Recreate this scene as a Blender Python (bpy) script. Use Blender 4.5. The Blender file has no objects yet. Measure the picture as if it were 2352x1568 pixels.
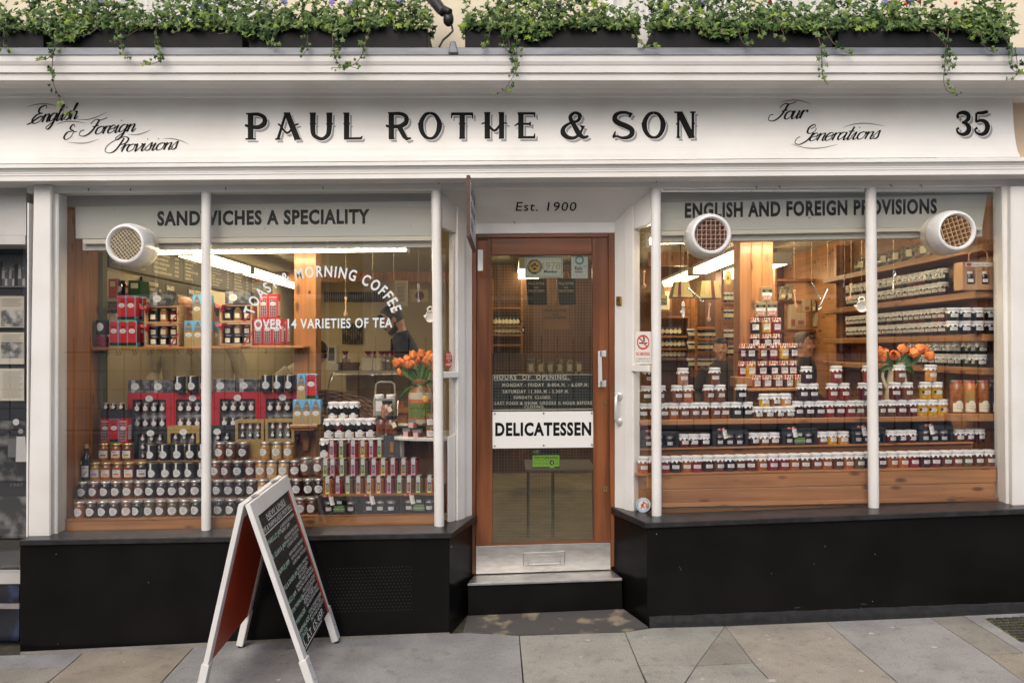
import bpy, math, random
from mathutils import Vector, Matrix
R = math.radians
rnd = random.Random(7)
scene = bpy.context.scene
COL = scene.collection
# ------------------------------------------------------------------ camera, sky, sun, exposure
D = 4.5          # metres from the lens to the shop-window glass (y = 0)
EYE = 1.63
cam = bpy.data.cameras.new('camera')
cam.sensor_width = 36.0
cam.lens = 36.0 * 1800.0 / 2352.0
cam.shift_x = 6.0 / 2352.0
cam.shift_y = 16.0 / 2352.0
cam.clip_start = 0.05
cam.clip_end = 400.0
cam_ob = bpy.data.objects.new('camera', cam)
cam_ob.location = (0.0, -D, EYE)
cam_ob.rotation_euler = (R(90), 0, 0)
COL.objects.link(cam_ob)
scene.camera = cam_ob
SUN_EL, SUN_AZ = R(40), R(195)      # high soft light from over the street
world = bpy.data.worlds.new('World')
scene.world = world
world.use_nodes = True
wn = world.node_tree.nodes
sky = wn.new('ShaderNodeTexSky')
sky.sky_type = 'NISHITA'
sky.sun_disc = False
sky.sun_elevation = SUN_EL
sky.sun_rotation = SUN_AZ
sky.air_density = 1.0
sky.dust_density = 4.0
sky.ozone_density = 1.0
wn['Background'].inputs['Strength'].default_value = 0.15
world.node_tree.links.new(sky.outputs['Color'], wn['Background'].inputs['Color'])
sun = bpy.data.lights.new('sun', 'SUN')
sun.energy = 0.8
sun.angle = R(50)
sun.color = (1.0, 0.97, 0.93)
sun_ob = bpy.data.objects.new('sun', sun)
sun_ob.rotation_euler = (R(90) - SUN_EL, 0, R(180) - SUN_AZ)
sun_ob.location = (0, -6, 14)
COL.objects.link(sun_ob)
vs = scene.view_settings
vs.view_transform = 'Standard'
vs.look = 'None'
vs.exposure = 0.27
vs.gamma = 1.0
vs.use_curve_mapping = False
scene.cycles.max_bounces = 8
scene.cycles.transparent_max_bounces = 24
scene.cycles.sample_clamp_indirect = 6.0
scene.cycles.caustics_reflective = False
scene.cycles.caustics_refractive = False
scene.cycles.use_denoising = True
# ------------------------------------------------------------------ measuring: a point of the facade drawing (1/2352 of the width) at depth y
def W(px, py, y=0.0):
 k = (D + y) / (400.0 * D)
 return Vector(((px - 1170.0) * k, y, EYE - (py - 800.0) * k))
def X(px, y=0.0): return (px - 1170.0) * (D + y) / (400.0 * D)
def Z(py, y=0.0): return EYE - (py - 800.0) * (D + y) / (400.0 * D)
GA, GB, GC = 0.062, 0.039, 0.030         # the pavement climbs to the right and falls to the kerb
def ground_z(x, y): return GA + GB * x + GC * (y + 0.13)
def G(px, py, dz=0.0):
 dx, dzz = (px - 1170.0) / 1800.0, -(py - 800.0) / 1800.0
 # EYE + t*dzz = GA + GB*t*dx + GC*(t-D+.13)
 t = (GA + GC * (0.13 - D) + dz - EYE) / (dzz - GB * dx - GC)
 return Vector((t * dx, t - D, EYE + t * dzz))
# ------------------------------------------------------------------ materials
MATS = {}
def mat(name, col, rough=0.5, metal=0.0, spec=0.5, coat=0.0, bump=0.0, bscale=60.0, var=0.0, vscale=6.0,
  stretch=(1, 1, 1), col2=None, emit=None, estr=0.0, alpha=None, trans=0.0, detail=4.0, lo=.35, hi=.65, sub=0.0):
 if name in MATS: return MATS[name]
 m = bpy.data.materials.new(name)
 m.use_nodes = True
 nt = m.node_tree
 N, L = nt.nodes, nt.links
 b = N['Principled BSDF']
 c = (col[0], col[1], col[2], 1)
 b.inputs['Base Color'].default_value = c
 b.inputs['Roughness'].default_value = rough
 b.inputs['Metallic'].default_value = metal
 b.inputs['Specular IOR Level'].default_value = spec
 b.inputs['Coat Weight'].default_value = coat
 b.inputs['Coat Roughness'].default_value = 0.08
 if trans: b.inputs['Transmission Weight'].default_value = trans
 if sub: b.inputs['Subsurface Weight'].default_value = sub; b.inputs['Subsurface Radius'].default_value = (.02, .008, .004)
 if emit is not None:
  b.inputs['Emission Color'].default_value = (emit[0], emit[1], emit[2], 1)
  b.inputs['Emission Strength'].default_value = estr
 if var or bump or col2:
  tc = N.new('ShaderNodeTexCoord')
  mp = N.new('ShaderNodeMapping')
  mp.inputs['Scale'].default_value = stretch
  L.new(tc.outputs['Object'], mp.inputs['Vector'])
 if var or col2:
  no = N.new('ShaderNodeTexNoise')
  no.inputs['Scale'].default_value = vscale
  no.inputs['Detail'].default_value = detail
  L.new(mp.outputs['Vector'], no.inputs['Vector'])
  rp = N.new('ShaderNodeValToRGB')
  d = col2 or tuple(max(0, x * (1 - var)) for x in col)
  rp.color_ramp.elements[0].position = lo
  rp.color_ramp.elements[1].position = hi
  rp.color_ramp.elements[0].color = (d[0], d[1], d[2], 1)
  rp.color_ramp.elements[1].color = c
  L.new(no.outputs['Fac'], rp.inputs['Fac'])
  L.new(rp.outputs['Color'], b.inputs['Base Color'])
 if bump:
  nb = N.new('ShaderNodeTexNoise')
  nb.inputs['Scale'].default_value = bscale
  nb.inputs['Detail'].default_value = 5
  L.new(mp.outputs['Vector'], nb.inputs['Vector'])
  bp = N.new('ShaderNodeBump')
  bp.inputs['Strength'].default_value = bump
  bp.inputs['Distance'].default_value = 0.004
  L.new(nb.outputs['Fac'], bp.inputs['Height'])
  L.new(bp.outputs['Normal'], b.inputs['Normal'])
 MATS[name] = m
 return m
def wood(name, c1, c2, axis='x', rough=0.4, knots=True, scale=1.0, kcol=(.09, .03, .012), coat=0.0):
 """boards whose grain runs along one axis, with knots"""
 if name in MATS: return MATS[name]
 m = bpy.data.materials.new(name)
 m.use_nodes = True
 nt = m.node_tree
 N, L = nt.nodes, nt.links
 b = N['Principled BSDF']
 b.inputs['Roughness'].default_value = rough
 b.inputs['Coat Weight'].default_value = coat
 tc = N.new('ShaderNodeTexCoord')
 oi = N.new('ShaderNodeObjectInfo')
 ad = N.new('ShaderNodeVectorMath'); ad.operation = 'SCALE'
 cx = N.new('ShaderNodeCombineXYZ')
 for i in range(3): L.new(oi.outputs['Random'], cx.inputs[i])
 L.new(cx.outputs[0], ad.inputs[0]); ad.inputs['Scale'].default_value = 7.0
 a2 = N.new('ShaderNodeVectorMath'); a2.operation = 'ADD'
 L.new(tc.outputs['Object'], a2.inputs[0]); L.new(ad.outputs[0], a2.inputs[1])
 mp = N.new('ShaderNodeMapping')
 s = {'x': (1.2, 26, 26), 'y': (26, 1.2, 26), 'z': (26, 26, 1.2)}[axis]
 mp.inputs['Scale'].default_value = tuple(v * scale for v in s)
 L.new(a2.outputs[0], mp.inputs['Vector'])
 n1 = N.new('ShaderNodeTexNoise'); n1.inputs['Scale'].default_value = 1.0; n1.inputs['Detail'].default_value = 6; n1.inputs['Distortion'].default_value = .6
 L.new(mp.outputs[0], n1.inputs['Vector'])
 rp = N.new('ShaderNodeValToRGB')
 rp.color_ramp.elements[0].position = .32; rp.color_ramp.elements[1].position = .66
 rp.color_ramp.elements[0].color = (*c1, 1); rp.color_ramp.elements[1].color = (*c2, 1)
 L.new(n1.outputs['Fac'], rp.inputs['Fac'])
 # big slow tone changes from board to board
 n2 = N.new('ShaderNodeTexNoise'); n2.inputs['Scale'].default_value = 2.2; n2.inputs['Detail'].default_value = 2
 L.new(a2.outputs[0], n2.inputs['Vector'])
 mx = N.new('ShaderNodeMix'); mx.data_type = 'RGBA'; mx.blend_type = 'MULTIPLY'
 mr = N.new('ShaderNodeMapRange'); mr.inputs['From Min'].default_value = .3; mr.inputs['From Max'].default_value = .7
 mr.inputs['To Min'].default_value = .72; mr.inputs['To Max'].default_value = 1.12
 L.new(n2.outputs['Fac'], mr.inputs['Value'])
 cc = N.new('ShaderNodeCombineColor')
 for i in range(3): L.new(mr.outputs[0], cc.inputs[i])
 mx.inputs['Factor'].default_value = 1.0
 L.new(rp.outputs['Color'], mx.inputs[6]); L.new(cc.outputs[0], mx.inputs[7])
 out = mx.outputs[2]
 if knots:
  mk = N.new('ShaderNodeMapping')
  ks = {'x': (5, 13, 13), 'y': (13, 5, 13), 'z': (13, 13, 5)}[axis]
  mk.inputs['Scale'].default_value = ks
  L.new(a2.outputs[0], mk.inputs['Vector'])
  vo = N.new('ShaderNodeTexVoronoi'); vo.inputs['Scale'].default_value = 1.0; vo.inputs['Randomness'].default_value = 1
  L.new(mk.outputs[0], vo.inputs['Vector'])
  kr = N.new('ShaderNodeMapRange'); kr.inputs['From Min'].default_value = .11; kr.inputs['From Max'].default_value = .23
  kr.inputs['To Min'].default_value = .85; kr.inputs['To Max'].default_value = 0
  L.new(vo.outputs['Distance'], kr.inputs['Value'])
  m2 = N.new('ShaderNodeMix'); m2.data_type = 'RGBA'
  L.new(kr.outputs[0], m2.inputs['Factor']); L.new(out, m2.inputs[6]); m2.inputs[7].default_value = (*kcol, 1)
  out = m2.outputs[2]
 L.new(out, b.inputs['Base Color'])
 bp = N.new('ShaderNodeBump'); bp.inputs['Strength'].default_value = .15; bp.inputs['Distance'].default_value = .002
 L.new(n1.outputs['Fac'], bp.inputs['Height']); L.new(bp.outputs[0], b.inputs['Normal'])
 MATS[name] = m
 return m
def glass(name, tint=(1, 1, 1), f0=.15, rough=0.0):
 """a thin pane: lets what is behind through and mirrors the street by Fresnel"""
 m = bpy.data.materials.new(name)
 m.use_nodes = True
 nt = m.node_tree
 N, L = nt.nodes, nt.links
 for n in list(N):
  if n.type == 'BSDF_PRINCIPLED': N.remove(n)
 t = N.new('ShaderNodeBsdfTransparent'); t.inputs['Color'].default_value = (*tint, 1)
 g = N.new('ShaderNodeBsdfGlossy'); g.inputs['Roughness'].default_value = rough
 lw = N.new('ShaderNodeLayerWeight'); lw.inputs['Blend'].default_value = .5
 pw = N.new('ShaderNodeMath'); pw.operation = 'POWER'; pw.inputs[1].default_value = 5
 f = N.new('ShaderNodeMath'); f.operation = 'MULTIPLY_ADD'; f.inputs[1].default_value = 1 - f0; f.inputs[2].default_value = f0
 L.new(lw.outputs['Facing'], pw.inputs[0]); L.new(pw.outputs[0], f.inputs[0])
 x = N.new('ShaderNodeMixShader')
 L.new(f.outputs[0], x.inputs[0]); L.new(t.outputs[0], x.inputs[1]); L.new(g.outputs[0], x.inputs[2])
 L.new(x.outputs[0], N['Material Output'].inputs['Surface'])
 MATS[name] = m
 return m
# ------------------------------------------------------------------ mesh builder
class MB:
 def __init__(s, T=None):
  s.v, s.f, s.m, s.s, s.T = [], [], [], [], T
 def pts(s, ps):
  i0 = len(s.v)
  if s.T is None: s.v += [tuple(p) for p in ps]
  elif callable(s.T): s.v += [tuple(s.T(p)) for p in ps]
  else: s.v += [tuple(s.T @ Vector(p)) for p in ps]
  return i0
 def face(s, ps, m=0, sm=False):
  i = s.pts(ps)
  s.f.append(tuple(range(i, i + len(ps)))); s.m.append(m); s.s.append(sm)
  return s
 def hexa(s, a, b, m=0, caps=True):
  """two rings of equal length (front a, back b): side walls and caps"""
  n = len(a)
  i = s.pts(list(a) + list(b))
  if caps:
   s.f.append(tuple(range(i, i + n))); s.m.append(m); s.s.append(False)
   s.f.append(tuple(range(i + 2 * n - 1, i + n - 1, -1))); s.m.append(m); s.s.append(False)
  for k in range(n):
   l = (k + 1) % n
   s.f.append((i + k, i + n + k, i + n + l, i + l)); s.m.append(m); s.s.append(False)
  return s
 def box(s, x0, x1, y0, y1, z0, z1, m=0):
  a = [(x0, y0, z0), (x1, y0, z0), (x1, y0, z1), (x0, y0, z1)]
  b = [(x0, y1, z0), (x1, y1, z0), (x1, y1, z1), (x0, y1, z1)]
  return s.hexa(a, b, m)
 def ext(s, quad, y0, y1, m=0):
  """a facade outline (drawing points) at depth y0 run straight back to y1"""
  a = [W(px, py, y0) for px, py in quad]
  return s.hexa(a, [Vector((p.x, y1, p.z)) for p in a], m)
 def rect(s, x0, z1, x1, z0, y0, y1, m=0): return s.ext([(x0, z0), (x1, z0), (x1, z1), (x0, z1)], y0, y1, m)
 def loft(s, rings, m=0, sm=True, closed=True, cap=True):
  n = len(rings[0])
  i = s.pts([p for r in rings for p in r])
  for a in range(len(rings) - 1):
   for k in range(n if closed else n - 1):
    l = (k + 1) % n
    s.f.append((i + a * n + k, i + a * n + l, i + (a + 1) * n + l, i + (a + 1) * n + k)); s.m.append(m); s.s.append(sm)
  if cap and closed:
   s.f.append(tuple(i + k for k in range(n - 1, -1, -1))); s.m.append(m); s.s.append(False)
   s.f.append(tuple(i + (len(rings) - 1) * n + k for k in range(n))); s.m.append(m); s.s.append(False)
  return s
 def lathe(s, prof, n=16, c=(0, 0, 0), m=0, sm=True, wave=None, sx=1, sy=1, cap=True):
  rings = []
  for j, (r, z) in enumerate(prof):
   ring = []
   for k in range(n):
    a = 2 * math.pi * k / n
    q = r * (1 + (wave(j, a) if wave else 0))
    ring.append((c[0] + q * sx * math.cos(a), c[1] + q * sy * math.sin(a), c[2] + z))
   rings.append(ring)
  return s.loft(rings, m, sm, True, cap)
 def tube(s, path, r, n=6, m=0, sm=True, cap=True):
  path = [Vector(p) for p in path]
  rs = r if isinstance(r, (list, tuple)) else [r] * len(path)
  rings = []
  up = None
  for i, p in enumerate(path):
   d = (path[min(i + 1, len(path) - 1)] - path[max(i - 1, 0)])
   if d.length < 1e-9: d = Vector((0, 0, 1))
   d.normalize()
   if up is None: up = Vector((0, 0, 1)) if abs(d.z) < .9 else Vector((1, 0, 0))
   a = d.cross(up)
   if a.length < 1e-6: a = d.cross(Vector((0, 1, 0)))
   a.normalize(); b = a.cross(d).normalized(); up = b
   rings.append([p + (a * math.cos(2 * math.pi * k / n) + b * math.sin(2 * math.pi * k / n)) * rs[i] for k in range(n)])
  return s.loft(rings, m, sm, True, cap)
 def ball(s, c, r, n=10, k=7, m=0, sx=1, sy=1, sz=1):
  prof = [(max(1e-4, r * math.sin(math.pi * j / k)), -r * sz * math.cos(math.pi * j / k)) for j in range(k + 1)]
  return s.lathe(prof, n, c, m, True, None, sx, sy)
 def mesh(s, name, mats):
  me = bpy.data.meshes.new(name)
  me.from_pydata(s.v, [], s.f)
  for x in (mats if isinstance(mats, (list, tuple)) else [mats]): me.materials.append(x)
  me.polygons.foreach_set('material_index', s.m)
  me.polygons.foreach_set('use_smooth', s.s)
  if any(s.s):
   try: me.set_sharp_from_angle(angle=R(40))
   except Exception: pass
  me.update()
  return me
 def build(s, name, mats, parent=None, **kw):
  return place(name, s.mesh(name, mats), parent, **kw)
def place(name, me, parent=None, loc=None, label=None, cat=None, group=None, kind=None, world=True, bevel=0):
 o = bpy.data.objects.new(name, me)
 COL.objects.link(o)
 if loc is not None: o.location = loc
 if parent is not None:
  o.parent = parent
  if world and loc is None and parent.get('_w'): o.location = -Vector(parent.location)
 else: o['_w'] = 0
 tag(o, label, cat, group, kind)
 if bevel:
  b = o.modifiers.new('edge', 'BEVEL'); b.width = bevel; b.segments = 1; b.limit_method = 'ANGLE'; b.angle_limit = R(50)
 return o
def tag(o, label=None, cat=None, group=None, kind=None):
 if label: o['label'] = label
 if cat: o['category'] = cat
 if group: o['group'] = group
 if kind: o['kind'] = kind
 return o
def thing(name, label, cat, loc=(0, 0, 0), group=None, rz=0, world=False):
 """an Empty at the base of a thing; world=True: its parts are given in world coordinates"""
 o = bpy.data.objects.new(name, None)
 o.empty_display_size = .05
 COL.objects.link(o)
 o.location = loc
 o.rotation_euler = (0, 0, rz)
 if world: o['_w'] = 1
 return tag(o, label, cat, group)
def copy_tree(src, loc, label, rz=0, group=None):
 r = src.copy(); COL.objects.link(r)
 r.location = loc; r.rotation_euler = (0, 0, rz); r['label'] = label
 if group: r['group'] = group
 for ch in src.children:
  c = ch.copy(); COL.objects.link(c); c.parent = r
  for g in ch.children:
   d = g.copy(); COL.objects.link(d); d.parent = c
 return r
ORD = 'first second third fourth fifth sixth seventh eighth ninth tenth eleventh twelfth thirteenth fourteenth fifteenth sixteenth seventeenth eighteenth nineteenth twentieth'.split()
ORD += ['twenty-' + x for x in ORD[:9]] + ['thirtieth'] + ['thirty-' + x for x in ORD[:9]]
# ------------------------------------------------------------------ lettering
GLY = {}
def load_glyphs(chars):
 cu = bpy.data.curves.new('type', 'FONT')
 ob = bpy.data.objects.new('type', cu)
 COL.objects.link(ob)
 cu.resolution_u = 3
 dg = bpy.context.evaluated_depsgraph_get()
 def get(t):
  cu.body = t
  dg.update()
  me = ob.evaluated_get(dg).to_mesh()
  v = [(p.co.x, p.co.y) for p in me.vertices]
  f = [tuple(p.vertices) for p in me.polygons]
  return v, f
 for wgt, off in ((0, 0.0), (1, 0.022), (2, 0.042)):
  cu.offset = off
  ref = max(x for x, y in get('HH')[0])
  for ch in chars:
   v, f = get(ch) if ch != ' ' else ([], [])
   adv = max(x for x, y in get('H' + ch + 'H')[0]) - ref
   GLY[ch, wgt] = (v, f, adv)
 bpy.data.objects.remove(ob)
 bpy.data.curves.remove(cu)
load_glyphs("ABCDEFGHIJKLMNOPQRSTUVWXYZabcdefghijklmnopqrstuvwxyz0123456789&.,-'!:()/£= ½")
CAPH = 0.0
CAPH = max(y for x, y in GLY['H', 0][0])
def text2d(t, h=1.0, bold=0, sx=1.0, sp=0.0, align='l', shear=0.0):
 """flat lettering with cap height h: points, faces, width"""
 V, F, x = [], [], 0.0
 k = h / CAPH
 for ch in t:
  v, f, adv = GLY.get((ch, bold), GLY[' ', bold])
  i = len(V)
  V += [((x + p[0] * sx) * k, p[1] * k) for p in v]
  F += [tuple(a + i for a in q) for q in f]
  x += adv * sx + sp
 w = (x - sp) * k
 dx = {'l': 0, 'c': -w / 2, 'r': -w}[align]
 return [(p[0] + dx + shear * p[1], p[1]) for p in V], F, w
def put_text(mb, t, f, m=0, **kw):
 """lettering through a map f(u, v) -> world point"""
 V, F, w = text2d(t, **kw)
 i = mb.pts([f(u, v) for u, v in V])
 for q in F:
  mb.f.append(tuple(a + i for a in q)); mb.m.append(m); mb.s.append(False)
 return w
def fit_text(mb, t, x0, x1, base, h, f, m=0, bold=0, sp=0.0, shear=0.0, slope=0.0):
 """lettering stretched to run from x0 to x1 (drawing units, y down) on the baseline"""
 V, F, w = text2d(t, 1.0, bold, 1.0, sp)
 x_a = min(p[0] for p in V); x_b = max(p[0] for p in V)
 k = (x1 - x0) / (x_b - x_a)
 i = mb.pts([f(x0 + (u - x_a) * k + shear * v * h, base + slope * (u - x_a) * k - v * h) for u, v in V])
 for q in F:
  mb.f.append(tuple(a + i for a in q)); mb.m.append(m); mb.s.append(False)
def smooth(P, n=6):
 if len(P) < 3: return P
 Q = []
 for i in range(len(P) - 1):
  p0, p1, p2, p3 = P[max(i - 1, 0)], P[i], P[i + 1], P[min(i + 2, len(P) - 1)]
  for k in range(n):
   t = k / n
   Q.append(tuple(.5 * ((2 * p1[j]) + (-p0[j] + p2[j]) * t + (2 * p0[j] - 5 * p1[j] + 4 * p2[j] - p3[j]) * t * t + (-p0[j] + 3 * p1[j] - 3 * p2[j] + p3[j]) * t ** 3) for j in range(2)))
 Q.append(P[-1])
 return Q
def ribbon(mb, P, wd, f, m=0):
 """a painted stroke along P; wd(i, direction) is its half width"""
 L, Rr = [], []
 for i, p in enumerate(P):
  a, b = P[max(i - 1, 0)], P[min(i + 1, len(P) - 1)]
  dx, dy = b[0] - a[0], b[1] - a[1]
  l = math.hypot(dx, dy) or 1
  dx /= l; dy /= l
  w = wd(i / max(1, len(P) - 1), dx, dy)
  L.append(f(p[0] - dy * w, p[1] + dx * w)); Rr.append(f(p[0] + dy * w, p[1] - dx * w))
 i0 = mb.pts(L + Rr)
 n = len(P)
 for i in range(n - 1):
  mb.f.append((i0 + i, i0 + i + 1, i0 + n + i + 1, i0 + n + i)); mb.m.append(m); mb.s.append(False)
# ------------------------------------------------------------------ palette
WHITE = mat('white_gloss_paint', (.775, .762, .733), .38, bump=.16, bscale=28, col2=(.70, .675, .635), var=.1, vscale=3.0, lo=.3, hi=.6)
CREAM = mat('cream_render', (.74, .66, .50), .8, bump=.3, bscale=40, var=.12, vscale=5)
BLACK = mat('black_gloss_paint', (.0045, .0044, .0043), .28, spec=.16, bump=.10, bscale=9, col2=(.0075, .0073, .0071), var=.1, vscale=4)
SILLM = mat('worn_black_sill', (.030, .030, .031), .3, bump=.25, bscale=30, col2=(.012, .012, .012), var=.1, vscale=14)
LEAD = mat('lead_sheet', (.20, .215, .235), .5, metal=.15, bump=.3, bscale=30, col2=(.12, .13, .145), var=.1, vscale=9, stretch=(.5, 1, 2))
PLANTER = mat('dark_zinc', (.011, .011, .012), .6, spec=.2, bump=.1, bscale=20, var=.3, vscale=3)
INK = mat('black_lettering', (.007, .0068, .0065), .5, spec=.12)
INKGREY = mat('grey_lettering_shade', (.30, .29, .30), .5)
INKFINE = mat('fine_grey_flourish', (.20, .17, .155), .5)
WHITEL = mat('white_lettering', (.80, .82, .82), .4)
CHALK = mat('chalk_white', (.80, .80, .76), .8)
CHALKG = mat('chalk_green', (.58, .82, .63), .8)
REDINK = mat('red_print', (.62, .05, .035), .5)
MAHOG = wood('mahogany_upright', (.100, .031, .011), (.235, .077, .024), 'z', .33, False, .8, coat=.2)
MAHOGX = wood('mahogany_rail', (.100, .031, .011), (.235, .077, .024), 'x', .33, False, .8, coat=.2)
PINEX = wood('pine_along', (.30, .118, .036), (.47, .215, .075), 'x', .38, coat=.2)
PINEY = wood('pine_into_shop', (.29, .112, .034), (.46, .21, .072), 'y', .38, coat=.2)
PINEZ = wood('pine_upright', (.30, .118, .036), (.48, .22, .078), 'z', .38, coat=.2)
DPINE = wood('old_pine', (.20, .080, .028), (.36, .155, .052), 'x', .42)
DPINEY = wood('old_pine_into_shop', (.30, .135, .045), (.46, .22, .08), 'y', .42)
STEEL = mat('scratched_steel', (.60, .59, .57), .34, metal=.85, bump=.12, bscale=200, var=.22, vscale=12, stretch=(1, 1, 4))
ALU = mat('aluminium', (.66, .66, .64), .38, metal=.4)
CHROME = mat('satin_metal', (.62, .62, .62), .22, metal=1.0)
BRASS = mat('brass', (.55, .38, .13), .3, metal=1.0)
DARKM = mat('dark_metal', (.02, .02, .02), .4)
PANE = glass('window_glass')
PANED = glass('door_glass', (.74, .74, .68), .085)
SIGNW = mat('white_sign_board', (.74, .74, .72), .4)
PAPER = mat('paper', (.78, .76, .70), .7)
BUTTON = mat('metal_screw', (.35, .35, .36), .35, metal=.8)
def F(y): return lambda u, v: W(u, v, y)
# ------------------------------------------------------------------ shop front (one building face, its parts as children)
shop = thing('shop_building', 'white painted shop front with black base and lettered fascia board', 'shop front', (0, 0, .06), world=True)
XL, XR = -3.5, 2.825
def zat(pl, pr, x, y):
 px = 1170 + x * 400 * D / (D + y)
 return Z(pl + (pr - pl) * px / 2352.0, y)
def moulding(name, prof, m, xl=XL, xr=XR, parent=shop, back=.08, label=None, bevel=0):
 a = [Vector((xl, y, zat(p, q, xl, y))) for p, q, y in prof]
 b = [Vector((xr, y, zat(p, q, xr, y))) for p, q, y in prof]
 for L, x in ((a, xl), (b, xr)):
  L.append(Vector((x, back, L[-1].z))); L.append(Vector((x, back, L[0].z)))
 mb = MB()
 n = len(a)
 i = mb.pts(a + b)
 for k in range(n):
  l = (k + 1) % n
  mb.f.append((i + k, i + l, i + n + l, i + n + k)); mb.m.append(0); mb.s.append(False)
 mb.f.append(tuple(i + k for k in range(n))); mb.m.append(0); mb.s.append(False)
 mb.f.append(tuple(i + n + k for k in range(n - 1, -1, -1))); mb.m.append(0); mb.s.append(False)
 return mb.build(name, m, parent, label=label, bevel=bevel)
def P1(*a): return [(p, p, y) for p, y in a]
moulding('cornice', P1((127.5, -.406), (141, -.402), (149, -.394), (151, -.390), (166.5, -.386), (168.5, -.374), (184.5, -.370), (188.5, -.345),
        (194, -.22), (203, -.16), (212.5, -.148), (214, -.130), (222.5, -.128)), WHITE, xr=3.02)
FPROF = [(223.0, -.100), (250, -.102), (280, -.107), (310, -.117), (335, -.131), (352, -.147), (364, -.168)]
moulding('fascia_board', [(p + (p - 223) / 141 * 13 - 1.0, p - 1.0 - (p - 223) / 141 * 2.5, y) for p, y in FPROF], WHITE, label='concave white board carrying the painted shop name')
def fd(py, px=1176):
 # undo the slight fall of the lower edge, then read the depth of the concave board
 t = px / 2352.0
 s = (13 * (1 - t) - 2.5 * t) / 141.0
 p = (py + 1.0 + 223 * s) / (1 + s)
 for (p0, y0), (p1, y1) in zip(FPROF, FPROF[1:]):
  if p <= p1: return y0 + (y1 - y0) * (p - p0) / (p1 - p0)
 return FPROF[-1][1]
def FA(off):
 return lambda u, v: W(u, v, fd(v, u) - off)
moulding('lower_moulding', [(378, 362, -.178), (380, 364, -.192), (386, 370, -.192), (388, 372, -.180), (392, 376, -.176), (396, 380, -.170), (399, 383, -.170)], WHITE, xr=2.86)
moulding('architrave', [(399.5, 383.5, -.168), (404, 388, -.168), (404.6, 388.6, -.164), (416, 400, -.164), (418, 402, -.155), (420, 404, -.12), (422, 406, -.10)], WHITE, xr=3.2)
moulding('moulding_strip', [(373, 361.5, -.190), (376, 367, -.190)], WHITE, xl=2.35, xr=2.9)
# window heads and the boarded soffit over the doorway
mb = MB()
mb.ext([(60, 424), (1014, 417), (1014, 437), (60, 443)], -.03, .06)
mb.build('window_head', WHITE, shop, bevel=.004)
mb = MB()
mb.ext([(1498, 412.5), (2420, 405), (2420, 427), (1498, 434)], -.03, .06)
mb.build('window_head', WHITE, shop, bevel=.004)
mb = MB()
a = [W(1014.3, 416, -.028), W(1497.7, 413, -.028), W(1497.7, 430, -.028), W(1014.3, 433, -.028)]
mb.hexa(a, [Vector((p.x, .03, p.z)) for p in a])
mb.build('doorway_head', WHITE, shop, bevel=.003)
SOF = [W(996, 433, .0), W(1514, 430.5, .0), W(1434, 510, .25), W(1066, 513, .25)]
mb = MB()
mb.hexa(SOF, [p + Vector((0, .01, .03)) for p in SOF])
mb.build('sloping_soffit', WHITE, shop)
def SO(off):      # drawing point -> point on the sloping soffit
 n = (SOF[1] - SOF[0]).cross(SOF[3] - SOF[0]).normalized()
 if n.y > 0: n = -n
 def f(u, v):
  d = Vector(((u - 1170) / 1800, 1, -(v - 800) / 1800)); o = Vector((0, -D, EYE))
  t = (SOF[0] + n * off - o).dot(n) / d.dot(n)
  return o + d * t
 return f
mb = MB()
fit_text(mb, 'Est. 1900', 1184.5, 1322.5, 484.5, 20, SO(.0015), shear=.14, sp=.05)
mb.build('painted_lettering', INK, shop, label='black italic words Est. 1900 over the door')
mb = MB()
a = [W(1074, 512.5, .25), W(1426, 509.5, .25), W(1420, 534.5, .25), W(1080, 537, .25)]
mb.hexa(a, [Vector((p.x, .34, p.z)) for p in a])
mb.build('door_lintel', WHITE, shop, bevel=.003)
# pilasters, round mullions
mb = MB(); mb.ext([(76.5, 424), (117, 424), (115, 1236), (63, 1236)], -.07, .10); mb.build('pilaster', WHITE, shop, bevel=.006)
mb = MB(); mb.ext([(117, 443.5), (134, 443.5), (131, 1228), (115, 1228)], -.035, .05); mb.build('window_frame', WHITE, shop, bevel=.006)
mb = MB(); mb.ext([(2322, 427), (2450, 425), (2450, 1160), (2326, 1163)], -.07, .10); mb.build('pilaster', WHITE, shop, bevel=.006)
mb = MB(); mb.ext([(2302, 427.5), (2322, 427), (2326, 1158), (2312, 1159)], -.035, .05); mb.build('window_frame', WHITE, shop, bevel=.006)
mb = MB(); mb.ext([(63, 466), (66, 466), (64, 1236), (60, 1236)], -.075, -.02); mb.build('edge_strip', WHITE, shop)
def mullion(xt, xb, pt, pb, r):
 mb = MB()
 zt, zb = Z(pt, 0), Z(pb, 0)
 ring = lambda x, z, q: [(x + q * math.cos(a) , -.004 + q * .9 * math.sin(a), z) for a in [2 * math.pi * k / 14 for k in range(14)]]
 mb.loft([ring(X(xb), zb, r * 1.02), ring(X(xb), zb + .02, r), ring(X((xt + xb) / 2), (zt + zb) / 2, r), ring(X(xt), zt, r)])
 mb.build('mullion', WHITE, shop)
mullion(474.5, 474.5, 440, 1224, .0275)
mullion(1002, 1009, 436, 1215, .0285)
mullion(1506, 1508, 433, 1184, .0285)
mullion(1999, 2006, 429.5, 1168, .0300)
# glass
def pane(q, name='window_pane', y=.0, parent=None, m=None):
 mb = MB(); mb.face([W(a, b, y) for a, b in q]); return mb.build(name, m or PANE, parent or shop)
pane([(131, 1226), (464, 1223), (464, 439), (133, 442)])
pane([(485, 1223), (998, 1214), (992, 436), (485, 439)])
pane([(1517, 1183), (1995, 1170), (1988, 429), (1517, 432)])
pane([(2016, 1170), (2313, 1160), (2304, 427), (2010, 429)])
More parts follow.
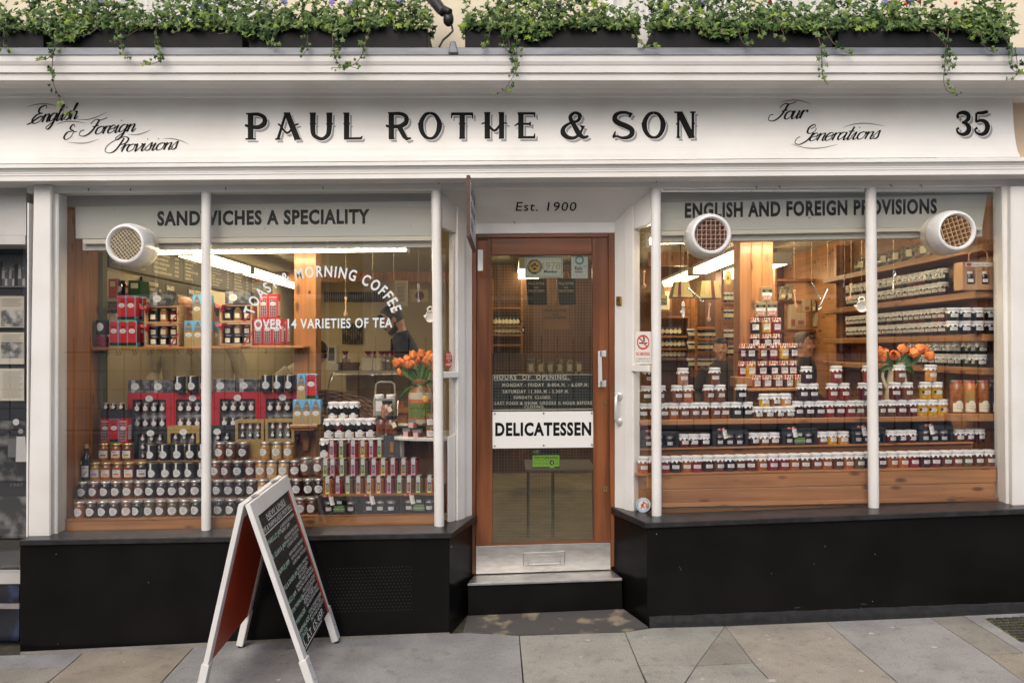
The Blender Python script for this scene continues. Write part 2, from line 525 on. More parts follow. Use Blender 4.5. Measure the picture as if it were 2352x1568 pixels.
# splayed sides of the doorway
SPL = {'l': (Vector((X(1004), 0)), Vector((X(1085, .25), .25))), 'r': (Vector((X(1506), 0)), Vector((X(1411, .25), .25)))}
def S(side, t, py, off=0.0):
 a, b = SPL[side]
 p = a.lerp(b, t)
 d = (b - a).normalized()
 n = Vector((d.y, -d.x)) if side == 'l' else Vector((-d.y, d.x))     # towards the doorway
 q = p + n * off
 return Vector((q.x, q.y, Z(py, p.y)))
def splay_bar(name, side, t0, t1, ta, tb, ba, bb, o0, o1, m=WHITE, bevel=.004):
 """a board on the splay from t0 to t1; top edge runs ta..tb, bottom edge ba..bb; thickness o0..o1"""
 mb = MB()
 mb.hexa([S(side, t0, ta, o1), S(side, t1, tb, o1), S(side, t1, bb, o1), S(side, t0, ba, o1)],
   [S(side, t0, ta, o0), S(side, t1, tb, o0), S(side, t1, bb, o0), S(side, t0, ba, o0)])
 return mb.build(name, m, shop, bevel=bevel)
splay_bar('splay_post', 'l', .52, .74, 462, 478, 1199, 1196, -.05, .012)
splay_bar('splay_post', 'l', .745, 1.0, 478, 498, 1196, 1192, -.05, .0)
splay_bar('splay_board', 'l', .10, .518, 430, 462, 522, 536, -.03, .006)
splay_bar('splay_rail', 'l', .10, .52, 853, 853, 868, 867, -.02, .022)
splay_bar('splay_board', 'l', .30, .50, 1003, 995, 1199, 1200, -.012, .004)
splay_bar('window_frame', 'l', .475, .515, 533, 540, 1000, 1000, -.045, -.006)
splay_bar('splay_post', 'r', .50, .72, 462, 478, 1176, 1176, -.05, .012)
splay_bar('splay_post', 'r', .725, 1.0, 478, 498, 1176, 1178, -.05, .0)
splay_bar('splay_board', 'r', .10, .498, 428, 462, 514, 527, -.03, .006)
splay_bar('splay_rail', 'r', .10, .52, 838, 838, 854, 853, -.02, .022)
for s, a, b in (('l', 528, 1190), ('r', 520, 1182)):
 mb = MB(); mb.face([S(s, .08, b), S(s, .5, b - 1), S(s, .5, a + 8), S(s, .08, a)]); mb.build('window_pane', PANE, shop)
# black stall risers and their sills
def plan_block(name, pts, zt, zb, m, bevel=0, label=None):
 mb = MB()
 mb.hexa([Vector((x, y, zt(x, y))) for x, y in pts], [Vector((x, y, zb(x, y))) for x, y in pts])
 return mb.build(name, m, shop, bevel=bevel, label=label)
lz = lambda x, y=0: Z(1240, -.15) + (x - X(50, -.15)) * (Z(1223, -.15) - Z(1240, -.15)) / (X(1032, -.15) - X(50, -.15))
rz = lambda x, y=0: Z(1200, -.15) + (x - X(1484, -.15)) * (Z(1168, -.15) - Z(1200, -.15)) / (X(2352, -.15) - X(1484, -.15))
gz = lambda x, y: ground_z(x, y) - .03
LP = [(X(45, -.13), -.13), (X(1032, -.13), -.13), (X(1086, .25), .27), (X(45, -.13), .27)]
RP = [(X(1487, -.13), -.13), (3.4, -.13), (3.4, .27), (X(1409, .25), .27)]
plan_block('stall_riser', LP, lambda x, y: lz(x) - .032, gz, BLACK, .004)
plan_block('stall_riser', RP, lambda x, y: rz(x) - .032, gz, BLACK, .004)
LS = [(X(44, -.15), -.152), (X(1036, -.15), -.152), (X(1096, .25), .262), (X(1060, .25), .262), (X(990, .0), .03), (X(44, -.15), .03)]
RS = [(X(1482, -.15), -.152), (3.4, -.152), (3.4, .03), (X(1520, .0), .03), (X(1440, .25), .262), (X(1403, .25), .262)]
plan_block('sill', LS, lambda x, y: lz(x) + max(0, min(.012, (y + .15) * .06)), lambda x, y: lz(x) - .031, SILLM, .004)
plan_block('sill', RS, lambda x, y: rz(x) + max(0, min(.012, (y + .15) * .06)), lambda x, y: rz(x) - .031, SILLM, .004)
# peeling base strip under the long right-hand riser, dotted vent of the left one
mb = MB()
n = 40
for i in range(n):
 x0 = X(1492, -.14) + (3.3 - X(1492, -.14)) * i / n; x1 = X(1492, -.14) + (3.3 - X(1492, -.14)) * (i + 1) / n
 h0 = .040 + .0015 * math.sin(i * 1.7)
 mb.hexa([(x0, -.142, ground_z(x0, -.14) - .02), (x1, -.142, ground_z(x1, -.14) - .02), (x1, -.142, ground_z(x1, -.14) + h0), (x0, -.142, ground_z(x0, -.14) + h0)],
   [(x0, -.128, ground_z(x0, -.14) - .02), (x1, -.128, ground_z(x1, -.14) - .02), (x1, -.128, ground_z(x1, -.14) + h0 + .006), (x0, -.128, ground_z(x0, -.14) + h0 + .006)])
mb.build('base_strip', mat('peeling_black', (.036, .037, .040), .5, bump=.7, bscale=45, var=.4, vscale=25), shop)
mb = MB()
for i in range(24):
 for j in range(14):
  p = W(757 + i * 8 + (j % 2) * 4, 1306 + j * 7.6 - i * .25, -.1325)
  mb.box(p.x - .0022, p.x + .0022, p.y, p.y + .002, p.z - .0022, p.z + .0022)
mb.build('vent_hole', mat('vent_dot_grey', (.028, .028, .028), .6), shop, kind='stuff')  # vent dots in a grey slightly lighter than the black riser
mb = MB()
for px, py in ((129, 1272), (609, 1276), (341, 1337), (133, 1478), (1506, 1448 - 12), (1895, 1254), (1772, 1316), (2010, 1272), (1033 + 4, 1255), (2004, 1380), (1870, 1294), (1508, 1226)):
 p = W(px, py, -.131); mb.ball((p.x, p.y, p.z), .0032, 6, 4)
mb.build('screw_head', CHROME, shop, kind='stuff')
mb = MB()
for q in ([(2710, 1421), (2735, 1433), (2760, 1430)], [(2655, 1409), (2700, 1405)], [(2755, 1420), (2775, 1412), (2800, 1414)], [(1975, 1394), (1992, 1400), (2012, 1403), (2025, 1402)], [(1978, 1386), (1990, 1387)], [(1824, 1395), (1838, 1394)], [(1700, 1416), (1718, 1408), (1738, 1409)], [(2170, 1398), (2180, 1394)], [(1560, 1300), (1566, 1310)]): ribbon(mb, smooth([(a - 950 if a > 2600 else a, b) for a, b in q], 4), lambda t, a, b: .5, F(-.1312))
mb.build('scuff', mat('scuffed_paint', (.10, .10, .10), .6), shop, kind='stuff')
# little cup hooks along the window heads
for px, py in ((205, 436), (519, 434), (742, 432), (301, 436), (1735 , 431), (1788, 430), (2112, 428), (2043, 731 - 304), (1007, 420), (1505, 417), (1180 + 0, 511)):
 y = -.034 if py < 500 else .24
 p = W(px, py - 2, y)
 mb = MB(); mb.tube([p, p + Vector((0, -.012, 0)), p + Vector((.004, -.017, -.006)), p + Vector((.004, -.013, -.014))], .0022, 5)
 mb.build('hook', DARKM, shop)
# ------------------------------------------------------------------ painted name: letters as brush strokes, black over white over grey
S0 = {  # x offset of each enlargement; strokes: (points, half width or (w0, w1)); one enlargement pixel = .2563 drawing units
 'P': (588, [([(-48, 1017), (-48, 1250)], 23), ([(-90, 1020), (-24, 1020)], 5), ([(-95, 1246), (0, 1246)], 5), ([(-50, 1026), (20, 1026), (68, 1050), (80, 1083), (66, 1118), (18, 1142), (-46, 1136), (-82, 1128), (-100, 1122)], (11, 21, 6)), ([(60, 1084), (104, 1082)], (12, 1))]),
 'A': (588, [([(268, 1016), (196, 1250)], (9, 11)), ([(278, 1016), (372, 1250)], 24), ([(248, 1016), (306, 1016)], 5), ([(172, 1247), (222, 1247)], 5), ([(342, 1247), (402, 1247)], 5), ([(196, 1118), (214, 1122), (280, 1193), (345, 1126), (382, 1112)], (4, 8, 4))]),
 'U': (588, [([(510, 1016), (510, 1170), (528, 1220), (586, 1246), (634, 1222), (655, 1170), (658, 1016)], (24, 12, 24)), ([(480, 1017), (537, 1017)], 5), ([(630, 1017), (684, 1017)], 5), ([(480, 1111), (540, 1111)], (2, 12, 2)), ([(628, 1111), (694, 1111)], (2, 12, 2))]),
 'L': (588, [([(812, 1016), (812, 1248)], 22), ([(782, 1017), (838, 1017)], 5), ([(790, 1243), (940, 1241)], 8), ([(936, 1246), (954, 1220)], (10, 2)), ([(782, 1111), (845, 1111)], (2, 12, 2))]),
 'R': (588, [([(1213, 1012), (1213, 1246)], 22), ([(1182, 1013), (1240, 1013)], 5), ([(1193, 1243), (1242, 1243)], 5), ([(1210, 1020), (1290, 1020), (1338, 1040), (1350, 1074), (1336, 1108), (1284, 1134), (1212, 1133), (1180, 1132), (1164, 1122)], (11, 20, 6)), ([(1328, 1072), (1374, 1070)], (12, 1)), ([(1284, 1136), (1330, 1222), (1352, 1246), (1390, 1240)], (20, 18, 5))]),
 'O': (588, [([(1560, 1014), (1602, 1030), (1636, 1080), (1644, 1130), (1630, 1186), (1598, 1230), (1560, 1242), (1520, 1228), (1490, 1184), (1478, 1130), (1486, 1080), (1520, 1028), (1560, 1014)], (9, 22, 9, 22, 9)), ([(1640, 1112), (1674, 1112)], (14, 1)), ([(1480, 1112), (1448, 1112)], (14, 1))]),
 'T': (588, [([(1848, 1020), (1848, 1242)], 22), ([(1752, 1022), (1944, 1022)], 11), ([(1757, 1015), (1752, 1062)], (7, 2)), ([(1938, 1015), (1942, 1066)], (7, 2)), ([(1820, 1239), (1874, 1239)], 5), ([(1816, 1109), (1880, 1109)], (2, 12, 2))]),
 'H': (588, [([(2073, 1012), (2073, 1240)], 22), ([(2201, 1012), (2201, 1240)], 21), ([(2044, 1013), (2100, 1013)], 5), ([(2172, 1013), (2222, 1013)], 5), ([(2050, 1238), (2100, 1238)], 5), ([(2176, 1238), (2222, 1238)], 5), ([(2020, 1114), (2044, 1104), (2080, 1122), (2136, 1172), (2190, 1122), (2226, 1104), (2252, 1112)], (2, 9, 9, 2))]),
 'E': (1176, [([(80, 1010), (80, 1238)], 22), ([(50, 1018), (205, 1018)], 9), ([(55, 1232), (206, 1232)], 9), ([(198, 1010), (206, 1054)], (9, 1)), ([(198, 1238), (205, 1196)], (9, 1)), ([(22, 1130), (52, 1110), (150, 1112)], (2, 7, 8)), ([(150, 1112), (170, 1112)], (8, 22))]),
 '&': (1176, [([(610, 1056), (604, 1028), (566, 1012), (534, 1030), (524, 1062), (560, 1130), (598, 1196), (640, 1232), (686, 1220)], (18, 10, 16, 22, 6)), ([(610, 1054), (585, 1086), (510, 1110), (462, 1150), (460, 1196), (500, 1232), (560, 1236), (610, 1196), (632, 1150)], (14, 9, 22, 12, 7)), ([(610, 1128), (648, 1146)], (4, 14)), ([(462, 1172), (438, 1170)], (13, 1))]),
 'S': (1176, [([(1072, 1012), (1050, 1052)], (12, 8)), ([(1062, 1024), (1020, 1010), (968, 1012), (928, 1036), (924, 1076), (960, 1106), (1028, 1134), (1072, 1164), (1072, 1206), (1036, 1232), (984, 1236), (938, 1222), (904, 1236)], (10, 12, 22, 22, 20, 10, 4)), ([(926, 1176), (912, 1230)], (2, 14)), ([(920, 1066), (900, 1062)], (13, 1)), ([(1076, 1182), (1098, 1188)], (13, 1))]),
 'O2': (1176, [([(1270, 1010), (1312, 1026), (1346, 1074), (1354, 1122), (1342, 1178), (1310, 1222), (1270, 1234), (1230, 1220), (1198, 1176), (1186, 1122), (1196, 1074), (1228, 1026), (1270, 1010)], (9, 22, 9, 22, 9)), ([(1350, 1108), (1382, 1108)], (14, 1)), ([(1188, 1108), (1158, 1108)], (14, 1))]),
 'N': (1176, [([(1490, 1010), (1490, 1232)], 9), ([(1500, 1010), (1612, 1232)], 26), ([(1622, 1006), (1620, 1190), (1612, 1232)], 10), ([(1454, 1008), (1526, 1008)], 5), ([(1596, 1007), (1646, 1007)], 5), ([(1474, 1232), (1508, 1232)], 5), ([(1588, 1232), (1636, 1230)], 6), ([(1468, 1112), (1490, 1112)], (1, 12)), ([(1620, 1108), (1642, 1108)], (12, 1))]),
 '3': (1764, [([(1712, 1056), (1700, 1046), (1706, 1022), (1748, 1010), (1790, 1026), (1796, 1062), (1770, 1090), (1738, 1098)], (14, 8, 18, 16, 6)), ([(1738, 1098), (1780, 1112), (1802, 1150), (1786, 1190), (1744, 1206), (1704, 1190), (1690, 1156)], (6, 18, 20, 10, 4)), ([(1688, 1158), (1712, 1150)], (2, 12))]),
 '5': (1764, [([(1868, 1016), (1930, 1012), (1964, 1002), (1966, 992)], (9, 16, 6)), ([(1868, 1014), (1866, 1094)], 8), ([(1866, 1096), (1904, 1080), (1950, 1096), (1968, 1140), (1950, 1188), (1908, 1206), (1868, 1190), (1852, 1158)], (6, 14, 21, 18, 9, 4)), ([(1850, 1160), (1878, 1148)], (2, 12))]),
}
def wprof(w):
 if not isinstance(w, tuple): return lambda t: w
 def f(t):
  q = t * (len(w) - 1); i = min(int(q), len(w) - 2)
  return w[i] + (w[i + 1] - w[i]) * (q - i)
 return f
def name_layer(keys, dx, dy, grow, off, m, label):
 mb = MB()
 d = 0
 for k in keys:
  x0, strokes = S0[k]
  for j, (P, w) in enumerate(strokes):
   wf = wprof(w)
   Q = smooth(P, 5) if len(P) > 4 or (len(P) == 3 and k in 'N5R') else P
   if len(Q) == 2: Q = [Q[0], tuple((Q[0][i] + Q[1][i]) / 2 for i in (0, 1)), Q[1]]
   ribbon(mb, [(x0 + (px + dx) * .2563, (py + dy) * .2563) for px, py in Q], lambda t, a, b: (wf(t) + grow) * .2563, FA(off + .00012 * (j % 6)))
 return mb.build('painted_lettering', m, shop, label=label)
for nm, KEYS in (('PAUL', ['P', 'A', 'U', 'L']), ('ROTHE', ['R', 'O', 'T', 'H', 'E']), ('&', ['&']), ('SON', ['S', 'O2', 'N']), ('35', ['3', '5'])):
 name_layer(KEYS, 22, 24, 2, .0012, INKGREY, 'grey drop shade of ' + nm)
 name_layer(KEYS, 2, 2, 7, .0022, WHITE, 'white outline of ' + nm)
 name_layer(KEYS, 0, 0, 2.5, .0032, INK, 'black painted ' + nm)
# copperplate mottoes at both ends of the board
SC = {
 'n': (1.1, [[(0, .4), (.25, 1), (.25, 0)], [(.25, .5), (.55, .95), (.75, .85), (.75, .15), (.9, 0), (1.1, .35)]]),
 'i': (.72, [[(0, .4), (.3, 1), (.3, .15), (.45, 0), (.7, .4)], [(.36, 1.5), (.36, 1.62)]]),
 'o': (.85, [[(.45, 1), (.1, .75), (.1, .2), (.4, 0), (.7, .25), (.7, .75), (.45, 1)], [(.6, .95), (.9, .8)]]),
 'r': (.78, [[(0, .4), (.25, 1), (.25, 0)], [(.25, .55), (.5, .95), (.72, .92), (.7, .72)]]),
 'e': (.78, [[(.1, .45), (.6, .65), (.6, .95), (.35, 1), (.1, .65), (.12, .15), (.4, 0), (.78, .35)]]),
 'g': (.95, [[(.65, .9), (.35, 1), (.08, .65), (.15, .1), (.45, .1), (.7, .6)], [(.74, 1), (.7, -.4), (.4, -.95), (.1, -.75), (.3, -.45), (.95, .25)]]),
 'l': (.6, [[(0, .3), (.45, 1.5), (.42, 2.0), (.25, 1.7), (.25, .2), (.4, 0), (.65, .35)]]),
 's': (.68, [[(0, .3), (.4, 1.1), (.5, .6), (.55, .2), (.3, 0), (.05, .15)]]),
 'h': (1.05, [[(0, .3), (.4, 1.6), (.35, 2.0), (.22, 1.7), (.22, 0)], [(.22, .5), (.5, .95), (.7, .85), (.7, .15), (.85, 0), (1.05, .35)]]),
 'u': (1.1, [[(0, .5), (.2, 1), (.2, .2), (.4, 0), (.7, .5)], [(.75, 1), (.75, .15), (.9, 0), (1.1, .4)]]),
 'v': (.85, [[(0, .6), (.2, 1), (.35, .1), (.45, 0), (.75, .7), (.65, 1), (.9, .85)]]),
 'a': (1.0, [[(.65, .9), (.35, 1), (.08, .6), (.18, .05), (.5, .25), (.72, .95)], [(.72, 1), (.72, .15), (.85, 0), (1.05, .35)]]),
 't': (.68, [[(.35, 1.7), (.3, .2), (.45, 0), (.7, .35)], [(.02, 1.1), (.6, 1.1)]]),
 'E': (1.5, [[(1.3, 1.7), (1.05, 2.1), (.5, 1.85), (.55, 1.3), (1.05, 1.15)], [(1.05, 1.15), (.45, 1.0), (.15, .4), (.55, -.05), (1.15, .2), (1.2, .75), (.8, .65), (.1, .05), (-.3, -.1)]]),
 'F': (1.6, [[(.35, 1.45), (.7, 1.95), (1.3, 1.85), (1.9, 2.1)], [(.75, 1.0), (1.35, 1.15)], [(1.15, 1.9), (.9, .5), (.35, -.1), (-.3, .05), (-.35, .6), (0, .65)]]),
 'P': (1.5, [[(1.0, 1.85), (.75, .3), (.25, -.1), (-.35, .2), (-.4, .9), (.1, 1.6), (.95, 2.05), (1.5, 1.75), (1.4, 1.15), (.85, .95)]]),
 'G': (1.5, [[(.85, 1.6), (1.15, 1.9), (.95, 2.2), (.6, 1.8), (.7, 1.15), (1.1, 1.0), (1.4, 1.4), (1.3, 1.75)], [(1.35, 1.1), (1.15, .2), (.6, -.4), (0, -.2), (-.05, .4), (.2, .6)]]),
 '&': (1.3, [[(.85, 1.65), (.6, 2.0), (.35, 1.75), (.45, 1.35), (.95, 1.15)], [(.95, 1.1), (.25, .95), (.1, .25), (.5, -.05), (.9, .3), (1.0, .95), (1.35, 1.05)]]),
 ' ': (.7, [])}
def script(mb, t, x, y, u, slope=0.0, wx=1.0, shear=.42):
 j = 0
 for ch in t:
  adv, st = SC[ch]
  for P in st:
   Q = smooth(P, 6)
   pts = [(x + (p[0] + shear * (p[1])) * u * wx, y + slope * (p[0] * u + x - x0s) - p[1] * u) for p in Q]
   ribbon(mb, pts, lambda t, a, b: u * (.048 + .075 * max(0, b)) * (1 if len(P) > 2 else 1.4), (lambda off: FA(off))(.002 + .00012 * (j % 7)))
   j += 1
  x += adv * u * .82 * wx
 return x
for t, x, y, u, s in (('English', 68, 284, 19, -.10), ('&', 143, 320, 17, 0), ('Foreign', 188, 311, 18, -.08), ('Provisions', 247, 350, 17, -.045),
       ('Four', 1771, 276, 19, -.06), ('Generations', 1828, 325, 17.5, -.035)):
 x0s = x; mb = MB()
 script(mb, t, x, y, u, s, {'English': 1.02, 'Foreign': 1.17, 'Provisions': 1.27, 'Four': 1.1, 'Generations': 1.30}.get(t, 1.1))
 mb.build('painted_lettering', INK, shop, label='black copperplate word ' + t)
k = .2563
for P, o in (([(240, 963), (320, 938), (420, 933), (535, 955)], 0), ([(665, 1068), (780, 1072), (870, 1048), (958, 1006)], 0), ([(505, 1115), (580, 1092), (680, 1090), (770, 1108)], 0),
    ([(600, 1274), (700, 1284), (790, 1278), (888, 1246)], 0), ([(1140, 1206), (1220, 1208), (1290, 1192), (1350, 1164)], 0), ([(1465, 1244), (1540, 1244), (1620, 1262), (1695, 1296)], 0),
    ([(115, 915), (200, 900), (290, 903), (382, 935)], 1764), ([(670, 1144), (780, 1112), (900, 1108), (1045, 1130)], 1764), ([(205, 1290), (340, 1326), (480, 1326), (625, 1294)], 1764)):
 mb = MB(); ribbon(mb, [(o + a * k, b * k) for a, b in smooth(P, 6)], lambda t, a, b: 1.1 * math.sin(math.pi * min(.98, max(.02, t))) + .12, FA(.0015)); mb.build('painted_flourish', INKFINE, shop)
# ------------------------------------------------------------------ pavement, road, wall behind the planters
def stone(name, c):
 m = mat(name, c, .62, bump=.5, bscale=140, col2=tuple(x * .80 for x in c), var=.2, vscale=4, detail=12, lo=.38, hi=.62)
 N, L = m.node_tree.nodes, m.node_tree.links
 b = N['Principled BSDF']; src = b.inputs['Base Color'].links[0].from_socket; tc = [n for n in N if n.type == 'TEX_COORD'][0]
 for sc, lo, hi, k in ((210, .38, .62, .30), (17, .56, .70, .20), (60, .66, .72, .5)):
  no = N.new('ShaderNodeTexNoise'); no.inputs['Scale'].default_value = sc; no.inputs['Detail'].default_value = 6
  L.new(tc.outputs['Object'], no.inputs['Vector'])
  mr = N.new('ShaderNodeMapRange'); mr.inputs['From Min'].default_value = lo; mr.inputs['From Max'].default_value = hi; mr.inputs['To Min'].default_value = 1; mr.inputs['To Max'].default_value = 1 - k
  L.new(no.outputs['Fac'], mr.inputs['Value'])
  cc = N.new('ShaderNodeCombineColor')
  for i in range(3): L.new(mr.outputs[0], cc.inputs[i])
  mx = N.new('ShaderNodeMix'); mx.data_type = 'RGBA'; mx.blend_type = 'MULTIPLY'; mx.inputs['Factor'].default_value = 1
  L.new(src, mx.inputs[6]); L.new(cc.outputs[0], mx.inputs[7]); src = mx.outputs[2]
 L.new(src, b.inputs['Base Color'])
 return m
STONE = [stone('york_stone_%s' % n, tuple(v * 1.5 for v in c)) for n, c in
   (('buff', (.278, .244, .196)), ('grey', (.26, .258, .257)), ('green', (.298, .290, .258)), ('rose', (.306, .279, .238)), ('blue', (.292, .284, .276)), ('tan', (.256, .238, .207)))]
pav = MB()
pav.face([(-9, -2.6, ground_z(-9, -2.6) - .02), (9, -2.6, ground_z(9, -2.6) - .02), (9, .3, ground_z(9, .3) - .02), (-9, .3, ground_z(-9, .3) - .02)])
pavement = pav.build('pavement', mat('joint_mortar', (.075, .07, .045), .9, bump=.4, bscale=80, var=.5, vscale=30), kind='structure')
SLABS = [([(-330, 1516), (45, 1503), (190, 1499), (155, 1530), (-330, 1546)], 1), ([(-330, 1546), (155, 1530), (107, 1568), (-10, 1660), (-330, 1660)], 5),
 ([(190, 1499), (444, 1486), (369, 1568), (285, 1660), (-10, 1660), (107, 1568), (155, 1530)], 0), ([(444, 1486), (1035, 1454), (1070, 1452), (1193, 1459), (1202, 1568), (1209, 1660), (285, 1660), (369, 1568)], 1),
 ([(1193, 1459), (1435, 1451), (1484, 1568), (1522, 1660), (1209, 1660), (1202, 1568)], 2), ([(1435, 1451), (1500, 1441), (1666, 1437), (1599, 1528), (1467, 1527)], 2),
 ([(1467, 1527), (1599, 1528), (1573, 1568), (1522, 1640)], 2), ([(1666, 1437), (1730, 1522), (1599, 1528)], 5), ([(1599, 1528), (1730, 1522), (1774, 1568), (1845, 1660), (1522, 1660), (1522, 1640), (1573, 1568)], 2),
 ([(1666, 1437), (1898, 1427), (2063, 1568), (2165, 1660), (1845, 1660), (1774, 1568), (1730, 1522)], 3), ([(1898, 1427), (2136, 1417), (2267, 1503), (2352, 1564), (2480, 1660), (2165, 1660), (2063, 1568)], 4),
 ([(2136, 1417), (2212, 1413), (2349, 1498), (2267, 1503)], 5), ([(2267, 1503), (2349, 1498), (2660, 1486), (2800, 1660), (2480, 1660)], 0), ([(2212, 1413), (2660, 1394), (2660, 1486), (2349, 1498)], 4),
 ([(45, 1496), (1032, 1447), (1035, 1453), (444, 1485), (190, 1498), (45, 1502)], 5)]
for q, m in SLABS:
 P = [G(a, b) for a, b in q]
 c = sum(P, Vector()) / len(P)
 P = [p + (c - p).normalized() * .004 for p in P]
 mb = MB(); mb.hexa(P, [p - Vector((0, 0, .018)) for p in P])
 mb.build('flagstone', STONE[m], pavement)
# flagstones beyond the bottom of the picture
rows = [(-1.07, -1.75), (-1.755, -2.30)]
for j, (ya, yb) in enumerate(rows):
 x = -5.2 + j * .3
 while x < 5:
  w = .6 + rnd.random() * .5
  P = [Vector((a, b, ground_z(a, b))) for a, b in ((x + .004, ya - .004), (x + w - .004, ya - .004), (x + w - .004, yb + .004), (x + .004, yb + .004))]
  mb = MB(); mb.hexa(P, [p - Vector((0, 0, .018)) for p in P]); mb.build('flagstone', STONE[rnd.randrange(6)], pavement)
  x += w
for i in range(7):
 x = -5.4 + i * 1.6
 mb = MB(); mb.hexa([Vector((a, b, ground_z(a, b) - .001)) for a, b in ((x, -2.31), (x + 1.59, -2.31), (x + 1.59, -2.55), (x, -2.55))], [Vector((a, b, ground_z(a, b) - .2)) for a, b in ((x, -2.31), (x + 1.59, -2.31), (x + 1.59, -2.55), (x, -2.55))])
 mb.build('kerb_stone', STONE[1], pavement)
# worn black-painted threshold stone under the step
tp = [G(1064, 1452), G(1198, 1457), G(1435, 1450), G(1488, 1440), W(1432, 1398.5, .075), W(1073, 1414, .075)]
tp = [p + Vector((0, 0, .004 if i < 4 else .002)) for i, p in enumerate(tp)]
mb = MB(); mb.hexa(tp, [p - Vector((0, 0, .05)) for p in tp])
mb.build('threshold_stone', mat('worn_threshold', (.10, .094, .089), .5, bump=.5, bscale=40, col2=(.32, .265, .19), var=.3, vscale=9, detail=12, lo=.36, hi=.47), pavement)
# dirt and chewing-gum spots
for px, py, r in ((1614, 1559, .012), (1772, 1562, .022), (1978, 1560 - 20, .012), (1350, 1469, .016), (2001, 1454, .013), (1760, 1458, .009), (1766, 1468, .008), (1745, 1514, .011), (2145, 1485, .016), (1335, 1508, .007), (640, 1560, .012), (285, 1519, .005), (2050, 1440, .009), (1905, 1466, .008), (1480, 1462, .006)):
 c = G(px, py)
 mb = MB(); mb.lathe([(r, 0), (r * .9, .0025), (.0004, .003)], 9, c, wave=lambda j, a: .18 * math.sin(3 * a + px), sy=.75); mb.build('gum_spot', mat('old_gum', (.50, .48, .43), .8), pavement)
# iron coal-plate grating in its concrete surround
gp = [G(2263, 1421, .0), G(2600, 1405, .0), G(2600, 1478, .0), G(2345, 1474, .0)]
gr = thing('pavement_grating', 'studded iron grating set in the pavement beside the black riser', 'grating', gp[0], world=True)
mb = MB(); mb.hexa([p + Vector((0, 0, .003)) for p in gp], [p - Vector((0, 0, .015)) for p in gp]); mb.build('plate', mat('mossy_iron', (.16, .145, .06), .85, bump=.5, bscale=70, var=.5, vscale=22), gr)
mb = MB()
for i in range(18):
 for j in range(9):
  u, v = (i + .5 + .25 * (j % 2)) / 18, (j + .5) / 9
  if 3 < j < 6 and i > 2: continue
  a = gp[0].lerp(gp[1], u); b = gp[3].lerp(gp[2], u); p = a.lerp(b, v)
  mb.box(p.x - .016, p.x + .016, p.y - .006, p.y + .006, p.z + .002, p.z + .010)
mb.build('iron_stud', mat('iron', (.07, .07, .07), .55, var=.4, vscale=30), gr, kind='stuff')
mb = MB(); mb.face([(-40, -2.55, -.07 + .0), (40, -2.55, -.07), (40, -30, -.07), (-40, -30, -.07)]); mb.build('road', mat('pale_bounce_road', (.32, .31, .29), .85, bump=.4, bscale=20), kind='structure')  # unseen road surface, made pale to bounce light up under the soffits
# rendered wall above the shop front and what shows of it between the planters
mb = MB(); mb.box(-4.2, 4.2, .16, .30, 2.62, 7.5); mb.build('upper_wall', CREAM, kind='structure', label='cream rendered wall above the shop front')
for x0, x1 in ((-2.55, -1.45), (.55, 1.4), (1.5, 2.2)):
 w = thing('sash_window', {-2.55: 'white window behind the planter at the far left', .55: 'white window frame behind the middle planter gap', 1.5: 'narrow white window behind the two planters on the right'}[x0], 'window', ((x0 + x1) / 2, .1, 3.2), world=True)
 mb = MB(); mb.box(x0, x0 + .06, .10, .16, 3.0, 5.0); mb.build('frame', WHITE, w)
 mb = MB(); mb.box(x1 - .06, x1, .10, .16, 3.0, 5.0); mb.build('frame', WHITE, w)
 mb = MB(); mb.box(x0 + .06, x1 - .06, .14, .158, 3.0, 5.0); mb.build('curtain', mat('net_curtain', (.72, .70, .66), .8, bump=.8, bscale=8, stretch=(6, 1, .3), var=.2, vscale=8), w)
 mb = MB(); mb.box(x0 - .05, x1 + .05, .03, .16, 2.93, 3.0); mb.build('sill', WHITE, w)
# plaster return and pale wall at the right end of the fascia
mb = MB(); mb.box(2.835, 4.2, -.02, .16, 2.62, 3.10); mb.box(3.41, 6, -.10, .16, -.1, 2.615); mb.box(-6, -3.56, -.05, .3, -.4, 3.5); mb.build('neighbour_wall', mat('peach_render', (.74, .57, .40), .8, bump=.3, bscale=30, var=.15, vscale=4), kind='structure', label='peach rendered wall beyond the right end of the fascia')
# lead flashing with its welted joint
lf = moulding('lead_flashing', P1((109.5, -.30), (110.5, -.405), (126, -.412), (127.2, -.40)), LEAD, xr=3.05)
mb = MB()
a = [W(1029, 122, -.424), W(1053, 122, -.424), W(1046, 94, -.40), W(1034, 94, -.40)]
mb.hexa(a, [p + Vector((0, .10, .0)) for p in a]); mb.build('lead_welt', LEAD, shop, bevel=.006)
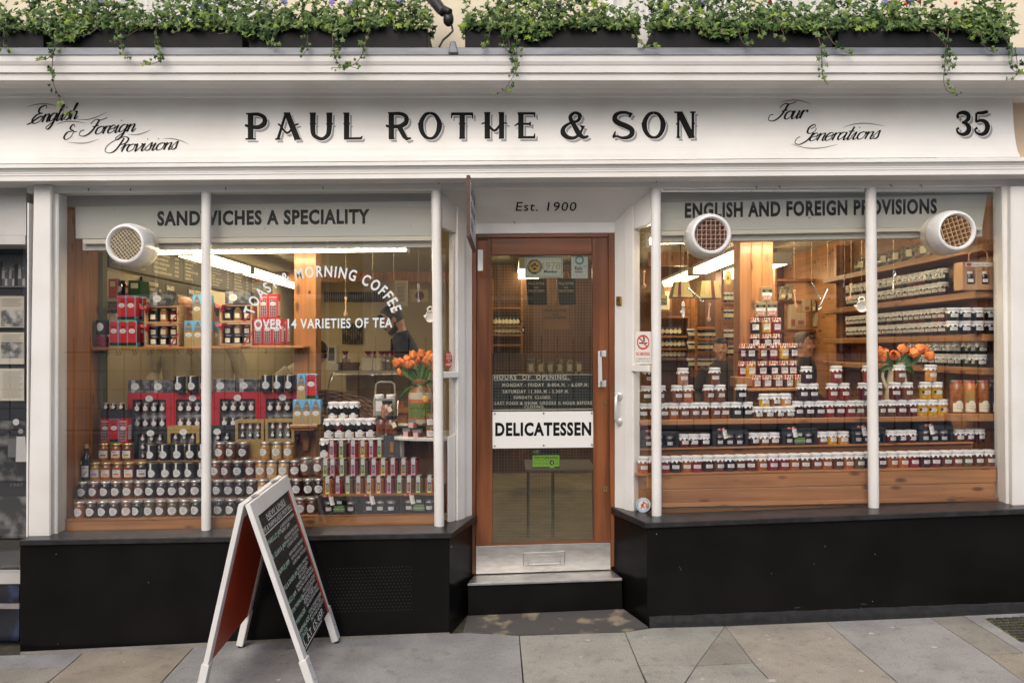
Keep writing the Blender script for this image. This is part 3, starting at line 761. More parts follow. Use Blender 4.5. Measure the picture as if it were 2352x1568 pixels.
# ------------------------------------------------------------------ planters and ivy
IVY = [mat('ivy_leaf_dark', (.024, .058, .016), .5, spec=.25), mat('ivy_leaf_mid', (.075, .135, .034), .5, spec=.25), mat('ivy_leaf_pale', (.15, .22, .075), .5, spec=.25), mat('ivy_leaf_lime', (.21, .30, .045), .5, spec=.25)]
STEMM = mat('ivy_stem', (.12, .062, .045), .6)
PETV = mat('violet_petal', (.26, .22, .60), .6); PETW = mat('white_petal', (.75, .74, .72), .6); BERRY = mat('orange_berry', (.62, .07, .015), .3)
LEAF = [(0, 0), (.42, -.12), (.34, .22), (.62, .42), (.26, .52), (0, 1.0), (-.26, .52), (-.62, .42), (-.34, .22), (-.42, -.12)]
def ivy_leaf(mb, p, s, nrm, ang, m, flat=.12):
 n = nrm.normalized()
 t = n.cross(Vector((0, 0, 1)));
 if t.length < 1e-3: t = Vector((1, 0, 0))
 t.normalize(); b = n.cross(t)
 c, sn = math.cos(ang), math.sin(ang)
 u, v = t * c + b * sn, b * c - t * sn
 i = mb.pts([p + u * (a * s) + v * (q * s) - n * (abs(a) * s * flat * 2) for a, q in LEAF] + [p + v * (.35 * s) + n * (s * flat)])
 for k in range(10):
  mb.f.append((i + k, i + (k + 1) % 10, i + 10)); mb.m.append(m); mb.s.append(False)
LEAFME = []
for m in range(4):
 mb = MB(); ivy_leaf(mb, Vector((0, 0, 0)), 1.0, Vector((0, -1, 0)), 0, 0); LEAFME.append(mb.mesh('ivy_leaf', IVY[m]))
PLN = [(-130, 100, 66, 0), (118, 557, 60, 1), (571, 981, 61, 1), (1068, 1465, 60, 1), (1502, 1912, 61, 1), (1925, 2320, 62, 1)]
WHERE = ['cut off by the left edge of the picture', 'over the words English and Foreign Provisions', 'above the start of the painted shop name', 'above the letters ROTHE, right of the lead welt', 'over the word SON', 'over the number 35']
VINES = [[[(8, 60), (10, 88), (8, 104), (22, 122)]],
 [[(185, 55), (150, 80), (128, 100), (120, 150), (122, 190), (134, 220), (145, 255), (165, 266)], [(128, 112), (110, 134), (80, 140)], [(258, 50), (276, 95), (284, 118), (300, 138)], [(355, 45), (360, 85), (365, 115), (368, 138), (345, 148), (322, 146)], [(335, 58), (290, 84), (262, 100)], [(500, 40), (515, 58), (522, 74), (500, 78)], [(230, 60), (205, 78), (182, 83)], [(150, 50), (135, 70), (125, 96)], [(405, 45), (412, 66), (396, 78)]],
 [[(640, 55), (625, 90), (645, 105)], [(710, 50), (706, 85), (705, 112), (693, 130)], [(765, 50), (764, 90), (768, 125), (780, 148), (800, 152), (822, 158)], [(855, 55), (840, 95), (832, 125), (815, 147), (790, 155), (764, 156)], [(785, 55), (786, 100), (770, 118)], [(612, 50), (606, 84), (618, 100)]],
 [[(1130, 50), (1118, 100), (1108, 108)], [(1170, 45), (1168, 90), (1176, 130), (1183, 150), (1184, 165), (1170, 190), (1155, 210), (1135, 217)], [(1150, 50), (1160, 110), (1180, 125)], [(1290, 50), (1330, 60), (1355, 63)], [(1455, 45), (1466, 90), (1490, 110), (1510, 113)], [(1255, 48), (1250, 65), (1242, 70)], [(1190, 60), (1186, 110), (1190, 150)]],
 [[(1605, 40), (1610, 70), (1625, 86)], [(1690, 50), (1705, 95), (1726, 108)], [(1735, 40), (1745, 80), (1750, 92)], [(1850, 40), (1870, 70), (1885, 105), (1888, 150), (1890, 178), (1902, 195)], [(1890, 60), (1915, 100), (1940, 118), (1956, 125)], [(1660, 48), (1655, 76), (1680, 80)], [(1780, 45), (1800, 78), (1790, 92)]],
 [[(2115, 50), (2150, 80), (2172, 105), (2170, 150), (2168, 190), (2180, 212), (2208, 216)], [(2180, 50), (2176, 115), (2185, 145), (2175, 165)], [(2250, 55), (2258, 100), (2275, 118), (2288, 122)], [(2290, 50), (2310, 90), (2325, 120), (2322, 155), (2338, 170), (2315, 184)], [(2330, 110), (2336, 140), (2335, 165)], [(2215, 48), (2230, 76), (2222, 90)]]]
for (x0, x1, pt, full), where, vines in zip(PLN, WHERE, VINES):
 yF = -.30
 a = thing('planter_box', 'long dark zinc planter ' + where, 'planter', (X((x0 + x1) / 2, yF), -.15, Z(112, yF)), 'planters on the lead ledge', world=True)
 xa, xb, zb, zt = X(x0, yF), X(x1, yF), Z(111, yF), Z(pt, yF)
 mb = MB()
 mb.box(xa, xb, yF, yF + .008, zb, zt); mb.build('front_panel', PLANTER, a, bevel=.002)
 mb = MB(); mb.box(xa, xa + .008, yF + .008, -.02, zb, zt); mb.build('side_panel', PLANTER, a)
 mb = MB(); mb.box(xb - .008, xb, yF + .008, -.02, zb, zt); mb.build('side_panel', PLANTER, a)
 mb = MB(); mb.box(xa + .008, xb - .008, yF + .008, -.02, zt - .06, zt - .02); mb.build('soil', mat('potting_soil', (.02, .014, .01), .95), a)
 iv = thing('ivy_plant', 'trailing green ivy spilling from the planter ' + where, 'ivy', (X((x0 + x1) / 2, yF), -.2, zt - .02), 'ivy in the planters', world=True)
 fo = MB()
 L = xb - xa
 for i in range(int(L * 2500)):
  x = xa - .01 + rnd.random() * (L + .02)
  hmp = .16 + .07 * math.sin(x * 7.3) + .05 * math.sin(x * 17.1 + 1)
  h = rnd.random() ** 1.3
  z = zt - .025 + h * (hmp + .085)
  y = yF - .05 + rnd.random() * .34 + (0.02 if h > .5 else -.03 * rnd.random())
  if h < .22: y = yF - .05 + rnd.random() * .14
  ov = max(0, .55 * math.sin(x * 5.1 + 1.3) + .6 * math.sin(x * 12.7)) * .085
  if rnd.random() < .16:
   if ov < .012: continue
   z = zt - ov * rnd.random() ** .7; y = yF - .015 - .035 * rnd.random()
  elif h > .15 and math.sin(x * 23 + z * 40) + math.sin(x * 9.1 - z * 25) < -1.6: continue
  n = Vector((rnd.uniform(-.7, .7), -1 + rnd.random() * .7, rnd.uniform(-.1, 1.1)))
  s = rnd.choice((.020, .028, .034, .042)) * (.8 if h > .75 else 1)
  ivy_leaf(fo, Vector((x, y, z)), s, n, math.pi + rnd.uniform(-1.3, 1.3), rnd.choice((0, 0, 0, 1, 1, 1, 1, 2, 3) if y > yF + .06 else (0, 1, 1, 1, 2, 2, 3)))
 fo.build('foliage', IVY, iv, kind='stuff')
 for k in range(int(L * 13)):      # pansies, berries and cyclamen among the leaves
  x = xa + rnd.random() * L; z = zt + .13 + rnd.random() * .10; y = yF + rnd.random() * .12
  mb = MB()
  q = rnd.random()
  if q < .5:
   for j in range(5): ivy_leaf(mb, Vector((x, y - .03, z)), .024, Vector((.2, -1, .2)), j * 1.256, 0)
   mb.build('pansy_flower', PETV if rnd.random() < .75 else PETW, iv)
  elif q < .8:
   mb.ball((x, y, z), .010, 7, 5); mb.build('berry', BERRY, iv)
  else:
   for j in range(3): ivy_leaf(mb, Vector((x, y, z)), .030, Vector((0, -1, .3)), (j - 1) * .5, 0)
   mb.build('cyclamen_flower', PETW, iv)
 for v in vines:
  pts = smooth(v, 5)
  wp = []
  for j, (px, py) in enumerate(pts):
   t = j / max(1, len(pts) - 1)
   y = yF - .02 - .12 * min(1, max(0, (py - 60) / 45)) if py < 118 else -.435 + .0 * t
   wp.append(W(px, py, y))
  mb = MB(); mb.tube(wp, [.0028 - .0016 * j / len(wp) for j in range(len(wp))], 4); mb.build('vine_stem', STEMM, iv)
  ln = sum((wp[j + 1] - wp[j]).length for j in range(len(wp) - 1))
  for j in range(max(4, int(ln / .021))):
   t = (j + .5) / max(4, int(ln / .021)) * (len(wp) - 1)
   i = min(int(t), len(wp) - 2)
   p = wp[i].lerp(wp[i + 1], t - i) + Vector((rnd.uniform(-.022, .022), -.006 - rnd.random() * .01, rnd.uniform(-.018, .012)))
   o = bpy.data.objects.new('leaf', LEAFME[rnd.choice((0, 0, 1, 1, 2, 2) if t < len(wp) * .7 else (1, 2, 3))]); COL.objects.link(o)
   o.parent = iv; o.location = p - Vector(iv.location)
   sc = rnd.choice((.018, .024, .030)) * (1.15 - .45 * t / len(wp)); o.scale = (sc, sc, sc)
   o.rotation_euler = (rnd.uniform(-.9, .3), math.pi + rnd.uniform(-1.1, 1.1), rnd.uniform(-.6, .6))
# dark iron lamp arm and its cable between two planters
la = thing('wall_lamp', 'dark cast-iron wall lamp with a cable between two planters', 'lamp', W(1030, 30, -.1), world=True)
mb = MB(); mb.tube([W(985, -12, -.05), W(1000, 6, -.09), W(1012, 22, -.12), W(1018, 30, -.14)], [.035, .032, .03, .022], 10); mb.build('arm', DARKM, la)
mb = MB(); mb.tube([W(1012, 33, -.14), W(1022, 24, -.16), W(1034, 28, -.18)], [.018, .026, .018], 10); mb.build('joint', DARKM, la)
mb = MB(); mb.lathe([(.008, .045), (.02, .04), (.028, .02), (.030, 0), (.026, -.02), (.012, -.034), (.002, -.036)], 14, W(1030, 46, -.15)); mb.build('lamp_head', DARKM, la)
mb = MB(); mb.tube([W(1038, 60, -.15), W(1040, 72, -.2), W(1030, 82, -.25), W(1018, 92, -.3), W(1009, 108, -.34)], .006, 6); mb.build('cable', DARKM, la)
# ------------------------------------------------------------------ step and door
YD = .27
stp = thing('door_step', 'black painted step with a worn metal tread below the shop door', 'step', W(1250, 1405, .08), world=True)
a = [W(1075, 1346, .085), W(1428, 1334, .085), W(1430, 1402, .085), W(1075.5, 1416, .085)]
mb = MB(); mb.hexa(a, [Vector((p.x, .5, p.z)) for p in a]); mb.build('riser', BLACK, stp)
a = [W(1073, 1339, .065), W(1429.5, 1327, .065), W(1403, 1306, YD + .03), W(1092, 1317, YD + .03)]
mb = MB(); mb.hexa(a, [p - Vector((0, 0, .016)) for p in a]); mb.build('tread', STEEL, stp, bevel=.003)
door = thing('shop_door', 'glazed mahogany shop door with delicatessen sign and steel kick plate', 'door', W(1248, 1315, YD), world=True)
# frame
dfr = thing('door_frame', 'polished mahogany frame around the shop door', 'door frame', W(1248, 540, .25), world=True)
mb = MB(); mb.ext([(1082, 537), (1095, 537), (1092, 1318), (1083, 1320)], .255, .34); mb.build('jamb', MAHOG, dfr, bevel=.003)
mb = MB(); mb.ext([(1397, 534.5), (1411.5, 534), (1413, 1300), (1403, 1302)], .255, .34); mb.build('jamb', MAHOG, dfr, bevel=.003)
mb = MB(); mb.ext([(1095.2, 537), (1396.8, 534.5), (1396.8, 544), (1095.2, 546)], .257, .34); mb.build('head', MAHOGX, dfr, bevel=.003)
mb = MB(); mb.ext([(1095.4, 546.4), (1128, 546), (1131.5, 1253), (1093, 1254)], YD, YD + .045); mb.build('stile', MAHOG, door, bevel=.003)
mb = MB(); mb.ext([(1360, 544.5), (1396.6, 544.2), (1402.5, 1245), (1364.5, 1246)], YD, YD + .045); mb.build('stile', MAHOG, door, bevel=.003)
mb = MB(); mb.ext([(1128.2, 546.2), (1359.8, 544.6), (1359.8, 584.5), (1128.2, 586)], YD + .001, YD + .045); mb.build('top_rail', MAHOGX, door, bevel=.003)
mb = MB(); mb.ext([(1131.6, 1249), (1364.4, 1241), (1364.4, 1246.5), (1131.6, 1253.5)], YD + .004, YD + .045); mb.build('bottom_bead', MAHOGX, door, bevel=.002)
gy = YD + .022
mb = MB(); mb.face([W(a, b, gy) for a, b in ((1131.3, 1249), (1364.2, 1241), (1360, 584.6), (1128.2, 586))]); mb.build('glass_pane', PANED, door)
mb = MB()
y0, y1 = gy + .002, gy + .0028
for i in range(34):
 px = 1131.5 + i * 6.9
 mb.ext([(px, 586), (px + .35, 586), (px + .35, 1247), (px, 1247)], y0, y1)
for j in range(95):
 py = 589 + j * 6.95
 mb.ext([(1129, py), (1363, py), (1363, py + .35), (1129, py + .35)], y0, y1)
mb.build('wire_mesh', mat('glass_wire', (.34, .34, .32), .4, metal=.5), door, kind='stuff')
kp = MB(); kp.ext([(1092.8, 1254), (1402.5, 1245.5), (1402.5, 1307), (1092.8, 1318)], YD - .006, YD + .04); kick = kp.build('kick_plate', STEEL, door, bevel=.0015)
mb = MB()
for px, py in ((1095.5, 1257), (1249.5, 1252), (1249, 1308.5), (1159, 1286), (1330, 1285), (1396, 1299)):
 p = W(px, py, YD - .006); mb.lathe([(.0045, 0), (.004, .002), (.0005, .0028)], 8, p) if 0 else mb.ball(p, .004, 7, 4, sy=.5)
mb.build('screw_head', BUTTON, kick, kind='stuff')
lb = MB(); lb.ext([(1201.3, 1269), (1297.8, 1265), (1297.8, 1296.5), (1201.3, 1300)], YD - .014, YD - .006); box = lb.build('letter_box', STEEL, door, bevel=.003)
mb = MB(); mb.ext([(1212, 1276.5), (1287.5, 1273.5), (1287.5, 1293), (1212, 1295.5)], YD - .018, YD - .014); mb.build('flap', STEEL, box, bevel=.001)
mb = MB(); mb.ext([(1212.5, 1292), (1287, 1289.5), (1287, 1295.5), (1212.5, 1298)], YD - .026, YD - .018); mb.build('flap_lip', CHROME, box, bevel=.003)
hb = MB(); hb.ext([(1373.3, 806), (1382, 805), (1383.5, 888), (1374.5, 889)], YD - .055, YD - .045); hnd = hb.build('handle', ALU, door, bevel=.002)
for py in (805, 874):
 mb = MB(); mb.ext([(1382.2, py), (1392.5, py - 1), (1392.5, py + 14), (1382.2, py + 14.5)], YD - .006, YD); mb.build('bracket', ALU, hnd, bevel=.001)
 mb = MB(); mb.ext([(1379, py + 1), (1382.1, py + 1), (1382.1, py + 14), (1379, py + 14)], YD - .055, YD); mb.build('bracket', ALU, hnd)
def disc(mb, c, r, d, n=16, m=0, sx=1.0, sz=1.0):
 """a flat disc facing the street"""
 ring = lambda q, y: [(c[0] + q * sx * math.cos(2 * math.pi * k / n), y, c[2] + q * sz * math.sin(2 * math.pi * k / n)) for k in range(n)]
 return mb.loft([ring(r, c[1]), ring(r, c[1] - d)], m, False)
mb = MB(); disc(mb, W(1389, 925.5, YD), .0125, .004); o = mb.build('lock', BRASS, door)
mb = MB(); disc(mb, W(1389, 924.5, YD - .004), .004, .001, 8); disc(mb, W(1389, 927, YD - .004), .0022, .0012, 6, sz=2.2); mb.build('keyhole', DARKM, o)
mb = MB(); mb.ext([(1386, 1116), (1395, 1116), (1395, 1128.5), (1386, 1128.5)], YD - .003, YD); o = mb.build('lock', BRASS, door)
mb = MB(); disc(mb, W(1390.5, 1120.5, YD - .003), .0038, .001, 8); disc(mb, W(1390.5, 1124, YD - .003), .002, .0012, 6, sz=2.4); mb.build('keyhole', DARKM, o)
mb = MB(); mb.ext([(1096, 547), (1120, 547), (1120, 549.5), (1096, 549.5)], YD - .012, YD - .001); mb.build('hinge', DARKM, door)
# signs on the door
sy = gy - .012
mb = MB(); mb.ext([(1131.2, 945.5), (1364.6, 944), (1364.8, 1027), (1131.4, 1029.5)], sy, sy + .008); sg = mb.build('sign_panel', SIGNW, door)
mb = MB(); fit_text(mb, 'DELICATESSEN', 1137.5, 1358, 999.5, 27.5, F(sy - .001), bold=2, sp=.06, slope=-.006); mb.build('lettering', INK, sg)
mb = MB()
for px, py in ((1136.5, 950), (1248.5, 949), (1359, 948.5), (1136.5, 1024), (1248.5, 1022.5), (1359.5, 1021)):
 disc(mb, W(px, py, sy), .0065, .003, 10)
mb.build('screw_cap', BUTTON, sg, kind='stuff')
mb = MB(); mb.ext([(1131, 862), (1362.5, 860.8), (1362.5, 940), (1131, 942.5)], gy + .006, gy + .014); hb = mb.build('hours_board', mat('chalkboard', (.018, .022, .024), .6, var=.3, vscale=8), door)
mb = MB()
for q in ([(1131, 860.5), (1362.5, 859.3), (1362.5, 861), (1131, 862.2)], [(1131, 940.5), (1362.5, 938), (1362.5, 940), (1131, 942.5)], [(1131, 862), (1132.3, 862), (1132.3, 941), (1131, 941)], [(1361.3, 861), (1362.5, 861), (1362.5, 939), (1361.3, 939)], [(1134, 872.6), (1310, 871), (1310, 872), (1134, 873.6)]):
 mb.ext(q, gy + .0045, gy + .006)
yt = F(gy + .005)
for t, x0, x1, b, h in (('HOURS  OF  OPENING.', 1134.5, 1306, 871, 9.5), ('MONDAY - FRIDAY  8-00A.M. - 6.00P.M.', 1154, 1352, 887.5, 7.5), ('SATURDAY 11.30A.M - 5.30P.M.', 1154.5, 1306.5, 903, 8), ('SUNDAYS  CLOSED.', 1180, 1266, 915.5, 7), ('LAST FOOD & DRINK ORDERS ½ HOUR BEFORE', 1136.5, 1360, 929, 7), ('CLOSING.', 1204.5, 1251, 937.5, 6.5)):
 fit_text(mb, t, x0, x1, b, h, yt, sp=.12, slope=-.003, bold=1)
mb.build('chalk_lettering', CHALK, hb)
def sticker(name, x0, y0, x1, y1, m, parent, y=gy + .003, d=.0015, label=None):
 mb = MB(); mb.ext([(x0, y0), (x1, y0), (x1, y1), (x0, y1)], y, y + d); return mb.build(name, m, parent, label=label)
st = sticker('member_sticker', 1205.5, 588.5, 1292.5, 637.8, mat('pale_sticker', (.58, .66, .60), .5), door, label='pale sticker 1978 Member with a round gold crest')
c = W(1228, 612.5, gy + .003)
mb = MB(); disc(mb, c, .0455, .0006, 26); mb.build('crest_ring', INK, st)
mb = MB(); disc(mb, Vector((c.x, c.y - .0006, c.z)), .034, .0006, 22); mb.build('crest', mat('crest_gold', (.62, .36, .09), .5), st)
mb = MB()
for i in range(26):
 a = i * 2 * math.pi / 26
 if i in (19, 20): continue
 p = Vector((c.x + .040 * math.cos(a), c.y - .0012, c.z + .040 * math.sin(a))); disc(mb, p, .0026, .0005, 5)
mb.build('crest_lettering', PAPER, st)
mb = MB()
for dx, dz, r in ((0, .014, .010), (-.016, .004, .0075), (.016, .004, .0075), (0, -.012, .008), (-.010, -.014, .004), (.010, -.014, .004)):
 for k in range(5): disc(mb, Vector((c.x + dx + r * .6 * math.cos(k * 1.257), c.y - .0016, c.z + dz + r * .6 * math.sin(k * 1.257))), r * .42, .0004, 6)
mb.tube([Vector((c.x, c.y - .0016, c.z + .006)), Vector((c.x, c.y - .0016, c.z - .024))], .0012, 4)
mb.build('crest_flower', INK, st)
mb = MB(); fit_text(mb, '1978', 1245, 1287.5, 618, 16, F(gy + .0022)); mb.build('gold_number', mat('gold_print', (.42, .33, .12), .5), st)
mb = MB(); fit_text(mb, 'Member', 1249.5, 1281, 626.5, 6.2, F(gy + .0022), bold=1)
for q in ([(1209, 591), (1289, 591), (1289, 591.7), (1209, 591.7)], [(1209, 634.6), (1289, 634.6), (1289, 635.3), (1209, 635.3)], [(1208.4, 592), (1209, 592), (1209, 634.5), (1208.4, 634.5)], [(1289, 592), (1289.6, 592), (1289.6, 634.5), (1289, 634.5)]): mb.ext(q, gy + .0015, gy + .003)
mb.build('lettering', INK, st)
st = sticker('fsb_sticker', 1312.5, 587.5, 1350, 639.5, mat('white_sticker', (.62, .68, .69), .5), door, label='small white fsb member sticker')
mb = MB(); fit_text(mb, 'fsb', 1319.5, 1338, 620, 8.5, F(gy + .0022), bold=1); fit_text(mb, 'MEMBER', 1321, 1338.5, 626.5, 4, F(gy + .0022), bold=1); mb.build('lettering', mat('slate_print', (.05, .05, .10), .5), st)
mb = MB()
ribbon(mb, [(1331 + 8.5 * math.cos(a), 597.5 + 8.5 * math.sin(a)) for a in [R(180 - 9 * i) for i in range(40)]], lambda t, a, b: 1.9, F(gy + .0022)); mb.build('ring_emblem', mat('teal_print', (.03, .22, .26), .5), st)
mb = MB()
for k in range(4): ribbon(mb, [(1341.5 + (k % 2) * 2.6 + 1.2 * math.cos(a), 610.5 + (k // 2) * 2.6 + 1.2 * math.sin(a)) for a in [R(30 * i) for i in range(13)]], lambda t, a, b: .35, F(gy + .0022))
fit_text(mb, '0808 20 20 888', 1321, 1344, 634.5, 2.2, F(gy + .0022)); mb.build('lettering', mat('pale_teal_print', (.20, .42, .44), .5), st)
st = sticker('hygiene_sticker', 1222.6, 1031, 1285.6, 1074.5, mat('black_sticker', (.012, .012, .014), .4), door, label='black and green food hygiene rating sticker showing 4')
mb = MB(); mb.ext([(1223.5, 1045.6), (1285, 1044.6), (1285, 1071), (1273, 1071.3), (1273, 1074), (1262.5, 1074), (1262.5, 1071.5), (1223.5, 1072)], gy + .0022, gy + .003); gs = mb.build('green_panel', mat('lime_print', (.28, .66, .045), .5), st)
mb = MB(); fit_text(mb, 'FOOD HYGIENE RATING', 1226.5, 1281.5, 1052.6, 4.6, F(gy + .0015), bold=1)
mb.ext([(1224, 1056), (1284.6, 1055.4), (1284.6, 1055.9), (1224, 1056.5)], gy + .0015, gy + .0022)
for px in (1230, 1239, 1247.8, 1256.5, 1278.8): ribbon(mb, [(px + 2.5 * math.cos(a), 1063.5 + 2.5 * math.sin(a)) for a in [R(30 * i) for i in range(13)]], lambda t, a, b: .3, F(gy + .0015))
disc(mb, W(1267.3, 1062, gy + .0022), .0135, .0007, 18); mb.build('lettering', INK, gs)
mb = MB(); fit_text(mb, '4', 1264.7, 1269.7, 1065.3, 6.2, F(gy + .0004), bold=1)
for i in range(4): fit_text(mb, ('FOOD', 'STANDARDS', 'AGENCY', 'food.gov')[i], 1229.5, 1240 - (i % 2) * 2, 1034.5 + i * 2.4, 1.5, F(gy + .0022))
mb.build('white_print', PAPER, st)
mb = MB(); disc(mb, W(1226, 1037, gy + .003), .0065, .0006, 12); mb.build('agency_dot', mat('agency_green', (.06, .3, .12), .5), st)
# steel grab handle, bell push, hanging sign
gh = thing('grab_handle', 'chrome grab handle on the white post beside the door', 'handle', S('r', .8, 974, .02), world=True)
for py in (908, 967):
 mb = MB(); mb.ball(S('r', .84, py, .006), .026, 12, 6, sy=.6); mb.build('rose', ALU, gh)
mb = MB(); mb.tube([S('r', .84, 908, .01), S('r', .82, 905, .04), S('r', .80, 912, .055), S('r', .80, 960, .055), S('r', .82, 968, .04), S('r', .84, 966, .01)], .010, 9); mb.build('bar', ALU, gh)
bl = thing('door_bell', 'small brass bell push on the white post above the grab handle', 'bell', S('r', .86, 690, .0), world=True)
mb = MB(); mb.hexa([S('r', .80, 681, .012), S('r', .93, 681, .012), S('r', .93, 701, .012), S('r', .80, 701, .012)], [S('r', .80, 681, .0), S('r', .93, 681, .0), S('r', .93, 701, .0), S('r', .80, 701, .0)]); mb.build('plate', BRASS, bl, bevel=.003)
mb = MB(); mb.ball(S('r', .865, 691, .014), .007, 9, 6); mb.build('button', DARKM, bl)
ps = thing('hanging_sign', 'thin brown hanging sign seen edge-on at the left of the doorway', 'sign', (X(1075, -.5), -.1, 2.2), world=True)
xs = X(1075.5, -.54)
mb = MB(); mb.box(xs - .009, xs + .009, -.54, .13, 2.195, 2.505); mb.build('board', mat('sign_brown', (.09, .035, .018), .5, var=.4, vscale=20), ps)
mb = MB(); mb.box(xs + .0092, xs + .011, -.52, .11, 2.215, 2.485); fc = mb.build('painted_face', SIGNW, ps)
mb = MB()
for i, t in enumerate(('SANDWICHES', 'TEA & COFFEE', 'SALADS')):
 put_text(mb, t, lambda u, v: Vector((xs + .0116, -.49 + u, 2.42 - i * .085 + v)), h=.05, bold=1)
mb.build('lettering', INK, fc)
mb = MB(); mb.box(xs + .02, xs + .05, .17, .20, Z(622, .18), Z(574, .18)); mb.build('white_bracket', WHITE, ps)
# stickers on the splayed panes
def on_splay(side, t0, t1, p0, p1, off): return [S(side, t0, p0, off), S(side, t1, p0, off), S(side, t1, p1, off), S(side, t0, p1, off)]
ns = thing('no_smoking_sign', 'white and red no smoking notice on the angled pane', 'notice', S('r', .25, 836, .003), world=True)
mb = MB(); mb.hexa(on_splay('r', .47, .09, 761, 836, .004), on_splay('r', .47, .09, 761, 836, .002)); mb.build('panel', PAPER, ns)
def NS(off):
 return lambda u, v: S('r', .47 - (u - 0) * .38, 761 + v * 75, off)
mb = MB()
ribbon(mb, [(.5 + .36 * math.cos(a), .33 + .20 * math.sin(a)) for a in [R(15 * i) for i in range(25)]], lambda t, a, b: .030, NS(.0047)); ribbon(mb, [(.26, .19), (.5, .33), (.74, .47)], lambda t, a, b: .026, NS(.0052))
fit_text(mb, 'NO SMOKING.', .06, .94, .735, .10, NS(.0047), bold=1)
mb.build('red_print', REDINK, ns)
mb = MB(); ribbon(mb, [(.25, .36), (.5, .36), (.76, .36)], lambda t, a, b: .02, NS(.0043)); ribbon(mb, smooth([(.62, .3), (.5, .27), (.6, .22), (.5, .19), (.56, .15)]), lambda t, a, b: .018, NS(.0043))
fit_text(mb, 'It is against the law to', .08, .92, .85, .045, NS(.0047)); fit_text(mb, 'smoke in these premises', .06, .94, .93, .045, NS(.0047)); mb.build('black_print', INK, ns)
rs = thing('round_sticker', 'oval federation sticker low on the angled pane near the step', 'sticker', S('r', .25, 1176, .003), world=True)
mb = MB(); mb.face([S('r', .28 - .17 * math.cos(a), 1159 - 17 * math.sin(a), .004) for a in [2 * math.pi * i / 20 for i in range(20)]]); mb.face([S('r', .28 - .17 * math.cos(a), 1159 - 17 * math.sin(a), .0025) for a in [-2 * math.pi * i / 20 for i in range(20)]]); mb.build('disc', mat('pale_blue_sticker', (.55, .68, .74), .5), rs)
mb = MB(); mb.face([S('r', .28 - .10 * math.cos(a), 1159 - 10.5 * math.sin(a), .0046) for a in [2 * math.pi * i / 16 for i in range(16)]]); mb.build('inner_disc', PAPER, rs)
mb = MB(); q = lambda u, v: S('r', .28 - .1 * u, 1159 - 10 * v, .0052)
ribbon(mb, [(-.5, -.1), (0, .25), (.6, .55)], lambda t, a, b: .16, q); ribbon(mb, [(0, .2), (-.1, -.2), (-.5, -.75)], lambda t, a, b: .16, q); ribbon(mb, [(0, -.1), (.3, -.7)], lambda t, a, b: .14, lambda u, v: S('r', .28 - .1 * u, 1159 - 10 * v, .0055)); mb.face([q(.1 + .2 * math.cos(a), .72 + .2 * math.sin(a)) for a in [R(45 * i) for i in range(8)]]); mb.build('red_figure', REDINK, rs)
mb = MB()
for i in range(30):
 a = R(12 * i); mb.face([S('r', .28 - (.137 + dx) * math.cos(a), 1159 - (14 + dx * 60) * math.sin(a) + dy, .0046) for dx, dy in ((-.012, -.8), (.012, -.8), (.012, .8), (-.012, .8))])
mb.build('ring_lettering', mat('blue_print', (.05, .10, .3), .5), rs)
ye = thing('red_sticker', 'red oval PEOPLE LOVE US sticker on the left splayed pane', 'sticker', S('l', .3, 846, .003), world=True)
mb = MB(); YE = lambda off: (lambda u, v: S('l', .30 + .105 * u, 826.5 - 20 * v, off))
mb.face([YE(.004)(math.cos(a), math.sin(a)) for a in [2 * math.pi * i / 22 for i in range(22)]]); mb.build('disc', mat('sticker_red', (.58, .06, .03), .45), ye)
mb = MB()
for t, x0, x1, b, h in (('PEOPLE', -.62, .62, -.48, .24), ('LOVE US', -.72, .72, -.12, .24), ('ON', -.25, .25, .14, .16)): fit_text(mb, t, x0, x1, b, h, lambda u, v: YE(.0048)(u, -v), bold=1)
fit_text(mb, 'yelp', -.85, .45, .62, .30, lambda u, v: YE(.0048)(u, -v), bold=1)
for k in range(5): ribbon(mb, [(.62 + .06 * math.cos(R(72 * k)), .40 + .06 * math.sin(R(72 * k))), (.62 + .24 * math.cos(R(72 * k)), .40 + .22 * math.sin(R(72 * k)))], lambda t, a, b: .05, lambda u, v: YE(.0048)(u, -v))
mb.build('lettering', PAPER, ye)
# ------------------------------------------------------------------ neighbouring shop front at the far left
nb = thing('neighbour_shop', 'narrow strip of the next shop, old photographs in its window', 'shop front', (-3.1, 0, 0), world=True)
NG = mat('grey_white_paint', (.50, .49, .47), .5, bump=.1, var=.15, vscale=4)
mb = MB(); mb.ext([(-250, 424), (60, 424), (60, 540), (-250, 541)], .02, .2); mb.build('fascia_panel', NG, nb)
mb = MB(); mb.ext([(-250, 541.5), (58, 540.5), (58, 561), (-250, 562)], -.01, .2); mb.build('window_head', NG, nb)
mb = MB(); mb.ext([(-250, 562.5), (60, 562), (60, 1240), (-250, 1240)], .28, .32); mb.build('back_board', mat('charcoal_board', (.012, .012, .014), .5), nb)
pane([(-250, 1318), (62, 1318), (62, 562), (-250, 562)], 'window_pane', .04, nb)
PHOTO = mat('old_photograph', (.20, .20, .19), .6, col2=(.012, .012, .012), vscale=11, detail=8, lo=.46, hi=.68)
PHOTOL = mat('faded_photograph', (.50, .49, .46), .6, col2=(.10, .10, .10), vscale=20, detail=8, lo=.38, hi=.6)
CARD = mat('cream_card', (.56, .52, .42), .7)
def photo(x0, y0, x1, y1, m, label, caption=True, frame=None, y=.265):
 mb = MB(); mb.ext([(x0, y0), (x1, y0), (x1, y1), (x0, y1)], y, y + .012); a = mb.build('display_card', m, nb, label=label)
 return a
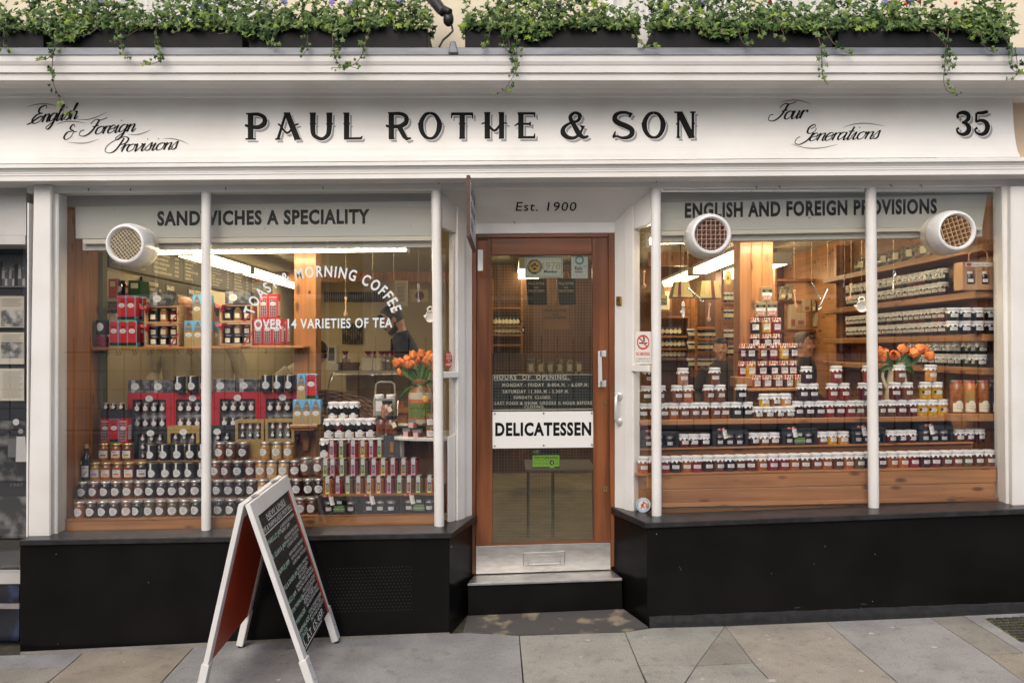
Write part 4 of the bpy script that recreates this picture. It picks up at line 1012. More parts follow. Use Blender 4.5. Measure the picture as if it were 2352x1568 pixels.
def card_lines(a, x0, y0, x1, n, pitch, y=.264):
 mb = MB()
 for i in range(n): mb.ext([(x0, y0 + i * pitch), (x1 - (i % 3) * 4, y0 + i * pitch), (x1 - (i % 3) * 4, y0 + i * pitch + .8), (x0, y0 + i * pitch + .8)], y - .0008, y)
 mb.build('print_line', INKFINE, a, kind='stuff')
a = photo(-60, 586, 60, 660, mat('photo_sky', (.16, .155, .15), .5), 'black and white photograph of staff outside the shop')
mb = MB(); fit_text(mb, 'PAUL ROTHE & SON', -40, 58, 592, 6, F(.2635)); mb.build('lettering', mat('photo_dark', (.03, .03, .03), .5), a)
mb = MB()
for i, (px, h) in enumerate(((8, 34), (14, 30), (25, 36), (30, 33), (45, 38), (54, 36))):
 mb.ext([(px - 3, 655 - h), (px + 3, 655 - h), (px + 4, 640), (px - 4, 640)], .2625, .2645, i % 2)
 disc(mb, W(px, 655 - h - 3.5, .2645), .008, .002, 8, 2)
 mb.ext([(px - 3, 640), (px + 3, 640), (px + 2.6, 656), (px - 2.6, 656)], .2625, .2645, 1 - i % 2)
mb.ext([(-50, 600), (6, 600), (6, 656), (-50, 656)], .2636, .2648, 3); mb.ext([(33, 606), (41, 606), (41, 656), (33, 656)], .2636, .2648, 3)
mb.build('photo_print', [mat('photo_white', (.55, .54, .52), .5), mat('photo_mid', (.14, .14, .14), .5), mat('photo_skin', (.30, .29, .28), .5), mat('photo_dark', (.02, .02, .02), .5)], a)
for y0, y1, ph, lab in ((680, 752, (712, 750), 'cream card with text above a photograph of a street'), (763, 836, (786, 822), 'cream card with a photograph between two texts'), (846, 920, None, 'cream typewritten page on the black board')):
 a = photo(-10, y0, 55, y1, CARD, lab)
 if ph:
  mb = MB(); mb.ext([(2, ph[0]), (53, ph[0]), (53, ph[1]), (2, ph[1])], .2632, .2648); mb.build('photo_print', PHOTOL, a)
  card_lines(a, 4, y0 + 6, 50, 5, 4)
 else: card_lines(a, 6, y0 + 8, 52, 14, 4.4)
a = photo(-60, 966, 64, 1104, PHOTO, 'large black and white photograph of a man in a white coat')
mb = MB(); disc(mb, W(37, 969, .2645), .026, .002, 18, 0); disc(mb, W(37, 969, .2625), .020, .002, 18, 1)
mb.ext([(18, 1008), (52, 1008), (52, 1050), (18, 1050)], .2625, .2645, 2); disc(mb, W(48, 990, .2645), .016, .002, 12, 3); mb.ext([(38, 1002), (58, 1002), (62, 1060), (36, 1060)], .2605, .2625, 1)
mb.build('photo_print', [MATS['photo_dark'], MATS['photo_white'], MATS['photo_mid'], MATS['photo_skin']], a)
mb = MB(); fit_text(mb, '1947', 24, 53, 1117, 8, F(.2635)); mb.build('lettering', MATS['photo_mid'], nb)
a = photo(-60, 1140, 64, 1235, PHOTO, 'dark black and white photograph near the bottom of the window')
mb = MB(); mb.ext([(-250, 1240.5), (60, 1240.5), (60, 1300), (-250, 1318)], .26, .32); mb.build('display_base', mat('grey_display', (.06, .06, .058), .5), nb)
mb = MB(); mb.ext([(-250, 1318), (62, 1316), (62, 1340), (-250, 1342)], -.05, .03); mb.build('sill', NG, nb)
MARB = mat('blue_marble', (.016, .018, .024), .15, col2=(.030, .042, .095), var=.1, vscale=9, detail=9, lo=.36, hi=.47)
for i, (a, b) in enumerate(((1343, 1385), (1398, 1470))):
 for j in range(3):
  x1 = 44 - j * 90; mb = MB(); mb.ext([(x1 - 89, a), (x1, a), (x1, b), (x1 - 89, b)], -.06, .1); mb.build('tile', MARB, nb)
mb = MB(); mb.ext([(-250, 1385.5), (44, 1385.5), (44, 1397.5), (-250, 1397.5)], -.065, .1); mb.build('ledge', mat('grey_ledge', (.30, .28, .28), .4, var=.3, vscale=10), nb)
# ------------------------------------------------------------------ A-board on the pavement
CH = mat('signboard_black', (.020, .021, .023), .55, var=.35, vscale=5)
OX = mat('ox_red_paint', (.52, .070, .024), .4, bump=.1, var=.25, vscale=3)
AWHITE = mat('white_board_paint', (.82, .81, .78), .45, bump=.1, bscale=30, var=.12, vscale=6)
ff, fr, nf, nr = G(776, 1470), G(555, 1480), None, None
nf = Vector((-.885, -.90, 0)); nf.z = ground_z(nf.x, nf.y)
nr = Vector((-1.440, -.90, 0)); nr.z = ground_z(nr.x, nr.y)
rf, rn = W(650, 1091, -.19), W(561, 1158, -.88)
ab = thing('pavement_board', 'white framed folding blackboard with red inner sides on the pavement', 'sandwich board', ((ff + nr) / 2).to_tuple(), world=True)
def leaf_frame(name, tn, tf, bn, bf, out):
 """one leaf: near/far top corners and near/far feet; out = +1 for the lettered side"""
 u = (tf - tn).normalized(); d = ((bn + bf) / 2 - (tn + tf) / 2).normalized(); n = u.cross(d).normalized()
 if n.x * out < 0: n = -n
 LN, LF = (bn - tn), (bf - tf)
 def bar(name, p, q, w, t0, t1, m=AWHITE, side=u, bev=.002):
  mb = MB(); s = side * w / 2
  mb.hexa([p - s + n * t1, p + s + n * t1, q + s + n * t1, q - s + n * t1], [p - s + n * t0, p + s + n * t0, q + s + n * t0, q - s + n * t0])
  return mb.build(name, m, ab, bevel=bev)
 wd = .052
 for top, L, sgn in ((tn, LN, 1), (tf, LF, -1)):
  o = u * sgn * wd / 2
  bar('stile', top + o, top + o + L * .80, wd, -.012, .012)
  lg = bar('leg', top + o + L * .79, top + o + L * .985, wd + .006, -.018, .018)
  mb = MB()
  for k in (.83, .90): mb.ball(top + o + L * k + n * .018, .004, 6, 4)
  mb.build('screw_head', BUTTON, lg, kind='stuff')
  mb = MB(); e = top + o + L * .985; mb.lathe([(.016, 0), (.016, .018), (.012, .02)], 10, (e.x, e.y, (top + L).z - .004)); mb.build('rubber_foot', DARKM, lg)
 d2 = (LN + LF).normalized()
 a, b = tn + u * wd, tf - u * wd
 bar('top_rail', a + d2 * .032 + u * .0, a + d2 * .032, 0, 0, 0) if 0 else None
 mb = MB(); mb.hexa([a + n * .0115, b + n * .0115, b + d2 * .075 + n * .0115, a + d2 * .075 + n * .0115], [a - n * .0115, b - n * .0115, b + d2 * .075 - n * .0115, a + d2 * .075 - n * .0115]); mb.build('top_rail', AWHITE, ab, bevel=.002)
 return u, d2, n, a, b
u, d2, n, a, b = leaf_frame('front', rn + Vector((.014, 0, 0)), rf + Vector((.014, 0, 0)), nf, ff, 1)
LH = (ff - rf).length
PL, PW = LH * .80, (b - a).length
for (q0, q1, m, nm) in ((.001, .0035, CH, 'blackboard_panel'), (-.006, .0005, OX, 'inner_panel')):
 mb = MB(); A, B = a + d2 * .0755, b + d2 * .0755; C, Dd = b + d2 * PL, a + d2 * PL
 mb.hexa([p + n * q1 for p in (A, B, C, Dd)], [p + n * q0 for p in (A, B, C, Dd)]); o = mb.build(nm, m, ab)
 if m is CH: board = o
mb = MB(); e = b - u * .022; mb.hexa([p + n * .006 for p in (e + d2 * .0756, b + d2 * .0756, b + d2 * PL, e + d2 * PL)], [p + n * .0036 for p in (e + d2 * .0756, b + d2 * .0756, b + d2 * PL, e + d2 * PL)]); mb.build('red_edge', OX, ab)
def AB(x, y): return a + u * (PW * x) + d2 * (.08 + (PL - .085) * y) + n * .0044
W_, G_ = MB(), MB()
for t, x0, x1, y, h, g in (('NEW LINES', .22, .80, .060, .038, 0), ('AMS & MARMALADES FROM BALI', .01, .93, .125, .036, 0), ('AMARILLO JAM', .01, .45, .215, .034, 1), ('A SHARP RICH INDONESIAN', .46, .93, .190, .024, 0), ('BERRY JAM', .46, .72, .222, .024, 0),
 ('NK GUAVA JAM', .01, .46, .318, .034, 1), ('INDONESIAN PINK GUAVAS', .48, .93, .280, .024, 0), ('PRODUCING A TEXTURED RIPE', .48, .92, .312, .022, 0), ('& FRAGRANT DELICACY', .48, .86, .342, .022, 0),
 ('NEAPPLE JAM', .01, .40, .438, .032, 1), ('FLESHY GOLDEN PINEAPPLES', .46, .94, .402, .023, 0), ('GROWN ON THE VOLCANIC', .48, .90, .440, .022, 0), ('SLOPES OF BALI. TRY & ENJOY!', .48, .95, .475, .022, 0),
 ('EAPPLE & GINGER JAM', .01, .50, .552, .030, 1), ('TROPICAL PINEAPPLE', .52, .92, .538, .022, 0), ('WITH YOUNG GINGER.', .50, .88, .568, .022, 0), ('FIERY & EXOTIC.', .50, .82, .596, .022, 0),
 ('ANGO JAM', .01, .32, .650, .030, 1), ('TROPICAL MANGO FROM BALI', .36, .94, .626, .022, 0), ('PRODUCING A SUNSET-ORANGE JAM', .38, .96, .655, .022, 0),
 ('NGERINE MARMALADE', .01, .46, .722, .030, 1), ('DELICATE FLAVOURS', .50, .94, .694, .022, 0), ('HAVE A UNIQUE BITTERSWEET', .44, .92, .722, .020, 0), ('MARMALADE BASE.', .44, .80, .748, .020, 0),
 ('ME MARMALADE', .01, .40, .806, .030, 1), ('TROPICAL LIMES. FEISTY', .42, .94, .772, .022, 0), ('AND MOUTH WATERING.', .46, .94, .800, .022, 0), ('E MARMALADE', .01, .44, .878, .030, 1), ('TH GINGER', .01, .30, .918, .030, 1),
 ('YOUNG GINGER BLENDED', .46, .95, .850, .022, 0), ('WITH TROPICAL LIMES', .46, .90, .878, .022, 0), ('SPICY TANGY & PIQUANT!', .46, .95, .908, .022, 0), ('LL AT £5.45P.', .05, .86, .975, .050, 0)):
 fit_text(G_ if g else W_, t, x0, x1, y, h, AB, bold=0, sp=.04)
for x0, x1, y in ((.22, .80, .070), (.01, .94, .138), (.05, .72, .988)):
 ribbon(W_, [(x0, y), ((x0 + x1) / 2, y), (x1, y)], lambda t, a_, b_: .003, AB)
W_.build('chalk_lettering', CHALK, board); G_.build('chalk_lettering', CHALKG, board, label='green chalk names of the jams')
u, d2, n, a, b = leaf_frame('rear', rn - Vector((.014, 0, 0)), rf - Vector((.014, 0, 0)), nr, fr, -1)
for (q0, q1, m, nm) in ((.001, .0035, CH, 'blackboard_panel'), (-.006, .0005, OX, 'inner_panel')):
 mb = MB(); A, B = a + d2 * .0755, b + d2 * .0755; C, Dd = b + d2 * PL, a + d2 * PL
 mb.hexa([p + n * q1 for p in (A, B, C, Dd)], [p + n * q0 for p in (A, B, C, Dd)]); mb.build(nm, m, ab)
mb = MB()
for k in (.25, .75):
 p = rn.lerp(rf, k); mb.box(p.x - .012, p.x + .012, p.y - .03, p.y + .03, p.z + .001, p.z + .005)
mb.build('hinge', BUTTON, ab, kind='stuff')
# ------------------------------------------------------------------ extractor fans in the panes
FW = mat('fan_white_plastic', (.78, .77, .75), .3, coat=.2)
FC = mat('fan_cream_plastic', (.66, .62, .50), .35)
def fan(px, py, r, lab, grid, m_in, rot):
 x, z = X(px, -.10), Z(py, -.10)
 f = thing('extractor_fan', lab, 'fan', (x, 0, z), 'extractor fans in the windows', world=True)
 def ring(name, prof, m):
  mb = MB()
  rings = [[(x + q * math.cos(2 * math.pi * k / 32), y, z + q * math.sin(2 * math.pi * k / 32)) for k in range(32)] for q, y in prof]
  mb.loft(rings, 0, True, True, False); return mb.build(name, m, f)
 ring('outer_ring', [(r * .71, -.085), (r * .735, -.100), (r * .79, -.106), (r * .86, -.103), (r * .93, -.088), (r * .98, -.062), (r * 1.0, -.035), (r * 1.0, -.006), (r * .7, -.005)], FW)
 ring('inner_body', [(r * .96, .004), (r * .98, .02), (r * .97, .06), (r * .90, .085), (r * .6, .095)], FC)
 mb = MB(); disc(mb, Vector((x, -.03, z)), r * .74, .01, 28); mb.build('shutter', m_in, f)
 mb = MB()
 q = r * .735; c, s = math.cos(rot), math.sin(rot)
 for i in range(-grid, grid + 1):
  t = q * i / (grid + .6); h = math.sqrt(max(0, q * q - t * t))
  for ax in (0, 1):
   p0, p1 = ((t, -h), (t, h)) if ax == 0 else ((-h, t), (h, t))
   P0 = Vector((x + p0[0] * c - p0[1] * s, 0, z + p0[0] * s + p0[1] * c)); P1_ = Vector((x + p1[0] * c - p1[1] * s, 0, z + p1[0] * s + p1[1] * c))
   d = (P1_ - P0).normalized(); nn = Vector((-d.z, 0, d.x)) * .0011
   y0, y1 = -.092 + (.001 if ax else 0), -.055
   mb.hexa([P0 - nn + Vector((0, y0, 0)), P1_ - nn + Vector((0, y0, 0)), P1_ + nn + Vector((0, y0, 0)), P0 + nn + Vector((0, y0, 0))], [P0 - nn + Vector((0, y1, 0)), P1_ - nn + Vector((0, y1, 0)), P1_ + nn + Vector((0, y1, 0)), P0 + nn + Vector((0, y1, 0))])
 mb.build('grille', m_in, f)
 mb = MB(); mb.box(x + (r * .97 if px < 1170 else -r * .97) - .004, x + (r * .97 if px < 1170 else -r * .97) + .004, -.04, -.03, z + .02, z + .028); mb.build('clip', FW, f)
fan(287, 560, .124, 'white extractor fan with a diagonal grille in the far-left pane', 5, mat('fan_grille_cream', (.66, .58, .43), .5), R(38))
fan(1634, 538, .126, 'white extractor fan with a square grille covering the word ENGLISH', 3, mat('fan_grille_pink', (.52, .36, .29), .5), 0)
fan(2198, 530, .124, 'white extractor fan with a slanted grille in the far-right pane', 3, mat('fan_grille_tan', (.62, .44, .27), .5), R(17))
# ------------------------------------------------------------------ the shop inside: floor, walls, ceiling
FL, CE = .25, 2.64
XWL, XWR, YB = -3.0, 3.05, 6.4
mb = MB(); mb.box(-3.0, 3.4, .30, YB + .2, FL - .05, FL); mb.build('floor', mat('shop_floor', (.30, .26, .16), .5, bump=.1, var=.35, vscale=6), kind='structure')
mb = MB(); mb.box(-1.0, 1.2, .32, 1.0, FL + .001, FL + .012); mb.build('door_mat', mat('brown_mat', (.10, .06, .035), .9, bump=.5, bscale=150), label='brown coir mat inside the shop door', cat='mat')
CREAMW = mat('cream_wall_paint', (.58, .50, .34), .7, var=.08, vscale=3)
mb = MB(); mb.box(-3.0, 3.4, YB, YB + .1, FL, CE); mb.build('back_wall', CREAMW, kind='structure')
mb = MB(); mb.box(XWL - .1, XWL, .52, YB, FL, CE); mb.build('left_wall', CREAMW, kind='structure')
mb = MB(); mb.box(XWR, XWR + .1, .05, YB, FL, CE); mb.build('right_wall', DPINEY, kind='structure')
mb = MB(); mb.box(-3.0, 3.4, .06, YB, CE, CE + .05); ceil = mb.build('ceiling', mat('ceiling_cream', (.40, .37, .28), .6), kind='structure')
SLATM = mat('ceiling_slat_cream', (.46, .42, .31), .5)
for i in range(52):
 y = .7 + i * .109
 mb = MB(); mb.box(-2.99, 3.04, y, y + .085, CE - .012, CE - .0005); mb.build('slat', SLATM, ceil)
mb = MB(); mb.box(-3.0, X(133) - .055, .50, .535, FL, CE); mb.build('left_return_wall', CREAMW, kind='structure')
# boarding below the shop window outside level: wall under the displays
# beams with pine boarding across the ceiling
def boarded(name, x0, x1, y, z0, z1, n, label, m=PINEZ, cat='beam'):
 t = thing(name, label, cat, ((x0 + x1) / 2, y, z0), world=True)
 for i in range(n):
  a, b = x0 + (x1 - x0) * i / n, x0 + (x1 - x0) * (i + 1) / n
  mb = MB(); mb.box(a + .002, b - .002, y, y + .05, z0, z1); mb.build('plank', m, t)
 return t
boarded('ceiling_beam', -2.99, 1.5, 4.6, 2.40, 2.52, 44, 'pine boarded beam across the ceiling behind the left window')
boarded('ceiling_beam', 1.3, 1.98, 2.82, 2.40, 2.53, 8, 'short pine boarded beam by the strip lights behind the right window')
# windows displays: side boarding
def planks_y(name, x, y0, y1, z0, z1, n, label, m, side, x2=None):
 t = thing(name, label, 'panelling', (x, y0, z0), world=True)
 for i in range(n):
  a, b = y0 + (y1 - y0) * i / n, y0 + (y1 - y0) * (i + 1) / n
  mb = MB(); mb.box(min(x, x + side * .02), max(x, x + side * .02), a + .0015, b - .0015, z0, z1); mb.build('plank', m, t, bevel=.002)
 return t
planks_y('pine_panelling', X(133, .0) - .012, .03, .47, Z(1226, .0), Z(443, .0), 5, 'upright pine boards lining the left end of the left window', PINEZ, -1)
mb = MB(); mb.box(X(133) - .05, X(133) + .012, .475, .53, .5, 2.55); mb.build('olive_post', mat('olive_paint', (.17, .155, .08), .6), label='olive green post at the back edge of the pine boards', cat='post')
planks_y('pine_panelling', 2.945, .03, .55, Z(1162, .0), Z(428, .0), 4, 'upright pine boards lining the right end of the right window', wood('red_pine_upright', (.26, .10, .034), (.42, .18, .062), 'z', .4), 1)
# white boards with black lettering at the window heads
def head_sign(name, q, y, txt, x0, x1, base, h, slope, label, screws, ledge):
 t = thing(name, label, 'sign', W((q[0][0] + q[1][0]) / 2, q[2][1], y), world=True)
 mb = MB(); mb.ext(q, y, y + .015); bd = mb.build('board', mat('window_board', (.50, .50, .44), .5), t)
 mb = MB(); fit_text(mb, txt, x0, x1, base, h, F(y - .001), bold=2, sp=.06, slope=slope); mb.build('lettering', INK, bd)
 mb = MB()
 for p in screws: disc(mb, W(p[0], p[1], y), .0065, .003, 9)
 mb.build('screw_head', BUTTON, bd, kind='stuff')
 mb = MB(); mb.ext(ledge, y - .01, y + .09); mb.build('ledge', mat('ivory_paint', (.62, .58, .47), .5), t)
 l2 = [(a, b + (22 if i > 1 else 11)) for i, (a, b) in enumerate(ledge)]
 mb = MB(); mb.ext([(ledge[3][0], ledge[3][1] + .6), (ledge[2][0], ledge[2][1] + .6), (ledge[2][0], ledge[2][1] + 15), (ledge[3][0], ledge[3][1] + 15)], y + .02, y + .10); mb.build('valance', mat('valance_grey', (.50, .48, .41), .5), t)
 return t
head_sign('window_sign', [(173, 475), (998, 462), (998, 541), (174, 548)], .09, 'SANDWICHES A SPECIALITY', 361, 849, 517, 30, -.010, 'white board reading SANDWICHES A SPECIALITY inside the left window', [(262, 482), (606, 478), (608, 525), (942, 472), (943, 518)], [(190, 549.5), (998, 541.8), (998, 552), (190, 560)])
head_sign('window_sign', [(1510, 466), (2268, 445), (2256, 520), (1510, 530)], .09, 'ENGLISH AND FOREIGN PROVISIONS', 1573, 2152, 499, 31, -.017, 'white board reading ENGLISH AND FOREIGN PROVISIONS inside the right window', [(1515, 467), (1515, 507), (1860, 460), (1859, 500)], [(1510, 531), (2256, 520.5), (2256, 528), (1510, 541)])
mb = MB(); mb.ext([(134, 440), (998, 434), (998, 462), (134, 476)], .10, .2); mb.build('window_bulkhead', mat('bulkhead_grey', (.42, .40, .33), .6, var=.15, vscale=3), label='grey bulkhead board above the SANDWICHES sign', cat='board')
mb = MB(); mb.ext([(1510, 434), (2300, 428), (2300, 446), (1510, 467)], .10, .2); mb.build('window_bulkhead', MATS['bulkhead_grey'], label='grey bulkhead board above the FOREIGN PROVISIONS sign', cat='board')
# fluorescent lights
TUBE = mat('lit_tube', (1, .95, .8), .4, emit=(1.0, .83, .54), estr=46.0)
DIFF = mat('lit_diffuser', (1, .93, .75), .4, emit=(1.0, .80, .47), estr=12.0)
BATT = mat('light_housing', (.62, .60, .52), .5)
def tube_light(xa, pa, xb, pb, y, label):
 t = thing('strip_light', label, 'light', W((xa + xb) / 2, (pa + pb) / 2, y), 'strip lights at the window heads', world=True)
 mb = MB(); mb.tube([W(xa, pa, y), W(xb, pb, y)], .0165, 10); mb.build('tube', TUBE, t)
 mb = MB(); mb.ext([(xa, pa - 17), (xb, pb - 17), (xb, pb - 9), (xa, pa - 9)], y - .02, y + .03); mb.build('housing', BATT, t)
 mb = MB(); mb.ext([(xb, pb - 20), (xb + 8, pb - 20), (xb + 8, pb + 12), (xb, pb + 12)], y - .02, y + .02); mb.build('end_cap', BATT, t)
 mb = MB(); mb.ext([(xa - 8, pa - 20), (xa, pa - 20), (xa, pa + 12), (xa - 8, pa + 12)], y - .02, y + .02); mb.build('end_cap', BATT, t)
tube_light(352, 578, 932, 571, .22, 'lit fluorescent tube under the SANDWICHES board')
tube_light(1492, 555, 2160, 539, .22, 'lit fluorescent tube under the FOREIGN PROVISIONS board')
def fitting(x0, x1, y0, y1, z0, z1, label, m=DIFF):
 t = thing('ceiling_light', label, 'light', ((x0 + x1) / 2, (y0 + y1) / 2, z1), 'strip lights on the shop ceiling', world=True)
 mb = MB(); mb.box(x0, x1, y0 + .03, y1 - .03, z0, z1 - .03); mb.build('diffuser', m, t)
 mb = MB(); mb.box(x0 - .01, x1 + .01, y0, y1, z1 - .0295, z1); mb.build('housing', BATT, t)
 for a in (y0, y1 - .029):
  mb = MB(); mb.box(x0 - .008, x1 + .008, a, a + .029, z0 - .006, z1 - .03); mb.build('end_cap', BATT, t)
fitting(-2.74, -2.60, 1.9, 3.38, 2.39, 2.475, 'nearer lit strip light above the menu boards')
fitting(-2.74, -2.60, 3.45, 5.6, 2.39, 2.475, 'farther lit strip light above the menu boards')
fitting(1.70, 1.82, 1.0, 2.74, 2.32, 2.40, 'nearer lit ceiling strip light behind the right window')
fitting(1.70, 1.82, 2.92, 4.6, 2.32, 2.40, 'farther lit ceiling strip light behind the right window')
fitting(.1, .32, 3.0, 4.4, 2.40, 2.50, 'lit ceiling strip light seen through the door glass')
fitting(2.35, 2.55, 2.6, 4.2, 2.40, 2.50, 'lit ceiling strip light near the right-hand wall shelves')
# posts
def post(px0, px1, pt, pb, y, dpt, label, nx):
 t = thing('pine_post', label, 'post', W((px0 + px1) / 2, pb, y), world=True)
 x0, x1 = X(px0, y), X(px1, y)
 for i in range(nx):
  a, b = x0 + (x1 - x0) * i / nx, x0 + (x1 - x0) * (i + 1) / nx
  mb = MB(); mb.box(a, b - .001, y, y + dpt, Z(pb, y), Z(pt, y)); mb.build('board', PINEZ, t, bevel=.003)
 return t
po = post(675, 726, 480, 1110, .52, .14, 'pale pine post with dark knots behind the left window', 1)
mb = MB()
for px, py in ((711, 671), (709, 797), (693, 800)): disc(mb, W(px, py, .52), .012 if py < 700 else .009, .0012, 10, sx=.8)
mb.build('knot', mat('dark_knot', (.05, .016, .008), .6), po)
post(1700, 1776, 480, 1000, .48, .15, 'broad pine post behind the pyramid of small tins', 3)
# ------------------------------------------------------------------ left window: stepped bench, shelves
def board_thing(name, label, cat, q, y0, y1, m=PINEX, bevel=.003, part='board'):
 t = thing(name, label, cat, W((q[0][0] + q[2][0]) / 2, q[2][1], y0), world=True)
 mb = MB(); mb.ext(q, y0, y1); mb.build(part, m, t, bevel=bevel); return t
bn = thing('display_bench', 'stepped pine bench carrying the rows of jars in the left window', 'bench', W(570, 1222, .05), world=True)
mb = MB(); mb.ext([(150, 1197), (1000, 1180), (1000, 1216), (150, 1226)], .05, .075); mb.build('front_board', PINEX, bn, bevel=.003)
mb = MB(); mb.ext([(150, 1192.6), (1000, 1179), (1000, 1180), (150, 1196.8)], .045, .16); mb.build('tread', PINEX, bn)
ST = [(1146, 1135.5, .165), (1102, 1094, .245), (1059, 1051, .325)]     # upper steps: left/right height, depth
for i, (pl, pr, y) in enumerate(ST):
 mb = MB(); x1 = 748 if i else 1000; x0 = 165 + i * 10
 r = pl + (pr - pl) * (x1 - 185) / 815.0
 mb.ext([(x0, pl + 1), (x1, r + 1), (x1, r + 12), (x0, pl + 12)], y, y + .085); mb.build('step', PINEX, bn)
 mb = MB(); mb.ext([(x0, pl + 12.2), (x1, r + 12.2), (x1, r + 46), (x0, pl + 46)], y + .02, y + .03); mb.build('riser', DPINE, bn)
sh = board_thing('wall_shelf', 'pine shelf with cup hooks holding red tins and gift crates', 'shelf', [(195, 797.5), (697, 793), (697, 799), (195, 804.5)], .37, .60)
mb = MB(); mb.ext([(195, 805), (206, 805), (195, 812)], .38, .58); mb.build('bracket', WHITE, sh)
for px in (247, 268, 275, 305, 311, 338, 346, 371, 407, 440, 476, 545, 610):
 p = W(px, 804.5 - (px - 195) * .011, .375); mb = MB(); mb.tube([p, p + Vector((0, 0, -.012)), p + Vector((.010, 0, -.022)), p + Vector((.004, 0, -.032)), p + Vector((-.008, 0, -.026))], .0018, 5); mb.build('hook', DARKM, sh)
s2 = board_thing('post_shelf', 'small wooden bracket shelf on the pine post', 'shelf', [(666, 975.5), (729, 974), (729, 981), (666, 982.5)], .30, .515)
mb = MB(); mb.ext([(668, 983), (722, 982), (720, 988), (668, 989)], .32, .515); mb.build('batten', PINEX, s2)
mb = MB(); mb.ext([(690, 989.5), (712, 989), (707, 1034), (697, 1034)], .47, .515); mb.build('bracket', DPINE, s2)
ms = thing('marble_shelf', 'rounded white marble shelf holding tulips and honey jars', 'shelf', W(940, 1012, .12), world=True)
mb = MB(); zt = Z(1004, .10); P = [(X(865, .40), .45), (X(866, .30), .33), (X(893, .2), .22), (X(915, .13), .13), (X(950, .09), .09), (X(1003, .075), .075), (X(1030, .1), .12), (X(1046, .27), .30), (X(1046, .4), .5)]
mb.hexa([Vector((x, y, zt)) for x, y in P], [Vector((x, y, zt - .022)) for x, y in P]); mb.build('slab', mat('marble', (.70, .68, .62), .2, col2=(.45, .42, .36), var=.2, vscale=7, detail=9, lo=.3, hi=.45), ms, bevel=.004)
for i in range(5):
 mb = MB(); xa = X(900 + i * 29, .33); mb.box(xa, xa + .074, .34, .36, Z(1180, .3), zt - .0225); mb.build('plank', wood('dark_red_pine', (.16, .06, .022), (.28, .115, .042), 'z', .4), ms)
# ------------------------------------------------------------------ right window: benches and shelves
rb = thing('display_bench', 'low planked pine bench along the right window carrying jam jars', 'bench', W(1890, 1170, .05), world=True)
def rq(x0, x1, l0, l1, r0, r1):
 return [(x0, l0), (x1, r0), (x1, r1), (x0, l1)]
mb = MB(); mb.ext(rq(1484, 2290, 1092.5, 1124, 1075, 1108), .055, .075); mb.build('plank', PINEX, rb, bevel=.003)
mb = MB(); mb.ext(rq(1484, 2286, 1125, 1155, 1109, 1139.5), .055, .075); mb.build('plank', PINEX, rb, bevel=.003)
mb = MB(); mb.ext(rq(1484, 2294, 1156, 1165, 1140.5, 1150), .035, .075); mb.build('ledge', PINEX, rb, bevel=.002)
mb = MB(); mb.ext(rq(1484, 2300, 1165.5, 1183, 1150.5, 1160), .06, .075); mb.build('base_board', DPINE, rb)
mb = MB(); mb.ext(rq(1462, 2290, 1089, 1092, 1072, 1074.6), .05, .20); mb.build('tread', PINEX, rb)
for a, b in ((1093, 1124), (1125, 1155)):
 mb = MB(); mb.hexa([W(1483, a, .056), W(1483, b, .056), W(1458, b - 3, .19), W(1458, a - 2, .19)], [W(1484, a, .075), W(1484, b, .075), W(1462, b - 3, .2), W(1462, a - 2, .2)]); mb.build('end_plank', PINEY, rb)
mb = MB(); mb.ext(rq(1468, 2236, 1030, 1033.5, 1014, 1017.5), .16, .30); mb.build('step', PINEX, rb)
mb = MB(); mb.ext(rq(1468, 2234, 1034, 1090, 1018, 1074), .19, .21); mb.build('step_riser', DPINE, rb)
mb = MB(); mb.ext(rq(1466, 2186, 972, 1032, 958, 1016), .33, .35); mb.build('back_board', DPINE, rb)
board_thing('wall_shelf', 'long pine shelf of white-capped jam jars across the right window', 'shelf', rq(1468, 2190, 965, 977, 955.5, 966.5), .15, .42)
board_thing('wall_shelf', 'short pine shelf under the flag-capped jars', 'shelf', [(1718, 892), (1847, 890), (1847, 896.5), (1718, 898.5)], .30, .47)
cr = thing('wooden_block', 'small dark wooden block left of the flag-capped jars', 'block', W(1710, 888, .36), world=True)
mb = MB(); mb.ext([(1692, 866), (1729, 865), (1729, 888), (1692, 889)], .345, .50); mb.build('body', DPINE, cr, bevel=.004)
board_thing('batten', 'thin dark pine rail behind the white-capped jars', 'rail', rq(1500, 2180, 925, 933, 918, 926), .43, .46, DPINE)
# wall shelves running into the shop on the right
XE = 2.80
WS = [(2.250, 'topmost', 'holding packets'), (1.975, 'second', 'holding two rows of jars'), (1.715, 'third', 'with stacked jars at its end'), (1.515, 'fourth', 'behind the tulips'), (1.245, 'lowest', 'with four tall jars')]
for z, nm, ex in WS:
 t = thing('wall_shelf', '%s pine shelf on the right-hand wall %s' % (nm, ex), 'shelf', (XE, .2, z), 'shelves along the right-hand wall', world=True)
 y1 = .50 if nm == 'lowest' else 2.5
 mb = MB(); mb.box(XE if nm != 'lowest' else X(2182, .1), XWR - .001, .14 if nm != 'lowest' else .10, y1, z - .042, z); mb.build('board', DPINEY, t, bevel=.003)
mb = MB(); mb.box(XE + .12, XWR, 2.5, 2.55, .9, 2.55); mb.build('shelf_end', DPINEY, label='upright pine end board of the right-hand wall shelves', cat='board')
